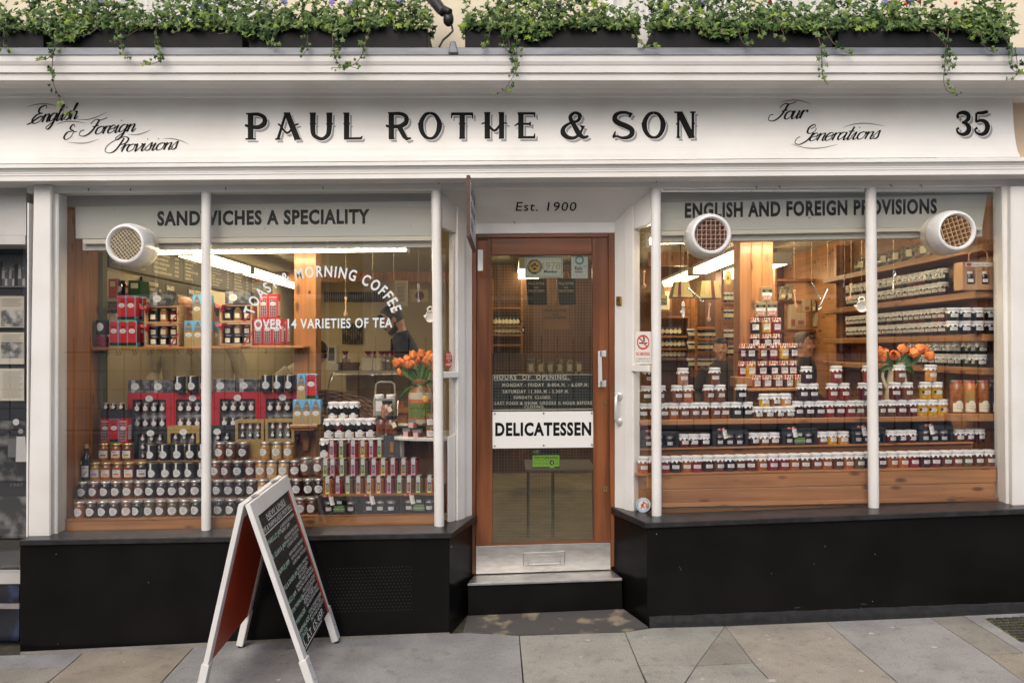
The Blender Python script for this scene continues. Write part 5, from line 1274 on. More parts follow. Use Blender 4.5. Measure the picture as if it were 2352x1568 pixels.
# ------------------------------------------------------------------ jars, tins and boxes: one builder per kind, meshes shared by the copies
CONT = {'dark plum': (.040, .008, .012), 'near-black': (.010, .006, .007), 'amber': (.34, .10, .014), 'brown': (.12, .040, .014), 'red': (.24, .020, .014), 'honey gold': (.50, .25, .05),
  'pale honey': (.60, .40, .16), 'orange': (.40, .105, .015), 'mustard yellow': (.62, .34, .018), 'bottle green': (.012, .020, .012), 'olive brown': (.12, .075, .02), 'crimson': (.24, .012, .028),
  'dark red': (.11, .012, .012), 'chestnut': (.19, .055, .018), 'pale orange': (.60, .27, .07), 'pinkish brown': (.42, .19, .11)}
def jam(c): return mat('jar_of_' + c.replace(' ', '_').replace('-', '_'), CONT[c], .12, coat=.5, var=.35, vscale=55, lo=.42, hi=.6)
SILV = mat('silver_lid', (.62, .60, .55), .3, metal=.9)
GOLD = mat('gold_lid', (.60, .45, .18), .3, metal=.9)
BLK = mat('black_lid', (.012, .012, .012), .35)
LABW = mat('label_white', (.66, .66, .64), .6)
LABC = mat('label_cream', (.72, .66, .50), .6)
CAPW = mat('white_paper_cap', (.70, .70, .695), .75)
RED = mat('flag_red', (.48, .018, .018), .6); BLUE = mat('flag_blue', (.035, .045, .16), .6); CRM = mat('flag_cream', (.74, .62, .42), .6)
def wrapf(r, z0=0.0, off=.0006, a0=0.0):
 q = r + off
 return lambda u, v: (q * math.sin(u / r + a0), -q * math.cos(u / r + a0), z0 + v)
def patch(mb, r, w, h, z, off=.0005, oval=False, n=8, m=0, a0=0.0):
 """a label on a round jar, w x h centred at height z"""
 f = wrapf(r, z, off, a0)
 n = 10 if oval else n
 top, bot = [], []
 for i in range(n + 1):
  u = -w / 2 + w * i / n
  b = h / 2 * (math.sqrt(max(0.01, 1 - (2 * u / w) ** 2)) if oval else 1)
  top.append(f(u, b)); bot.append(f(u, -b))
 i0 = mb.pts(top + bot)
 for i in range(n): mb.f.append((i0 + i, i0 + n + 1 + i, i0 + n + 2 + i, i0 + i + 1)); mb.m.append(m); mb.s.append(True)
def body_mesh(r, h, m, neck=.86, n=14, shoulder=.80):
 mb = MB(); mb.lathe([(r * .86, 0), (r * .97, .003), (r, .010), (r, h * (shoulder - .10)), (r * .97, h * (shoulder - .04)), (r * neck, h * shoulder), (r * neck, h * .97)], n); return mb.mesh('jar_body', m)
MC = {}
def cached(key, fn):
 if key not in MC: MC[key] = fn()
 return MC[key]
def make(name, label, cat, loc, group, parts, rz=0.0):
 t = thing(name, label, cat, Vector(loc) + Vector((rnd.uniform(-.0022, .0022), rnd.uniform(-.003, .003), 0)), group, rz + rnd.uniform(-.16, .16))
 for p in parts:
  o = place(p[0], p[1], t)
  for s in p[2:]: place(s[0], s[1], o)
 return t
def oval_jar(c, name, r=.0325, h=.108, lid='silver', size=1.0):
 def lidm():
  mb = MB(); mb.lathe([(r * .98, h - .014), (r * 1.0, h - .013), (r * 1.0, h - .002), (r * .95, h), (r * .8, h - .001), (.001, h - .0012)], 18); return mb.mesh('jar_lid', SILV if lid == 'silver' else GOLD)
 def labm():
  mb = MB(); patch(mb, r, .053, .046, h * .44, .0006, True); return mb.mesh('jar_label', LABW)
 def pr():
  mb = MB(); f = wrapf(r, h * .44, .0010)
  for t, v, hh, w in (('WILKIN & SONS', .0120, .0030, .026), ('Tiptree', .0035, .0050, .018), (name, -.0060, .0042, .040), ('LONDON', -.0135, .0024, .020)):
   V, Fc, wd = text2d(t, hh, 1, 1, 0, 'c'); k = min(1.0, w / wd) if t == name else w / wd
   i = mb.pts([f(a * k, b + v) for a, b in V])
   for q in Fc: mb.f.append(tuple(x + i for x in q)); mb.m.append(0); mb.s.append(False)
  return mb.mesh('label_print', mat('label_ink', (.10, .10, .12), .6))
 return [('jar_body', cached(('ob', c, r, h), lambda: body_mesh(r, h, jam(c)))), ('lid', cached(('ol', r, h, lid), lidm)), ('label', cached(('olb', r, h), labm), ('print', cached(('op', name, r, h), pr)))]
INKB = mat('handwriting_ink', (.05, .05, .06), .6)
def scribble(mb, f, w, v, h, seed, m=0):
 """a line of handwriting: a joined-up wavering pen line"""
 rr = random.Random(seed); P = []; u = -w / 2
 while u < w / 2:
  P.append((u, v + rr.choice((0, h * .6, h, h * .3, h * .9)))); u += h * rr.uniform(.28, .5)
 ribbon(mb, P, lambda t, a, b: .0006, f, m)
def cloth_jar(c, seed, r=.0325, h=.100, tag_=False):
 def cap():
  mb = MB(); rr = random.Random(seed % 4)
  wv = lambda j, a: (.10 * math.sin(9 * a + seed % 4) + .05 * math.sin(14 * a + 1)) if j == 0 else (.03 * math.sin(9 * a + seed % 4) if j == 1 else 0)
  mb.lathe([(r * 1.10, h - .030), (r * 1.02, h - .022), (r * .93, h - .0165), (r * 1.02, h - .013), (r * 1.04, h - .004), (r * .97, h), (.001, h + .001)], 36, wave=wv, cap=False)
  # points of the paper hang down unevenly
  for i in range(36):
   x, y, z = mb.v[i]; mb.v[i] = (x, y, z + .005 * math.sin(9 * 2 * math.pi * i / 36 + 2 + seed % 4) + .003 * math.sin(5 * i + seed))
  return mb.mesh('paper_cap', CAPW)
 def lab():
  mb = MB(); patch(mb, r, .043, .021, h * .42, .0006, m=0); return mb.mesh('jar_label', LABW)
 def pr():
  mb = MB(); f = wrapf(r, h * .42, .0011); scribble(mb, f, .030, .0008, .0042, seed); scribble(mb, f, .020, -.0062, .0032, seed + 50); return mb.mesh('label_print', INKB)
 def dot():
  mb = MB(); patch(mb, r, .016, .016, h * .44, .0012, True, a0=-.72); return mb.mesh('award_dot', BLK)
 P = [('jar_body', cached(('cb', c, r, h), lambda: body_mesh(r, h, jam(c)))), ('paper_cap', cached(('cc', r, h, seed % 4), cap)), ('label', cached(('cl', r, h), lab), ('print', cached(('cp', r, h, seed % 6), pr)))]
 if tag_: P.append(('award_dot', cached(('cd', r, h), dot)))
 return P
FLAGTXT = {'TRAFFIC': ('LONDON', 'TRAFFIC', 'JAM J1'), 'PICCADILLY': ('PICCADILLY', 'PICCALILLI', 'P1'), 'CONGESTION': ('CONGESTION', 'CHARGE', 'CHUTNEY C8'), 'WIMBLEDON': ('WIMBLEDON', 'STRAWBERRY', 'PRESERVE J2'), 'MONUMENT': ('MONUMENT', 'MARMALADE', 'M2'),
     'RUBY': ('RUBY MURRAY', 'CURRY', 'CHUTNEY C4'), 'MAYFAIR': ('MAYFAIR', 'MARMALADE', 'M1'), 'APPLE': ('APPLE OF MY', 'LONDON EYE', 'CHUTNEY C5')}
def flag_jar(c, txt, r=.0315, h=.098):
 def cap():
  mb = MB(); n = 32
  mb.lathe([(r * 1.08, h - .026), (r * 1.0, h - .020), (r * .95, h - .016), (r * 1.03, h - .012), (r * 1.05, h - .004), (r * .98, h), (.001, h + .001)], n, wave=lambda j, a: .09 * math.sin(8 * a) if j == 0 else 0, cap=False)
  pat = [0, 0, 1, 0, 0, 1, 2, 1, 0, 1, 1, 2, 2, 1, 0, 0]
  for i in range(len(mb.f)): mb.m[i] = pat[(i % n + (3 if i // n < 2 else 0)) % 16]
  mb.lathe([(r * .97, h - .0175), (r * .99, h - .016), (r * .97, h - .0145)], 20, m=1, cap=False)
  return mb.mesh('flag_cap', [RED, CRM, BLUE])
 def lab():
  mb = MB(); patch(mb, r, .042, .036, h * .40, .0006); return mb.mesh('jar_label', LABW)
 def pr():
  mb = MB(); f = wrapf(r, h * .40, .0011)
  for i, t in enumerate(FLAGTXT[txt]):
   put_text(mb, t, lambda u, v: f(-.0185 + u, .0095 - i * .0075 + v), h=.0048, bold=1, sx=.8)
  put_text(mb, 'TASTE OF LONDON', lambda u, v: f(-.014 + u, -.0155 + v), m=1, h=.0022, bold=1)
  ribbon(mb, [(-.02, -.0115), (0, -.0115), (.02, -.0115)], lambda t, a, b: .0003, f)
  return mb.mesh('label_print', [INKB, REDINK])
 return [('jar_body', cached(('fb', c, r, h), lambda: body_mesh(r, h, jam(c)))), ('flag_cap', cached(('fc', r, h), cap)), ('label', cached(('fl', r, h), lab), ('print', cached(('fp', txt, h), pr)))]
def tea_tin(name):
 r, h = .033, .105
 def b():
  mb = MB(); mb.lathe([(r, 0), (r * 1.02, .002), (r, .005), (r, h - .022)], 20); return mb.mesh('tin_body', mat('black_tin', (.013, .014, .017), .3, coat=.3))
 def l():
  mb = MB(); mb.lathe([(r * 1.025, h - .024), (r * 1.03, h - .022), (r * 1.03, h - .002), (r * 1.0, h), (.001, h)], 20); return mb.mesh('tin_lid', MATS['black_tin'])
 def rim():
  mb = MB(); mb.lathe([(r * 1.035, h - .0026), (r * 1.05, h - .001), (r * 1.035, h + .0006), (r * 1.0, h + .0008)], 20, cap=False); return mb.mesh('gold_rim', GOLD)
 def lab():
  mb = MB(); patch(mb, r, .050, .046, .042, .0008, True); patch(mb, r * 1.03, .011, .046, h - .025, .0008); return mb.mesh('tin_label', LABW)
 def pr():
  mb = MB(); f = wrapf(r, .042, .0012)
  for t, v, hh, w in (('WILKIN & SONS', .010, .003, .026), ('Tiptree', .0025, .0045, .017), (name, -.006, .004, .036)):
   V, Fc, wd = text2d(t, hh, 0, 1, 0, 'c'); k = min(1, w / wd); i = mb.pts([f(a * k, q + v) for a, q in V])
   for q in Fc: mb.f.append(tuple(x + i for x in q)); mb.m.append(0); mb.s.append(False)
  return mb.mesh('label_print', MATS['label_ink'])
 return [('tin_body', cached('ttb', b)), ('lid', cached('ttl', l), ('gold_rim', cached('ttr', rim))), ('label', cached('ttlab', lab), ('print', cached(('ttp', name), pr)))]
def strip_jar(c, tint):
 """tall square jar with a gingham and charcoal paper strip"""
 w, h = .028, .108
 GING = mat('gingham_grey', (.40, .40, .42), .6); CHAR = mat('strip_charcoal', (.075, .075, .08), .6)
 TM = mat('strip_' + tint, {'pink': (.66, .25, .36), 'lime': (.42, .62, .06), 'yellow': (.72, .58, .03), 'orange': (.72, .33, .03)}[tint], .6)
 def b():
  mb = MB(); q = [(-w, -w * .7), (-w * .7, -w), (w * .7, -w), (w, -w * .7), (w, w * .7), (w * .7, w), (-w * .7, w), (-w, w * .7)]
  rings = [[(x * s, y * s, z) for x, y in q] for s, z in ((.93, 0), (1, .004), (1, h * .82), (.86, h * .87), (.86, h * .9))]
  mb.loft(rings, 0, False); return mb.mesh('jar_body', jam(c))
 def l():
  mb = MB(); mb.lathe([(w * .93, h * .875), (w * .95, h * .88), (w * .95, h * .985), (w * .9, h), (.001, h)], 14); return mb.mesh('jar_lid', BLK)
 def s():
  mb = MB(); y = -w - .0008; a = .0115
  def quad(x0, x1, z0, z1, m, yy): mb.face([(x0, yy, z0), (x1, yy, z0), (x1, yy, z1), (x0, yy, z1)], m)
  quad(-a, a, .005, h * .995, 0, y)
  mb.face([(-a, y, h * .995), (a, y, h * .995), (a, w * .6, h + .001), (-a, w * .6, h + .001)], 0)
  for i in range(9):
   for j in range(4):
    if (i + j) % 2: quad(-a + j * a / 2, -a + (j + 1) * a / 2, .086 + (i - 6) * .006 + .012, .086 + (i - 5) * .006 + .012, 1, y - .0004)
  for sx in (-1, 1):
   for i in range(12):
    if i % 2: quad(sx * a - (.0028 if sx > 0 else 0), sx * a + (.0028 if sx < 0 else 0), .006 + i * .0062, .006 + (i + 1) * .0062, 1, y - .0004)
  quad(-a + .003, a - .003, .022, .072, 2, y - .0008); quad(-a + .003, a - .003, .006, .0215, 3, y - .0008)
  for z in (.032, .040, .046, .052, .058): ribbon(mb, [(-.0045, z), (0, z + .002), (.0045, z)], lambda t, p, q: .0014, lambda u, v: (u, y - .0012, v), 3)
  mb.face([(-a + .003, w * .0 - w * .9, h + .0016), (a - .003, -w * .9, h + .0016), (a - .003, w * .4, h + .0016), (-a + .003, w * .4, h + .0016)], 3)
  return mb.mesh('paper_strip', [LABW, GING, CHAR, TM])
 return [('jar_body', cached(('sb', c), b)), ('lid', cached('sl', l)), ('paper_strip', cached(('ss', tint), s))]
def deli_jar(c, fruit, r=.034, h=.118):
 """tall jar: white crumpled paper cap, arched cream label with a little fruit"""
 def cap():
  mb = MB(); mb.lathe([(r * 1.08, h - .034), (r * 1.0, h - .022), (r * .97, h - .018), (r * 1.03, h - .012), (r * 1.03, h - .003), (r * .96, h), (r * .85, h + .002), (r * .8, h - .001), (.001, h - .001)], 32, wave=lambda j, a: (.06 * math.sin(6 * a) + .04 * math.sin(11 * a)) if j < 2 else .015 * math.sin(7 * a), cap=False)
  for i in range(32): x, y, z = mb.v[i]; mb.v[i] = (x, y, z + .006 * math.sin(5 * 2 * math.pi * i / 32 + 1))
  return mb.mesh('paper_cap', CAPW)
 def lab():
  mb = MB(); patch(mb, r, .066, .032, .024, .0006); patch(mb, r, .034, .030, .038, .0008, True); return mb.mesh('jar_label', LABW)
 FM = mat('fruit_' + fruit, {'orange': (.72, .25, .03), 'red': (.50, .03, .03), 'dark': (.05, .03, .06), 'gold': (.66, .42, .10)}[fruit], .6)
 def pr():
  mb = MB(); f = wrapf(r, .024, .0013); scribble(mb, f, .030, -.002, .006, len(fruit)); scribble(mb, f, .022, -.011, .005, len(fruit) + 2)
  ribbon(mb, [(.013 * math.cos(R(a)), .013 + .006 * math.sin(R(a))) for a in range(200, -21, -20)], lambda t, a, b: .0007, f)
  patch(mb, r, .013, .011, .020, .0014, True, m=1, a0=.62); patch(mb, r, .009, .009, .027, .0014, True, m=1, a0=.80)
  return mb.mesh('label_print', [INKB, FM])
 return [('jar_body', cached(('db', c, r, h), lambda: body_mesh(r, h, jam(c), shoulder=.86))), ('paper_cap', cached(('dc', r, h), cap)), ('label', cached(('dl', r, h), lab), ('print', cached(('dp', fruit, r, h), pr)))]
def mini_mesh(c):
 def b():
  mb = MB(); r, h = .0135, .038
  mb.lathe([(r * .9, 0), (r, .003), (r, h * .72), (r * .85, h * .8)], 10, m=0); mb.lathe([(r * .95, h * .8), (r * .97, h * .82), (r * .97, h), (.001, h)], 10, m=1)
  patch(mb, r, .019, .018, h * .40, .0005, True, m=2); patch(mb, r, .004, .014, h * .68, .0007, m=2, n=2); return mb.mesh('mini_jar', [jam(c), SILV, LABW])
 return cached(('mini', c), b)
def window_box(name, label, x0, x1, y0p, y1p, y, m, cols, rows, colours, depth=.055, head=.20, margin=.10, grp=None, foot=.08, oval=True, txt='ALL ABOUT TASTE'):
 """a carton with a cut-out front showing little jars (drawing units; y = depth of its front)"""
 t = thing(name, label, 'gift box', W((x0 + x1) / 2, y1p, y), grp, world=True)
 A, B = W(x0, y1p, y), W(x1, y0p, y)
 w, h = B.x - A.x, B.z - A.z
 xa, xb, za, zb = A.x + w * margin, B.x - w * margin, A.z + h * foot, B.z - h * head
 mb = MB()
 mb.box(A.x, B.x, y, y + .004, zb, B.z); mb.box(A.x, B.x, y, y + .004, A.z, za); mb.box(A.x, xa, y, y + .004, za, zb); mb.box(xb, B.x, y, y + .004, za, zb)
 mb.box(A.x, A.x + .003, y + .004, y + depth, A.z, B.z); mb.box(B.x - .003, B.x, y + .004, y + depth, A.z, B.z)
 mb.box(A.x + .003, B.x - .003, y + .004, y + depth, B.z - .003, B.z); mb.box(A.x + .003, B.x - .003, y + .004, y + depth, A.z, A.z + .003)
 mb.build('carton', m, t)
 mb = MB(); mb.box(A.x + .004, B.x - .004, y + depth - .006, y + depth - .003, A.z + .004, B.z - .004); mb.build('tray', mat('tray_grey', (.45, .45, .46), .5), t)
 for j in range(rows):
  for i in range(cols):
   o = place('mini_jar', mini_mesh(colours[(i * 3 + j * 5) % len(colours)]), t)
   cx = xa + (xb - xa) * (i + .5) / cols; cz = za + (zb - za) * (rows - 1 - j + .12) / rows
   s = min((xb - xa) / cols / .031, (zb - za) / rows / .046)
   o.location = Vector((cx, y + .024, cz)) - Vector(t.location); o.scale = (s, s, s)
 if oval:
  c = Vector(((A.x + B.x) / 2 + w * .0, y, zb + h * head * .15))
  mb = MB(); disc(mb, c, .024, .001, 20, sz=.82); lb = mb.build('label', LABW, t)
  mb = MB(); g = lambda u, v: Vector((c.x + u, y - .0016, c.z + v))
  for s, v, hh in (('WILKIN & SONS', .007, .003), ('Tiptree', -.001, .0045), (txt, -.009, .003)): put_text(mb, s, lambda a, b: g(a, b + v), h=hh, align='c')
  mb.build('print', MATS['label_ink'] if 'label_ink' in MATS else INKB, lb)
 return t
# ---- left window: four stepped rows of oval-labelled jars
N1 = ['PINEAPPLE', 'CRANBERRY', 'MIRABELLE', 'QUINCE', 'PEACH', 'RHUBARB', 'GREENGAGE', 'GOOSEBERRY', 'GREEN FIG', 'GINGER', 'DAMSON', 'BRAMBLE', 'BLACK CHERRY', 'WILD BLUEBERRY', 'TAYBERRY', 'APRICOT', 'LOGANBERRY', 'RASPBERRY', 'MEDLAR', 'SEVILLE ORANGE', 'TIPTREE ORANGE']
C1 = ['amber', 'dark plum', 'near-black', 'dark plum', 'chestnut', 'bottle green', 'olive brown', 'brown', 'olive brown', 'olive brown', 'near-black', 'near-black', 'near-black', 'near-black', 'dark plum', 'amber', 'dark red', 'dark red', 'brown', 'chestnut', 'brown']
N2 = ['STRAWBERRY', 'SCARLET', 'BLACKCURRANT', 'RASPBERRY', 'REDCURRANT', 'PLUM', 'MULBERRY', 'CURRANT JELLY', 'QUINCE JELLY', 'MEDLAR JELLY', 'APPLE JELLY', 'MINT JELLY', 'BLACKCURRANT', 'VICTORIA PLUM', 'STRAWBERRY', 'EARLY RHUBARB', 'SLOE JELLY', 'CHERRY', 'DAMSON', 'TIP OF RASPBERRY', 'CHERRY', 'EARLY SCARLET']
C2 = ['dark plum', 'dark red', 'near-black', 'dark plum', 'chestnut', 'brown', 'near-black', 'dark plum', 'near-black', 'dark plum', 'dark plum', 'bottle green', 'near-black', 'dark plum', 'near-black', 'dark plum', 'honey gold', 'dark red', 'near-black', 'dark plum', 'near-black', 'near-black']
GL = 'jam jars with oval labels in the left window'
xs = [185 + 26.65 * i for i in range(21)]
for i, x in enumerate(xs): make('jam_jar', '%s %s jar, %s from the left in the bottom oval-label row' % (C1[i], N1[i], ORD[i]), 'jam jar', W(x, 1192 + (x - 185) * -.0165, .105), GL, oval_jar(C1[i], N1[i]), rnd.uniform(-.25, .05))
xs = [192 + 25.8 * i for i in range(22)]
for i, x in enumerate(xs): make('jam_jar', '%s %s jar, %s from the left in the second oval-label row' % (C2[i], N2[i], ORD[i]), 'jam jar', W(x, 1146 + (x - 185) * -.0129, .205), GL, oval_jar(C2[i], N2[i]), rnd.uniform(-.25, .05))
x3 = [496, 522, 547, 574, 599, 624, 652, 677, 703, 731]
N3 = ['RASPBERRY', 'BLACKBERRY', 'BLUEBERRY', 'PINK MARMALADE', 'HONEY WITH LEMON', 'SET HONEY', 'CLEAR HONEY', 'LITTLE SCARLET', 'LEMON & TANGERINE', 'MEDIUM CUT']
C3 = ['chestnut', 'dark red', 'near-black', 'dark red', 'honey gold', 'pale honey', 'pale honey', 'dark red', 'brown', 'chestnut']
for i, x in enumerate(x3): make('jam_jar', '%s %s jar, %s right of the mullion in the third row up' % (C3[i], N3[i], ORD[i]), 'jam jar', W(x, (1101 if i < 8 else 1095) - (x - 185) * .0098, .285), GL, oval_jar(C3[i], N3[i]), rnd.uniform(-.2, .1))
for i, (x, n, c) in enumerate(((506, 'MULLED WINE', 'chestnut'), (532, 'CRANBERRY', 'brown'), (560, 'STRAWBERRY', 'dark plum'), (610, 'ACACIA', 'honey gold'), (637, 'ENGLISH BLOSSOM', 'pale honey'), (664, 'ACACIA', 'honey gold'))):
 make('jam_jar', '%s %s jar with oval label, %s in the topmost row of jars' % (c, n, ORD[i]), 'jam jar', W(x, 1058 - (x - 185) * .0098, .365), GL, oval_jar(c, n), rnd.uniform(-.2, .1))
def gold_jar(c, hue):
 r, h = .033, .112
 P = oval_jar(c, 'LUNAIO', r, h, 'gold')[:2]
 def lab():
  mb = MB(); patch(mb, r, .058, .044, .046, .0006); return mb.mesh('jar_label', LABW)
 def pr():
  mb = MB(); f = wrapf(r, .046, .0011); put_text(mb, 'LUNAIO', lambda u, v: f(u - .004, v + .010), h=.0055, align='c', bold=1); patch(mb, r, .034, .012, .042, .0012, True, m=1, a0=.1); patch(mb, r, .040, .012, .033, .0013, True, m=2, a0=.05); return mb.mesh('label_print', [INKB, mat('hue_' + hue, {'violet': (.18, .10, .3), 'red': (.5, .04, .04), 'green': (.10, .28, .08), 'orange': (.7, .2, .04)}[hue], .6), mat('label_tan', (.66, .46, .22), .6)])
 return P + [('label', cached('gjl', lab), ('print', cached(('gjp', hue), pr)))]
GH = 'gold-lidded honey jars at the left end of the left window'
for i, (x, c, hu) in enumerate(((240, 'amber', 'violet'), (268, 'amber', 'red'), (294, 'chestnut', 'green'))): make('honey_jar', '%s honey jar with gold lid, %s in the upper trio beneath the tins' % (c, ORD[i]), 'honey jar', W(x, 1058.5, .365), GH, gold_jar(c, hu))
for i, (x, c, hu) in enumerate(((221, 'honey gold', 'violet'), (246, 'amber', 'orange'), (272, 'amber', 'red'), (299, 'chestnut', 'orange'), (326, 'near-black', 'violet'))): make('honey_jar', '%s jar with gold lid, %s of the five right of the dark bottle' % (c, ORD[i]), 'honey jar', W(x, 1103 - i * .3, .285), GH, gold_jar(c, hu))
GT = 'black tea tins with oval labels'
for i, x in enumerate((353, 382, 410, 438, 466)): make('tea_tin', 'black tea tin with oval label, %s in the lower row above the jars' % ORD[i], 'tea tin', W(x, 1101 - i * .3, .285), GT, tea_tin(('ASSAM TEA', 'BREAKFAST TEA')[i % 2]), -.1)
for i, x in enumerate((351, 380, 409.5, 439, 466)): make('tea_tin', 'black tea tin with oval label, %s in the upper row before the gift boxes' % ORD[i], 'tea tin', W(x, 1058 - i * .3, .365), GT, tea_tin(('BREAKFAST TEA', 'ASSAM TEA')[i % 2]), -.1)
for g, xs_ in (('left of the mullion', (415, 444, 473)), ('right of the mullion', (612, 640, 667))):
 for i, x in enumerate(xs_): make('tea_tin', 'black tea tin atop the red boxes, %s of three %s' % (ORD[i], g), 'tea tin', W(x, 901.5 - (x - 400) * .012, .485), GT, tea_tin('ENGLISH TEA'), -.1)
# dark bottle with a cork
bo = thing('bottle', 'dark oil bottle with cork and white chilli label at the left window corner', 'bottle', W(199, 1109, .27))
mb = MB(); mb.lathe([(.026, 0), (.029, .004), (.029, .145), (.022, .165), (.012, .18), (.0115, .205), (.014, .206), (.014, .212)], 14); mb.build('body', mat('dark_glass', (.012, .008, .006), .1, coat=.5), bo)
mb = MB(); mb.lathe([(.0115, .2125), (.012, .235), (.001, .236)], 10); mb.build('cork', mat('cork', (.50, .32, .16), .8), bo)
mb = MB(); patch(mb, .029, .046, .066, .075, .0006); lb = mb.build('label', LABW, bo)
mb = MB(); f = wrapf(.029, .075, .0011); put_text(mb, 'LUNAIO', lambda u, v: f(u, v + .018), h=.006, align='c', bold=1); ribbon(mb, smooth([(-.012, -.022), (0, -.016), (.010, -.004), (.014, .003)]), lambda t, a, b: .0035 * math.sin(math.pi * (.15 + .8 * t)), f, 1); mb.build('print', [INKB, REDINK], lb)
mb = MB(); mb.hexa([(-.030, -.018, .12), (-.018, -.024, .12), (-.010, -.02, .16), (-.016, -.014, .162)], [(-.030, -.0165, .12), (-.018, -.0225, .12), (-.010, -.0185, .16), (-.016, -.0125, .162)]); mb.build('paper_tag', LABC, bo)
# ---- cartons behind the jars
BK = mat('black_carton', (.018, .018, .020), .45); GD = mat('gold_carton', (.33, .22, .075), .4); RDC = mat('red_carton', (.42, .012, .022), .4)
for i, (a, b) in enumerate(((293, 392), (393, 492), (493, 598), (599, 699))):
 window_box('gift_box', 'large red carton of mini jam jars, %s of four red ones' % ORD[i], a, b, 902 - i * 1.0, 1020, .50, RDC, 4, 3, ['dark plum', 'brown', 'near-black', 'dark red'], grp='red cartons of mini jars', head=.13, margin=.11, foot=.0)
window_box('gift_box', 'black carton of mini jars standing behind the tea tins', 308, 383, 981, 1060, .445, BK, 3, 3, ['brown', 'dark plum', 'near-black'], head=.2, foot=.05, grp='dark and gold cartons of mini jars')
window_box('gift_box', 'black carton of mini jars right of the mullion below the red ones', 459.5, 538, 977, 1060, .445, BK, 3, 3, ['dark plum', 'brown', 'near-black'], head=.2, foot=.05, grp='dark and gold cartons of mini jars')
window_box('gift_box', 'gold carton of mini jars below the second red carton', 384, 458, 978, 1060, .44, GD, 3, 2, ['chestnut', 'near-black', 'brown'], head=.2, foot=.35, grp='dark and gold cartons of mini jars')
for i, (a, b) in enumerate(((540, 606), (609, 676))): window_box('gift_box', 'gold carton of six mini jars, the %s one' % ('one beside the black carton' if not i else 'one beside the pine post'), a, b, 964 - i * 2, 1052, .40, GD, 3, 2, ['amber', 'brown', 'near-black'], head=.08, foot=.5, oval=False, grp='dark and gold cartons of mini jars')
def tea_box(x0, x1, pt, pb, y, label):
 t = thing('tea_box', label, 'tea box', W((x0 + x1) / 2, pb, y), 'grey tea boxes with oval labels', world=True)
 A, B = W(x0, pb, y), W(x1, pt, y)
 mb = MB(); mb.box(A.x, B.x, y, y + .075, A.z, B.z); mb.build('carton', mat('tea_box_grey', (.16, .16, .155), .5, col2=(.03, .03, .03), vscale=35, lo=.45, hi=.6), t)
 mb = MB(); mb.box(A.x + .15 * (B.x - A.x), A.x + .32 * (B.x - A.x), y - .0006, y, A.z, B.z); mb.build('pale_band', mat('tea_band', (.34, .34, .33), .5), t)
 c = Vector((A.x + .32 * (B.x - A.x), y - .0007, (A.z + B.z) / 2)); mb = MB(); disc(mb, c, .026, .0006, 18, sz=.85); lb = mb.build('label', LABW, t)
 mb = MB()
 for s, v, hh in (('WILKIN & SONS', .008, .003), ('Tiptree', 0, .005), ('ENGLISH TEA', -.009, .0035)): put_text(mb, s, lambda a, b: Vector((c.x + a, c.y - .0010, c.z + b + v)), h=hh, align='c')
 mb.build('print', MATS['label_ink'], lb)
for a, b, pt, pb, y, l in ((294, 345, 873, 902, .505, 'grey tea box on the first red carton, beside another'), (346, 399, 873, 902, .505, 'grey tea box between a tea box and black tins'), (490, 540, 871, 900.5, .505, 'grey tea box just right of the mullion on the red cartons'), (542, 597, 870, 900, .505, 'grey tea box left of the three right-hand tea tins'),
 (344, 396, 671, 701, .38, 'grey tea box on top of the left ribboned crate'), (517, 575, 669, 697.5, .38, 'grey tea box on top of the right ribboned crate')): tea_box(a, b, pt, pb, y, l)
def box_front(t, A, B, y, d, m, name='tin_body'):
 mb = MB(); mb.box(A.x, B.x, y, y + d, A.z, B.z); return mb.build(name, m, t, bevel=.0015)
PR = mat('postbox_red', (.50, .016, .020), .4)
SKY_ = mat('print_sky_blue', (.14, .42, .68), .5); STN = mat('print_stone', (.42, .29, .10), .5); SLT = mat('print_slate', (.14, .15, .19), .5); GRN = mat('print_green', (.10, .34, .03), .5)
def oval_on(t, x, y, z, r, parent=None):
 mb = MB(); disc(mb, Vector((x, y, z)), r, .0008, 16, sz=.72); lb = mb.build('label', LABW, t)
 mb = MB(); put_text(mb, 'Tiptree', lambda a, b: Vector((x + a, y - .0012, z + b - r * .1)), h=r * .25, align='c'); put_text(mb, 'ALL ABOUT TEA', lambda a, b: Vector((x + a, y - .0012, z + b - r * .45)), h=r * .14, align='c'); mb.build('print', MATS['label_ink'], lb)
def post_tin(x0, x1, pt, pb, y, label):
 t = thing('postbox_tin', label, 'tin', W((x0 + x1) / 2, pb, y), 'red tea cartons printed as pillar boxes', world=True)
 A, B = W(x0, pb, y), W(x1, pt, y); w, h = B.x - A.x, B.z - A.z; cx = (A.x + B.x) / 2
 box_front(t, A, B, y, w, SKY_)
 mb = MB()
 f = [(A.x + .003, A.z + h * .17), (B.x - .003, A.z + h * .17), (B.x - .003, A.z + h * .93), (cx + w * .3, A.z + h * .98), (cx - w * .3, A.z + h * .98), (A.x + .003, A.z + h * .93)]
 mb.hexa([(a, y - .0015, b) for a, b in f], [(a, y, b) for a, b in f]);
 mb.box(B.x, B.x + .0015, y + .003, y + w - .003, A.z + h * .17, A.z + h * .95); mb.build('printed_pillar', PR, t)
 mb = MB(); mb.box(A.x + .002, B.x - .002, y - .0015, y - .0002, A.z + h * .05, A.z + h * .165); mb.box(cx - w * .28, cx + w * .28, y - .0024, y - .0016, A.z + h * .75, A.z + h * .785); mb.box(A.x + .002, B.x - .002, y - .0022, y - .0016, A.z + h * .855, A.z + h * .862); mb.build('printed_base', BLK, t)
 mb = MB(); mb.box(A.x, B.x, y - .001, y - .0001, A.z, A.z + h * .045); mb.build('printed_grass', GRN, t)
 oval_on(t, cx, y - .0016, A.z + h * .61, w * .36)
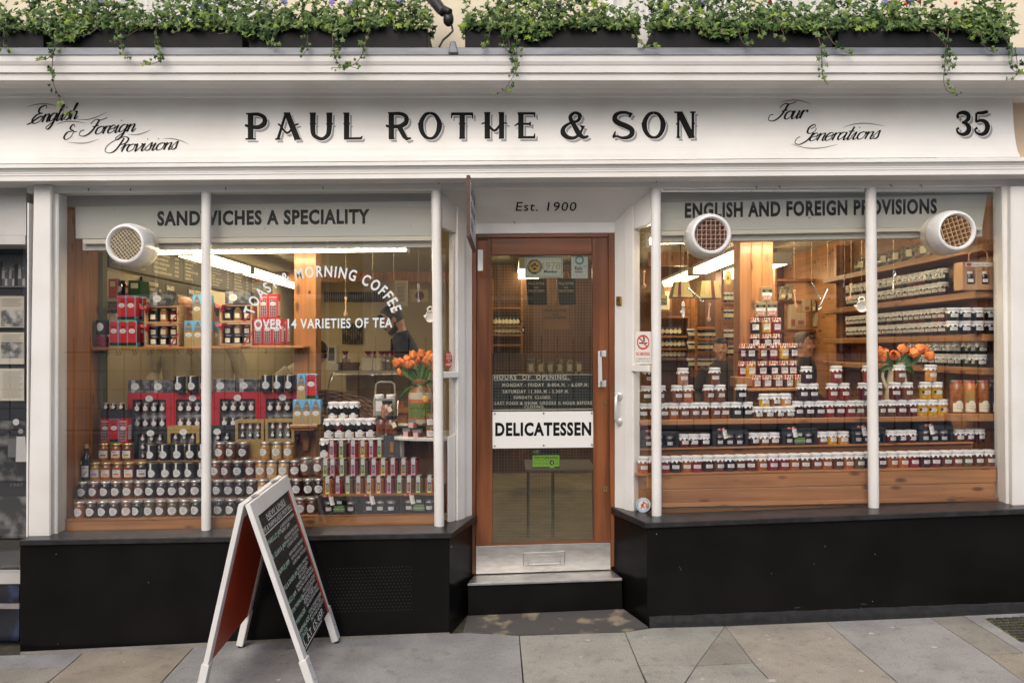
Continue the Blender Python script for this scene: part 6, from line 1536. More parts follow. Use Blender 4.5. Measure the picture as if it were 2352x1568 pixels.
def phone_tin(x0, x1, pt, pb, y, label):
 t = thing('telephone_box_tin', label, 'tin', W((x0 + x1) / 2, pb, y), 'red tea cartons printed as telephone boxes', world=True)
 A, B = W(x0, pb, y), W(x1, pt, y); w, h = B.x - A.x, B.z - A.z; cx = (A.x + B.x) / 2
 box_front(t, A, B, y, w, PR)
 mb = MB(); mb.box(A.x + w * .17, B.x - w * .17, y - .0012, y - .0002, A.z + h * .09, A.z + h * .76); mb.build('printed_window', mat('print_dark_glass', (.12, .03, .03), .4), t)
 mb = MB()
 for i in range(4): xx = A.x + w * (.17 + .22 * i); mb.box(xx - .0007, xx + .0007, y - .002, y - .0013, A.z + h * .09, A.z + h * .76)
 for j in range(7): zz = A.z + h * (.09 + .67 * j / 6); mb.box(A.x + w * .17, B.x - w * .17, y - .0027, y - .0021, zz - .0006, zz + .0006)
 for j in range(6): zz = A.z + h * (.14 + .1 * j); mb.box(B.x + .0001, B.x + .0012, y + w * .15, y + w * .85, zz, zz + h * .075)
 mb.box(A.x + w * .12, B.x - w * .12, y - .0014, y - .0003, A.z + h * .83, A.z + h * .885); mb.build('printed_glazing', mat('print_pale', (.62, .66, .68), .5), t)
 mb = MB(); put_text(mb, 'TELEPHONE', lambda a, b: Vector((cx + a, y - .002, A.z + h * .84 + b)), h=h * .03, align='c', bold=1); mb.build('lettering', BLK, t)
 oval_on(t, cx, y - .0028, A.z + h * .60, w * .30)
def clock_tin(x0, x1, pt, pb, y, label):
 t = thing('clock_tower_carton', label, 'carton', W((x0 + x1) / 2, pb, y), 'tea cartons printed with a clock tower', world=True)
 A, B = W(x0, pb, y), W(x1, pt, y); w, h = B.x - A.x, B.z - A.z; cx = (A.x + B.x) / 2
 box_front(t, A, B, y, w, SKY_)
 mb = MB(); mb.box(A.x + .002, B.x - .002, y - .0010, y - .0002, A.z, A.z + h * .62); mb.box(cx - w * .27, cx + w * .27, y - .0010, y - .0002, A.z + h * .70, A.z + h * .80); mb.box(B.x + .0001, B.x + .001, y, y + w, A.z, A.z + h * .62); mb.build('printed_tower', STN, t)
 mb = MB()
 for q in ([(A.x + .002, .62), (B.x - .002, .62), (cx + w * .28, .72), (cx - w * .28, .72)], [(cx - w * .30, .80), (cx + w * .30, .80), (cx + w * .05, .97), (cx - w * .05, .97)]): mb.hexa([(a, y - .0014, A.z + h * b) for a, b in q], [(a, y - .0003, A.z + h * b) for a, b in q])
 for i in range(4): mb.box(A.x + w * (.16 + .2 * i), A.x + w * (.24 + .2 * i), y - .0018, y - .0011, A.z + h * .71, A.z + h * .77)
 mb.build('printed_roof', SLT, t)
 mb = MB()
 for i in range(5): mb.box(A.x + w * (.13 + .17 * i), A.x + w * (.17 + .17 * i), y - .0016, y - .0011, A.z + h * .02, A.z + h * .30)
 mb.box(A.x + .003, B.x - .003, y - .0016, y - .0011, A.z + h * .565, A.z + h * .60); mb.build('printed_tracery', mat('print_shade', (.20, .13, .04), .5), t)
 oval_on(t, cx, y - .0019, A.z + h * .45, w * .36)
for i, (a, b) in enumerate(((251, 271.5), (272, 292.5), (293, 313.5))): post_tin(a, b, 737, 796.5, .385, 'red pillar box carton, %s in the lower row on the shelf' % ORD[i])
post_tin(313, 332, 738, 796, .455, 'red pillar box carton set back behind the lower row')
for i, (a, b) in enumerate(((269, 289.5), (290, 310.5))): post_tin(a, b, 679, 736.5, .39, 'red pillar box carton, %s in the upper row on the shelf' % ORD[i])
post_tin(310, 328, 680.5, 736, .455, 'red pillar box carton set back behind the upper row')
for i, (a, b) in enumerate(((423, 443.5), (444, 464.5), (465, 485.5))): clock_tin(a, b, 736.5, 795, .385, 'clock tower carton, %s in the lower row at the mullion' % ORD[i])
clock_tin(484, 503, 738, 794.5, .455, 'clock tower carton set back in the lower row')
for i, (a, b) in enumerate(((442, 462.5), (463, 483.5))): clock_tin(a, b, 677, 736, .39, 'clock tower carton, %s in the upper row at the mullion' % ORD[i])
for i, (a, b) in enumerate(((582, 603), (604, 624.5), (625, 646))): phone_tin(a, b, 732, 791.5, .385, 'red telephone box carton, %s in the lower row' % ORD[i])
phone_tin(640, 660, 733, 791, .455, 'red telephone box carton set back in the lower row')
for i, (a, b) in enumerate(((595, 615.5), (616, 637.5))): phone_tin(a, b, 675, 731.5, .39, 'red telephone box carton, %s in the upper row' % ORD[i])
clock_tin(673, 693.5, 918, 975, .31, 'clock tower carton, first of three on the post shelf'); clock_tin(694, 714.5, 918, 974.5, .31, 'clock tower carton, second of three on the post shelf'); clock_tin(715, 736, 918, 974, .31, 'clock tower carton, third of three on the post shelf')
clock_tin(682, 701.5, 859, 917.5, .315, 'clock tower carton on top of the three, beside a pillar box'); post_tin(703, 726, 859, 917.5, .315, 'red pillar box carton on top of the post shelf')
for i, (a, b) in enumerate(((231, 251.5), (272.5, 293))): phone_tin(a, b, 960, 1017, .40, 'red telephone box carton %s of the small pillar box' % ('on the left side', 'on the right side')[i])
post_tin(252, 272, 961, 1017, .40, 'red pillar box carton between two telephone box cartons')
t = thing('black_carton', 'plain black carton under three mini jars', 'carton', W(262, 960, .40), world=True)
mb = MB(); mb.ext([(231, 941), (293, 941), (293, 959.6), (231, 960)], .395, .46); mb.build('carton_body', BK, t)
for i, x in enumerate((245, 262, 280)):
 o = place('mini_jar', mini_mesh('dark plum')); o.location = W(x, 941, .42); o.scale = (1.25,) * 3; tag(o, 'mini jam jar on the black carton, %s of three' % ORD[i], 'jar', 'mini jars on the black carton')
# ribboned wooden crates of jars
def crate(x0, x1, pt, pb, y, rows, label):
 t = thing('gift_crate', label, 'gift crate', W((x0 + x1) / 2, pb, y), 'wooden gift crates with red ribbons', world=True)
 A, B = W(x0, pb, y), W(x1, pt, y); e = .011; d = .10
 for nm, q in (('board', (A.x, B.x, A.z, A.z + e)), ('board', (A.x, B.x, B.z - e, B.z)), ('board', (A.x, A.x + e, A.z + e, B.z - e)), ('board', (B.x - e, B.x, A.z + e, B.z - e))):
  mb = MB(); mb.box(q[0], q[1], y, y + d, q[2], q[3]); mb.build(nm, mat('pale_crate_wood', (.52, .30, .15), .6, var=.25, vscale=12, stretch=(1, 1, 6)), t, bevel=.001)
 mb = MB(); mb.box(A.x + e, B.x - e, y + d - .006, y + d, A.z + e, B.z - e); mb.build('back_board', MATS['tray_grey'], t)
 w = (B.x - A.x - 2 * e); h = (B.z - A.z - 2 * e)
 for j in range(rows):
  for i in range(3):
   cx = A.x + e + w * (i + .5) / 3; cz = A.z + e + h * (rows - 1 - j) / rows + .0015; r = min(w / 3 * .42, .026); jh = h / rows * .93
   c = ('near-black', 'pale orange', 'dark red')[i] if j == 0 else ('near-black', 'near-black', 'dark plum')[i]
   mb = MB(); mb.lathe([(r * .9, 0), (r, .003), (r, jh * .78), (r * .8, jh * .84)], 12, (cx, y + .045, cz), 0); mb.lathe([(r * .86, jh * .84), (r * .86, jh), (.001, jh)], 12, (cx, y + .045, cz), 1)
   k = len(mb.v); patch(mb, r, r * 1.25, r * 1.15, jh * .36, .0006, m=2);
   for q in range(k, len(mb.v)): v = mb.v[q]; mb.v[q] = (v[0] + cx, v[1] + y + .045, v[2] + cz)
   mb.build('jar', [jam(c), GOLD if rows == 1 else SILV, LABC], t)
 RB = mat('red_ribbon', (.36, .008, .014), .45)
 mb = MB(); c = Vector((A.x + .012, y - .006, B.z - .022))
 for a0 in (R(25), R(150), R(-40), R(-75)):
  L = .045 if a0 > 0 else .035; dv = Vector((math.cos(a0), 0, math.sin(a0))); nv = Vector((-dv.z, 0, dv.x))
  mb.face([c, c + dv * L * .5 + nv * .012 + Vector((0, -.014, 0)), c + dv * L, c + dv * L * .5 - nv * .009 + Vector((0, -.004, 0))])
 mb.ball(c, .008, 7, 5); p, q = Vector((B.x - .002, y - .003, A.z + h * .7)), Vector((B.x - .055, y - .003, A.z + .0)); s_ = Vector((.007, 0, .003)); mb.hexa([p - s_, p + s_, q + s_, q - s_], [v + Vector((0, .002, 0)) for v in (p - s_, p + s_, q + s_, q - s_)])
 mb.build('ribbon', RB, t)
crate(332, 410, 744, 796.3, .38, 2, 'lower ribboned crate of six jars right of the pillar boxes'); crate(331, 410, 702, 743, .385, 1, 'upper ribboned crate of three jars right of the pillar boxes')
crate(504, 579, 741, 793, .38, 2, 'lower ribboned crate of six jars left of the telephone boxes'); crate(504, 579, 699, 740, .385, 1, 'upper ribboned crate of three jars left of the telephone boxes')
# dark red-cased preserve jar by the pine boards
t = thing('preserve_jar', 'dark lidded jar of red preserve with oval label beside the pillar boxes', 'jar', W(236, 796.5, .42))
for nm, prof, m in (('jar_body', [(.034, 0), (.037, .005), (.037, .055), (.034, .075)], jam('crimson')), ('lid', [(.036, .0755), (.038, .080), (.038, .165), (.030, .17), (.001, .171)], BLK)):
 mb = MB(); mb.lathe(prof, 16); mb.build(nm, m, t)
mb = MB(); patch(mb, .038, .044, .052, .125, .0008, True); mb.build('label', LABW, t)
# ---- right half of the left window: tall fruit jars, square jars, gift boxes
GD_ = 'tall white-capped fruit jars behind the pine post'
for nm, xs_, pb, y, cs in (('top row of three', (766, 790, 814), 967, .36, ('near-black', 'near-black', 'near-black')), ('middle row of five', (757, 780.5, 804, 828, 851), 1006, .30, ('near-black', 'dark red', 'near-black', 'bottle green', 'dark plum')), ('back row of six', (748, 773, 796, 821, 845, 868), 1051, .27, ('near-black',) * 6)):
 for i, x in enumerate(xs_): make('fruit_jar', '%s jar with crumpled white cap, %s in the %s' % (cs[i], ORD[i], nm), 'fruit jar', W(x, pb - (x - 757) * .012, y), GD_, deli_jar(cs[i], ('orange', 'red', 'dark', 'gold')[(i + len(nm)) % 4]), rnd.uniform(-.1, .1))
stp2 = thing('display_step', 'plain pine steps under the tall fruit jars and square jars', 'bench', W(860, 1140, .25), world=True)
for q, y in ((([(742, 1006.5), (868, 1005), (868, 1011), (742, 1012)]), .265), (([(742, 1051.5), (884, 1050), (884, 1056), (742, 1057)]), .17), (([(738, 1094.5), (966, 1091.5), (966, 1096), (738, 1099)]), .12), (([(738, 1135.5), (1000, 1132.5), (1000, 1137), (738, 1140)]), .055), (([(742, 967.5), (826, 966.5), (826, 970), (742, 971)]), .325)):
 mb = MB(); mb.ext(q, y, y + .12); mb.build('step', DPINE, stp2)
SQ = {'r': ('crimson', 'pink'), 'g': ('olive brown', 'lime'), 'y': ('amber', 'yellow'), 'o': ('chestnut', 'orange')}
for nm, xs_, pb, y, seq in (('top row', (765.5, 788.5, 812.5, 835, 857.5, 876), 1051, .215, 'rgryrg'), ('middle row', (749, 766, 790, 813.5, 837, 860.5, 883.5, 906, 929, 952), 1094, .165, 'grgrgryror'), ('lowest row', (754, 780.5, 803, 826.5, 849.5, 872.5, 895.5, 919, 941.5, 964.5, 988), 1135, .105, 'yrgoyyrgogy')):
 for i, x in enumerate(xs_):
  c, tt = SQ[seq[i]]
  make('square_jar', 'square jar with %s-tipped gingham strip, %s in the %s of square jars' % (tt, ORD[i], nm), 'square jar', W(x, pb - (x - 757) * .008, y), 'square chutney jars with gingham strips', strip_jar(c, tt), -.12 + rnd.uniform(-.06, .06))
def butler_box(x0, x1, pt, pb, y, kind, label):
 t = thing('gift_box', label, 'gift box', W((x0 + x1) / 2, pb, y), 'black gift boxes with red bows', world=True)
 A, B = W(x0, pb, y), W(x1, pt, y); w, h = B.x - A.x, B.z - A.z; d = .085
 xa, xb, za, zb = A.x + w * .10, B.x - w * .07, A.z + h * .14, B.z - h * .26
 mb = MB()
 mb.box(A.x, B.x, y, y + .003, zb, B.z); mb.box(A.x, B.x, y, y + .003, A.z, za); mb.box(A.x, xa, y, y + .003, za, zb); mb.box(xb, B.x, y, y + .003, za, zb)
 mb.box(A.x, A.x + .003, y + .003, y + d, A.z, B.z); mb.box(B.x - .003, B.x, y + .003, y + d, A.z, B.z); mb.box(A.x + .003, B.x - .003, y + .003, y + d, B.z - .003, B.z); mb.box(A.x + .003, B.x - .003, y + .003, y + d, A.z, A.z + .003); mb.box(A.x + .004, B.x - .004, y + d - .004, y + d - .001, A.z + .004, B.z - .004)
 mb.build('carton', BK, t)
 for i in range(3):
  if kind == 'tea' and i == 1: continue
  cx = xa + (xb - xa) * (i + .5) / 3
  o = place('small_jar', cached('sj', sj_mesh), t); o.location = Vector((cx, y + .035, A.z + .004)) - Vector(t.location)
  s = (zb - A.z) / .066 * .95; o.scale = (s, s, s)
 if kind == 'tea':
  cx = (xa + xb) / 2; mb = MB(); mb.box(cx - .03, cx + .03, y + .006, y + .008, za, za + (zb - za) * .55); cd = mb.build('card', mat('leaf_card', (.16, .24, .10), .6), t)
  mb = MB()
  for a in (-50, -20, 15, 50): ribbon(mb, smooth([(cx, za + .002), (cx + .016 * math.sin(R(a)), za + .022), (cx + .034 * math.sin(R(a)), za + .036)]), lambda t_, p, q: .005 * math.sin(math.pi * (.1 + .88 * t_)), lambda u, v: Vector((u, y + .0045 + .0002 * a / 50, v)))
  put_text(mb, 'AFTERNOON TEA', lambda u, v: Vector((cx + u, y + .004, za + .012 + v)), h=.006, align='c', bold=1, m=1); mb.build('printed_leaf', [mat('leaf_print', (.13, .30, .04), .6), LABW], cd)
  mb = MB(); mb.box(cx - .014, cx + .014, y + .006, y + .009, zb - .020, zb); mb.build('small_label', LABW, t)
 mb = MB(); mb.face([(xa, y + .0034, za), (xb, y + .0034, za), (xb, y + .0034, zb), (xa, y + .0034, zb)]); mb.build('window_film', PANE, t)
 c = Vector((A.x + w * .25, y - .004, B.z - .004)); mb = MB()
 for i, a0 in enumerate((15, 60, 120, 165, 200, 340)):
  dv = Vector((math.cos(R(a0)), -.3, math.sin(R(a0)) * .5 + .1)); nv = Vector((-dv.z, 0, dv.x))
  mb.face([c, c + dv * .016 + nv * .006, c + dv * .030, c + dv * .016 - nv * .006], i % 2)
 mb.build('bow', [mat('bow_red', (.42, .02, .035), .5), mat('bow_pale', (.66, .50, .48), .5)], t)
 q = [(c.x + .004, c.z - .006), (c.x + .028, c.z + .002), (c.x + .040, c.z - .046), (c.x + .014, c.z - .052)]
 mb = MB(); mb.hexa([(a, y - .006, b) for a, b in q], [(a, y - .005, b) for a, b in q]); tg = mb.build('tag', PAPER, t)
 mb = MB()
 for i, s in enumerate(("Butler's", 'Grove')): put_text(mb, s, lambda u, v: Vector((c.x + .026 - (.008 * i) + v * .9 + u * .28, y - .0066, c.z - .012 - u * .95 + v * .3)), h=.0085, align='l')
 mb.build('lettering', INKB, tg)
def sj_mesh():
 mb = MB(); r, h = .021, .066
 mb.lathe([(r * .9, 0), (r, .003), (r, h * .72), (r * .86, h * .8)], 12, m=0); mb.lathe([(r * 1.08, h * .74), (r * .95, h * .82), (r * 1.02, h * .86), (r * .98, h), (.001, h)], 18, m=1, wave=lambda j, a: .08 * math.sin(7 * a) if j == 0 else 0)
 patch(mb, r, .030, .018, h * .34, .0006, m=2); return mb.mesh('small_jar', [jam('dark plum'), mat('clear_foil', (.45, .45, .45), .3, metal=.3), LABW])
for i, (a, b, k) in enumerate(((731, 823, 'tea'), (824.5, 916, 'jam'), (917.5, 1003, 'tea'))): butler_box(a, b, 1138 - i * 1.5, 1181.5 - i * 1.5, .06, k, 'black gift box with red bow at the left window foot, %s of three' % ORD[i])
# ---- right window: white paper-capped jars
GW = 'white paper-capped jam jars in the right window'
SEQ = {'o': 'orange', 'c': 'crimson', 'k': 'near-black', 'p': 'dark plum', 'b': 'brown', 'h': 'chestnut', 'a': 'amber', 'r': 'red', 'd': 'dark red', 'l': 'olive brown', 'y': 'mustard yellow', 'g': 'bottle green', 'q': 'pinkish brown', 'w': 'pale orange'}
seq = 'ohckacpbkbdacrahhabolppaocpdbhlbhbp'
xs = [1477 + 24.8 * i for i in range(33)]
for i, x in enumerate(xs): make('jam_jar', '%s white-capped jar, %s from the left in the bottom bench row' % (SEQ[seq[i]], ORD[i]), 'preserve jar', W(x, 1088.5 - (x - 1477) * .0205, .115), GW, cloth_jar(SEQ[seq[i]], i, .0325, .103), rnd.uniform(-.15, .2))
main = [(1477, 'l'), (1498, 'b'), (1525, 'b'), (1547, 'o'), (1571, 'h'), (1595, 'h'), (1618, 'h'), (1642, 'h'), (1666, 'h'), (1691, 'g'), (1715, 'g'), (1833, 'p'), (1857, 'p'), (1881, 'p'), (1904, 'r'), (1928, 'd'), (1951, 'r'), (1974, 'h'), (1996, 'b'), (2020, 'b'), (2045, 'b'), (2069, 'd'), (2093, 'd'), (2116, 'y'), (2140, 'y'), (2163, 'y')]
for i, (x, c) in enumerate(main): make('jam_jar', '%s white-capped jar, %s from the left along the long shelf' % (SEQ[c], ORD[i]), 'preserve jar', W(x, 965 - (x - 1468) * .0132, .205), GW, cloth_jar(SEQ[c], i + 1, .0325, .102, i in (6, 7, 8, 17, 18, 23, 24, 25)), rnd.uniform(-.1, .25))
up = [(1484, 'l'), (1516, 'b'), (1555, 'h'), (1580, 'o'), (1628, 'h'), (1653, 'h'), (1703, 'k'), (1843, 'p'), (1867, 'p'), (1912, 'r'), (1937, 'r'), (1984, 'd'), (2012, 'd'), (2056, 'd'), (2082, 'h'), (2125, 'y'), (2151, 'y')]
for i, (x, c) in enumerate(up): make('jam_jar', '%s jar with white paper cap, %s in the second tier on the long shelf' % (SEQ[c], ORD[i]), 'preserve jar', W(x, 925.5 - (x - 1468) * .0132, .21), GW, cloth_jar(SEQ[c], i + 2, .0325, .104, i in (4, 5, 11, 15, 16)), rnd.uniform(-.1, .25))
tp_ = [(1489, 'h'), (1568, 'q'), (1641, 'h'), (1851, 'p'), (1921, 'r'), (1994, 'r'), (2066, 'h'), (2137, 'w')]
for i, (x, c) in enumerate(tp_): make('jam_jar', '%s jar with white paper cap crowning the %s pyramid on the long shelf' % (SEQ[c], ORD[i]), 'preserve jar', W(x, 885.5 - (x - 1468) * .0132, .215), GW, cloth_jar(SEQ[c], i, .0325, .103), rnd.uniform(0, .25))
for i, (x, c) in enumerate(((1740, 'b'), (1764, 'b'), (1788, 'd'), (1812, 'b'))): make('jam_jar', 'short %s jar with white cap, %s of four below the mustards' % (SEQ[c], ORD[i]), 'preserve jar', W(x, 963 - i * .5, .19), GW, cloth_jar(SEQ[c], i + 3, .0325, .076), .1)
for i, (x, c) in enumerate(((1755, 'y'), (1780, 'h'), (1804, 'w'))): make('mustard_jar', 'short %s mustard jar with white cap, %s of three under the small shelf' % (SEQ[c], ORD[i]), 'mustard jar', W(x, 934 - i * .4, .22), GW, cloth_jar(SEQ[c], i + 2, .0325, .078), .1)
gr_ = [(1571, 'd'), (1594, 'd'), (1619, 'p'), (1731, 'p'), (1754, 'h'), (1777, 'b'), (1887, 'h'), (1910, 'y'), (1935, 'w'), (2045, 'd'), (2068, 'k'), (2092, 'd'), (2201, 'b'), (2224, 'd'), (2248, 'p')]
for i, (x, c) in enumerate(gr_): make('jam_jar', 'short %s jar with white cap, %s in the row of gift boxes' % (SEQ[c], ORD[i]), 'preserve jar', W(x, 1029 - (x - 1468) * .0185, .20), GW, cloth_jar(SEQ[c], i, .032, .080, i in (1, 10, 11)), rnd.uniform(0, .2))
for i, (a, b, k) in enumerate(((1470, 1559, 'jam'), (1637, 1718, 'jam'), (1797, 1877, 'tea'), (1957, 2034, 'jam'), (2112, 2189, 'jam'))): butler_box(a, b, 989 - i * 3.2, 1030 - i * 3.1, .175, k, 'black gift box with red bow in the right window, %s of five' % ORD[i])
# flag-capped pyramid and tea tins
GF = 'flag-capped souvenir preserve jars'
for nm, xs_, pb, y, seq, h in (('lowest row', (1736, 1761, 1786, 1811, 1836), 891, .36, (('amber', 'RUBY'), ('chestnut', 'MAYFAIR'), ('brown', 'APPLE'), ('brown', 'MAYFAIR'), ('mustard yellow', 'RUBY')), .080), ('second row up', (1707, 1724, 1750, 1776, 1800, 1820), 865, .43, (('crimson', 'CONGESTION'), ('mustard yellow', 'PICCADILLY'), ('dark plum', 'WIMBLEDON'), ('near-black', 'TRAFFIC'), ('brown', 'MONUMENT'), ('dark red', 'CONGESTION')), .098),
 ('third row up', (1707, 1724, 1750, 1776, 1800, 1820), 825, .44, (('dark red', 'MONUMENT'), ('dark plum', 'WIMBLEDON'), ('chestnut', 'MONUMENT'), ('crimson', 'CONGESTION'), ('mustard yellow', 'PICCADILLY'), ('dark plum', 'CONGESTION')), .098), ('fourth row up', (1734, 1760, 1783), 800, .455, (('near-black', 'TRAFFIC'), ('dark plum', 'WIMBLEDON'), ('dark red', 'MONUMENT')), .090), ('topmost row', (1734, 1760, 1783), 765, .46, (('near-black', 'TRAFFIC'), ('mustard yellow', 'PICCADILLY'), ('crimson', 'CONGESTION')), .096)):
 for i, (x, (c, tx)) in enumerate(zip(xs_, seq)): make('souvenir_jar', '%s %s jar with flag-patterned cap, %s in the %s' % (c, tx, ORD[i], nm), 'souvenir jar', W(x, pb - (x - 1760) * .012, y - (.012 if i == 0 and len(xs_) == 6 else 0) + (.05 if i == 0 and len(xs_) == 6 else 0)), GF, flag_jar(c, tx, .0315, h), rnd.uniform(-.1, .15))
def gold_tin(x0, x1, pt, pb, y, label):
 t = thing('tea_caddy', label, 'tea caddy', W((x0 + x1) / 2, pb, y), 'gold tea caddies with a flag label', world=True)
 A, B = W(x0, pb, y), W(x1, pt, y); w, h = B.x - A.x, B.z - A.z; GT_ = mat('gold_tin', (.52, .40, .20), .35, metal=.6)
 mb = MB(); mb.box(A.x, B.x, y, y + w, A.z, A.z + h * .86); mb.build('tin_body', GT_, t, bevel=.003)
 mb = MB(); mb.box(A.x - .001, B.x + .001, y - .001, y + w + .001, A.z + h * .862, B.z); mb.build('lid', GT_, t, bevel=.004)
 xa, xb = A.x + w * .08, B.x - w * .08
 mb = MB(); mb.box(xa, xb, y - .0008, y - .0001, A.z + h * .05, A.z + h * .80); lb = mb.build('label', LABW, t)
 mb = MB(); mb.box(xa, xb, y - .0016, y - .0009, A.z + h * .60, A.z + h * .80); mb.build('black_band', BLK, t)
 fx, fz0, fz1 = (xa + xb) / 2, A.z + h * .05, A.z + h * .38; fz = (fz0 + fz1) / 2
 mb = MB(); mb.box(xa, xb, y - .0014, y - .0009, fz0, fz1, 2)
 g = lambda d: (lambda u, v: Vector((u, y - d, v)))
 for q in ([(xa, fz0), (xb, fz1)], [(xa, fz1), (xb, fz0)]): ribbon(mb, [q[0], (fx, fz), q[1]], lambda t_, a, b: .0036, g(.0018 if q[0][1] == fz0 else .00195), 1); ribbon(mb, [q[0], (fx, fz), q[1]], lambda t_, a, b: .0014, g(.0022 if q[0][1] == fz0 else .00235), 0)
 mb.box(xa, xb, y - .0028, y - .0025, fz - .0050, fz + .0050, 1); mb.box(fx - .0050, fx + .0050, y - .0030, y - .0029, fz0, fz1, 1); mb.box(xa, xb, y - .0034, y - .0031, fz - .003, fz + .003, 0); mb.box(fx - .003, fx + .003, y - .0038, y - .0035, fz0, fz1, 0); mb.build('flag_print', [RED, CRM, BLUE], t)
 mb = MB(); put_text(mb, "Butler's", lambda u, v: Vector((fx + u, y - .0022, A.z + h * .71 + v)), h=h * .06, align='c'); put_text(mb, 'Grove', lambda u, v: Vector((fx + u, y - .0022, A.z + h * .63 + v)), h=h * .06, align='c'); put_text(mb, 'ROSY LEE', lambda u, v: Vector((fx + u, y - .0042, fz - h * .05 + v)), h=h * .085, align='c', bold=1, sx=.8); mb.build('white_lettering', LABW, t)
 mb = MB(); put_text(mb, 'A TASTE OF THE CITY', lambda u, v: Vector((fx + u, y - .0013, A.z + h * .50 + v)), h=h * .032, align='c'); put_text(mb, 'LONDON', lambda u, v: Vector((fx + u + .006, y - .0013, A.z + h * .43 + v)), h=h * .032, align='c', m=1); mb.build('lettering', [INKB, REDINK], t)
gold_tin(1749, 1775, 658, 692, .445, 'gold flag tea caddy at the very top of the pyramid'); gold_tin(1735, 1760, 692.5, 727.5, .445, 'gold flag tea caddy, lower one on the left side of the pyramid'); gold_tin(1761, 1786, 692, 727, .445, 'gold flag tea caddy, lower one on the right side of the pyramid')
t = board_thing('pyramid_riser', 'dark riser boards under the flag-capped jars', 'riser', [(1700, 865.5), (1828, 864.5), (1828, 868), (1700, 869)], .39, .475, DPINE)
mb = MB(); mb.ext([(1722, 800.5), (1790, 799.8), (1790, 803), (1722, 803.5)], .425, .478); mb.build('board', DPINE, t)
# ---- shelves along the right-hand wall
GR = 'white-capped jars along the right-hand wall shelves'
for (z, rows, n, y0, nm) in ((1.975, 2, 19, .66, 'second wall shelf'), (1.715, 2, 19, .66, 'third wall shelf'), (1.515, 2, 12, .24, 'fourth wall shelf')):
 for r_ in range(rows):
  for i in range(n):
   c = rnd.choice(('near-black', 'dark plum', 'brown', 'dark red', 'bottle green')) if z > 1.6 else ('bottle green' if i < 7 else rnd.choice(('near-black', 'dark plum')))
   h = .090 if z > 1.6 else .078
   make('jam_jar', '%s jar in the %s layer of the %s, %s from the window' % (c, ('lower', 'upper')[r_], nm, ORD[i]), 'preserve jar', Vector((XE + .055 + rnd.uniform(-.004, .004), y0 + i * .078, z + r_ * (h + .001))), GR, cloth_jar(c, i + r_, .0325, h), R(-48) if z > 1.6 or i > 2 else R(-8))
for k, (px, lb_) in enumerate(((2188, 'dark'), (2216, 'dark'), (2245, 'dark'), (2274, 'green-ribboned'))):
 for r_ in range(2):
  p = W(px, 763.5, .19); h = .078
  t = make('jam_jar', '%s %s jar in the %s row at the end of the third wall shelf' % (ORD[k], lb_, ('lower', 'upper')[r_]), 'preserve jar', Vector((p.x, .19, 1.7155 + r_ * (h + .001))), GR, cloth_jar('near-black' if k else 'bottle green', k, .0335, h), -.05)
  if k == 3:
   mb = MB(); mb.lathe([(.0325, h - .022), (.0335, h - .018), (.0325, h - .014)], 18, cap=False); mb.build('green_band', mat('band_green', (.01, .12, .03), .5), t)
for i, (px, c, nm) in enumerate(((2196, 'amber', 'amber'), (2225, 'orange', 'layered orange and green'), (2256, 'amber', 'golden'), (2288, 'dark plum', 'purple-black'))):
 r, h = .036, .195; p = W(px, 955, .17)
 t = thing('preserve_jar', 'tall jar of %s pickled fruit, %s of four by the window end' % (nm, ORD[i]), 'preserve jar', Vector((p.x, .17, 1.2455)), 'tall jars of preserved fruit')
 mb = MB(); mb.lathe([(r * .9, 0), (r, .006), (r, h * .86), (r * .8, h * .93), (r * .82, h * .95)], 16); mb.build('jar_body', jam(c) if i != 1 else mat('layered_pickle', (.55, .16, .02), .15, coat=.5, col2=(.30, .26, .06), vscale=22, stretch=(1, 1, 1.5), lo=.45, hi=.55), t)
 mb = MB(); mb.lathe([(r * .84, h * .952), (r * .86, h), (.001, h + .001)], 14); mb.build('lid', mat('clear_lid', (.40, .30, .22), .2), t)
 mb = MB(); patch(mb, r * .87, .016, .016, h * .965, .001); mb.build('red_seal', RED, t)
 mb = MB(); patch(mb, r, .070, .052, .036, .0006); patch(mb, r, .040, .034, .060, .0008, True); lb2 = mb.build('label', LABC, t)
 mb = MB(); f = wrapf(r, .036, .0012); scribble(mb, f, .036, .004, .008, i); scribble(mb, f, .030, -.010, .007, i + 5); patch(mb, r, .014, .011, .022, .0014, True, m=1, a0=.55); mb.build('print', [INKB, mat('fruit_red', (.5, .03, .03), .6)], lb2)
# paper carrier with two jars
p = W(2236, 661, .17); t = thing('paper_carrier', 'brown paper carrier with two jars in its cut-out windows', 'carrier bag', Vector((p.x, .17, 1.9755)))
KR = mat('kraft_paper', (.46, .27, .14), .75, var=.12, vscale=8); w, h = .185, .165
mb = MB()
for q in ((-w / 2, -w * .36, 0, h * .80), (-w * .11, w * .11, 0, h * .80), (w * .36, w / 2, 0, h * .80), (-w * .36, -w * .11, 0, h * .2), (w * .11, w * .36, 0, h * .2), (-w / 2, w / 2, h * .80, h)): mb.box(q[0], q[1], -.05, -.046, q[2], q[3])
mb.box(-w / 2, w / 2, .04, .044, 0, h); mb.box(-w / 2, -w / 2 + .003, -.046, .04, 0, h); mb.box(w / 2 - .003, w / 2, -.046, .04, 0, h); mb.build('bag', KR, t)
for sx in (-1, 1):
 mb = MB(); k = sx * w * .235; mb.lathe([(.022, .03), (.024, .034), (.024, .085), (.020, .095)], 12, (k, -.02, .0), 0); mb.lathe([(.022, .095), (.022, .11), (.001, .111)], 12, (k, -.02, 0), 1); mb.box(k - .016, k + .016, -.0455, -.0445, .045, .065, 2); mb.build('jar', [jam('dark plum'), CAPW, LABW], t)
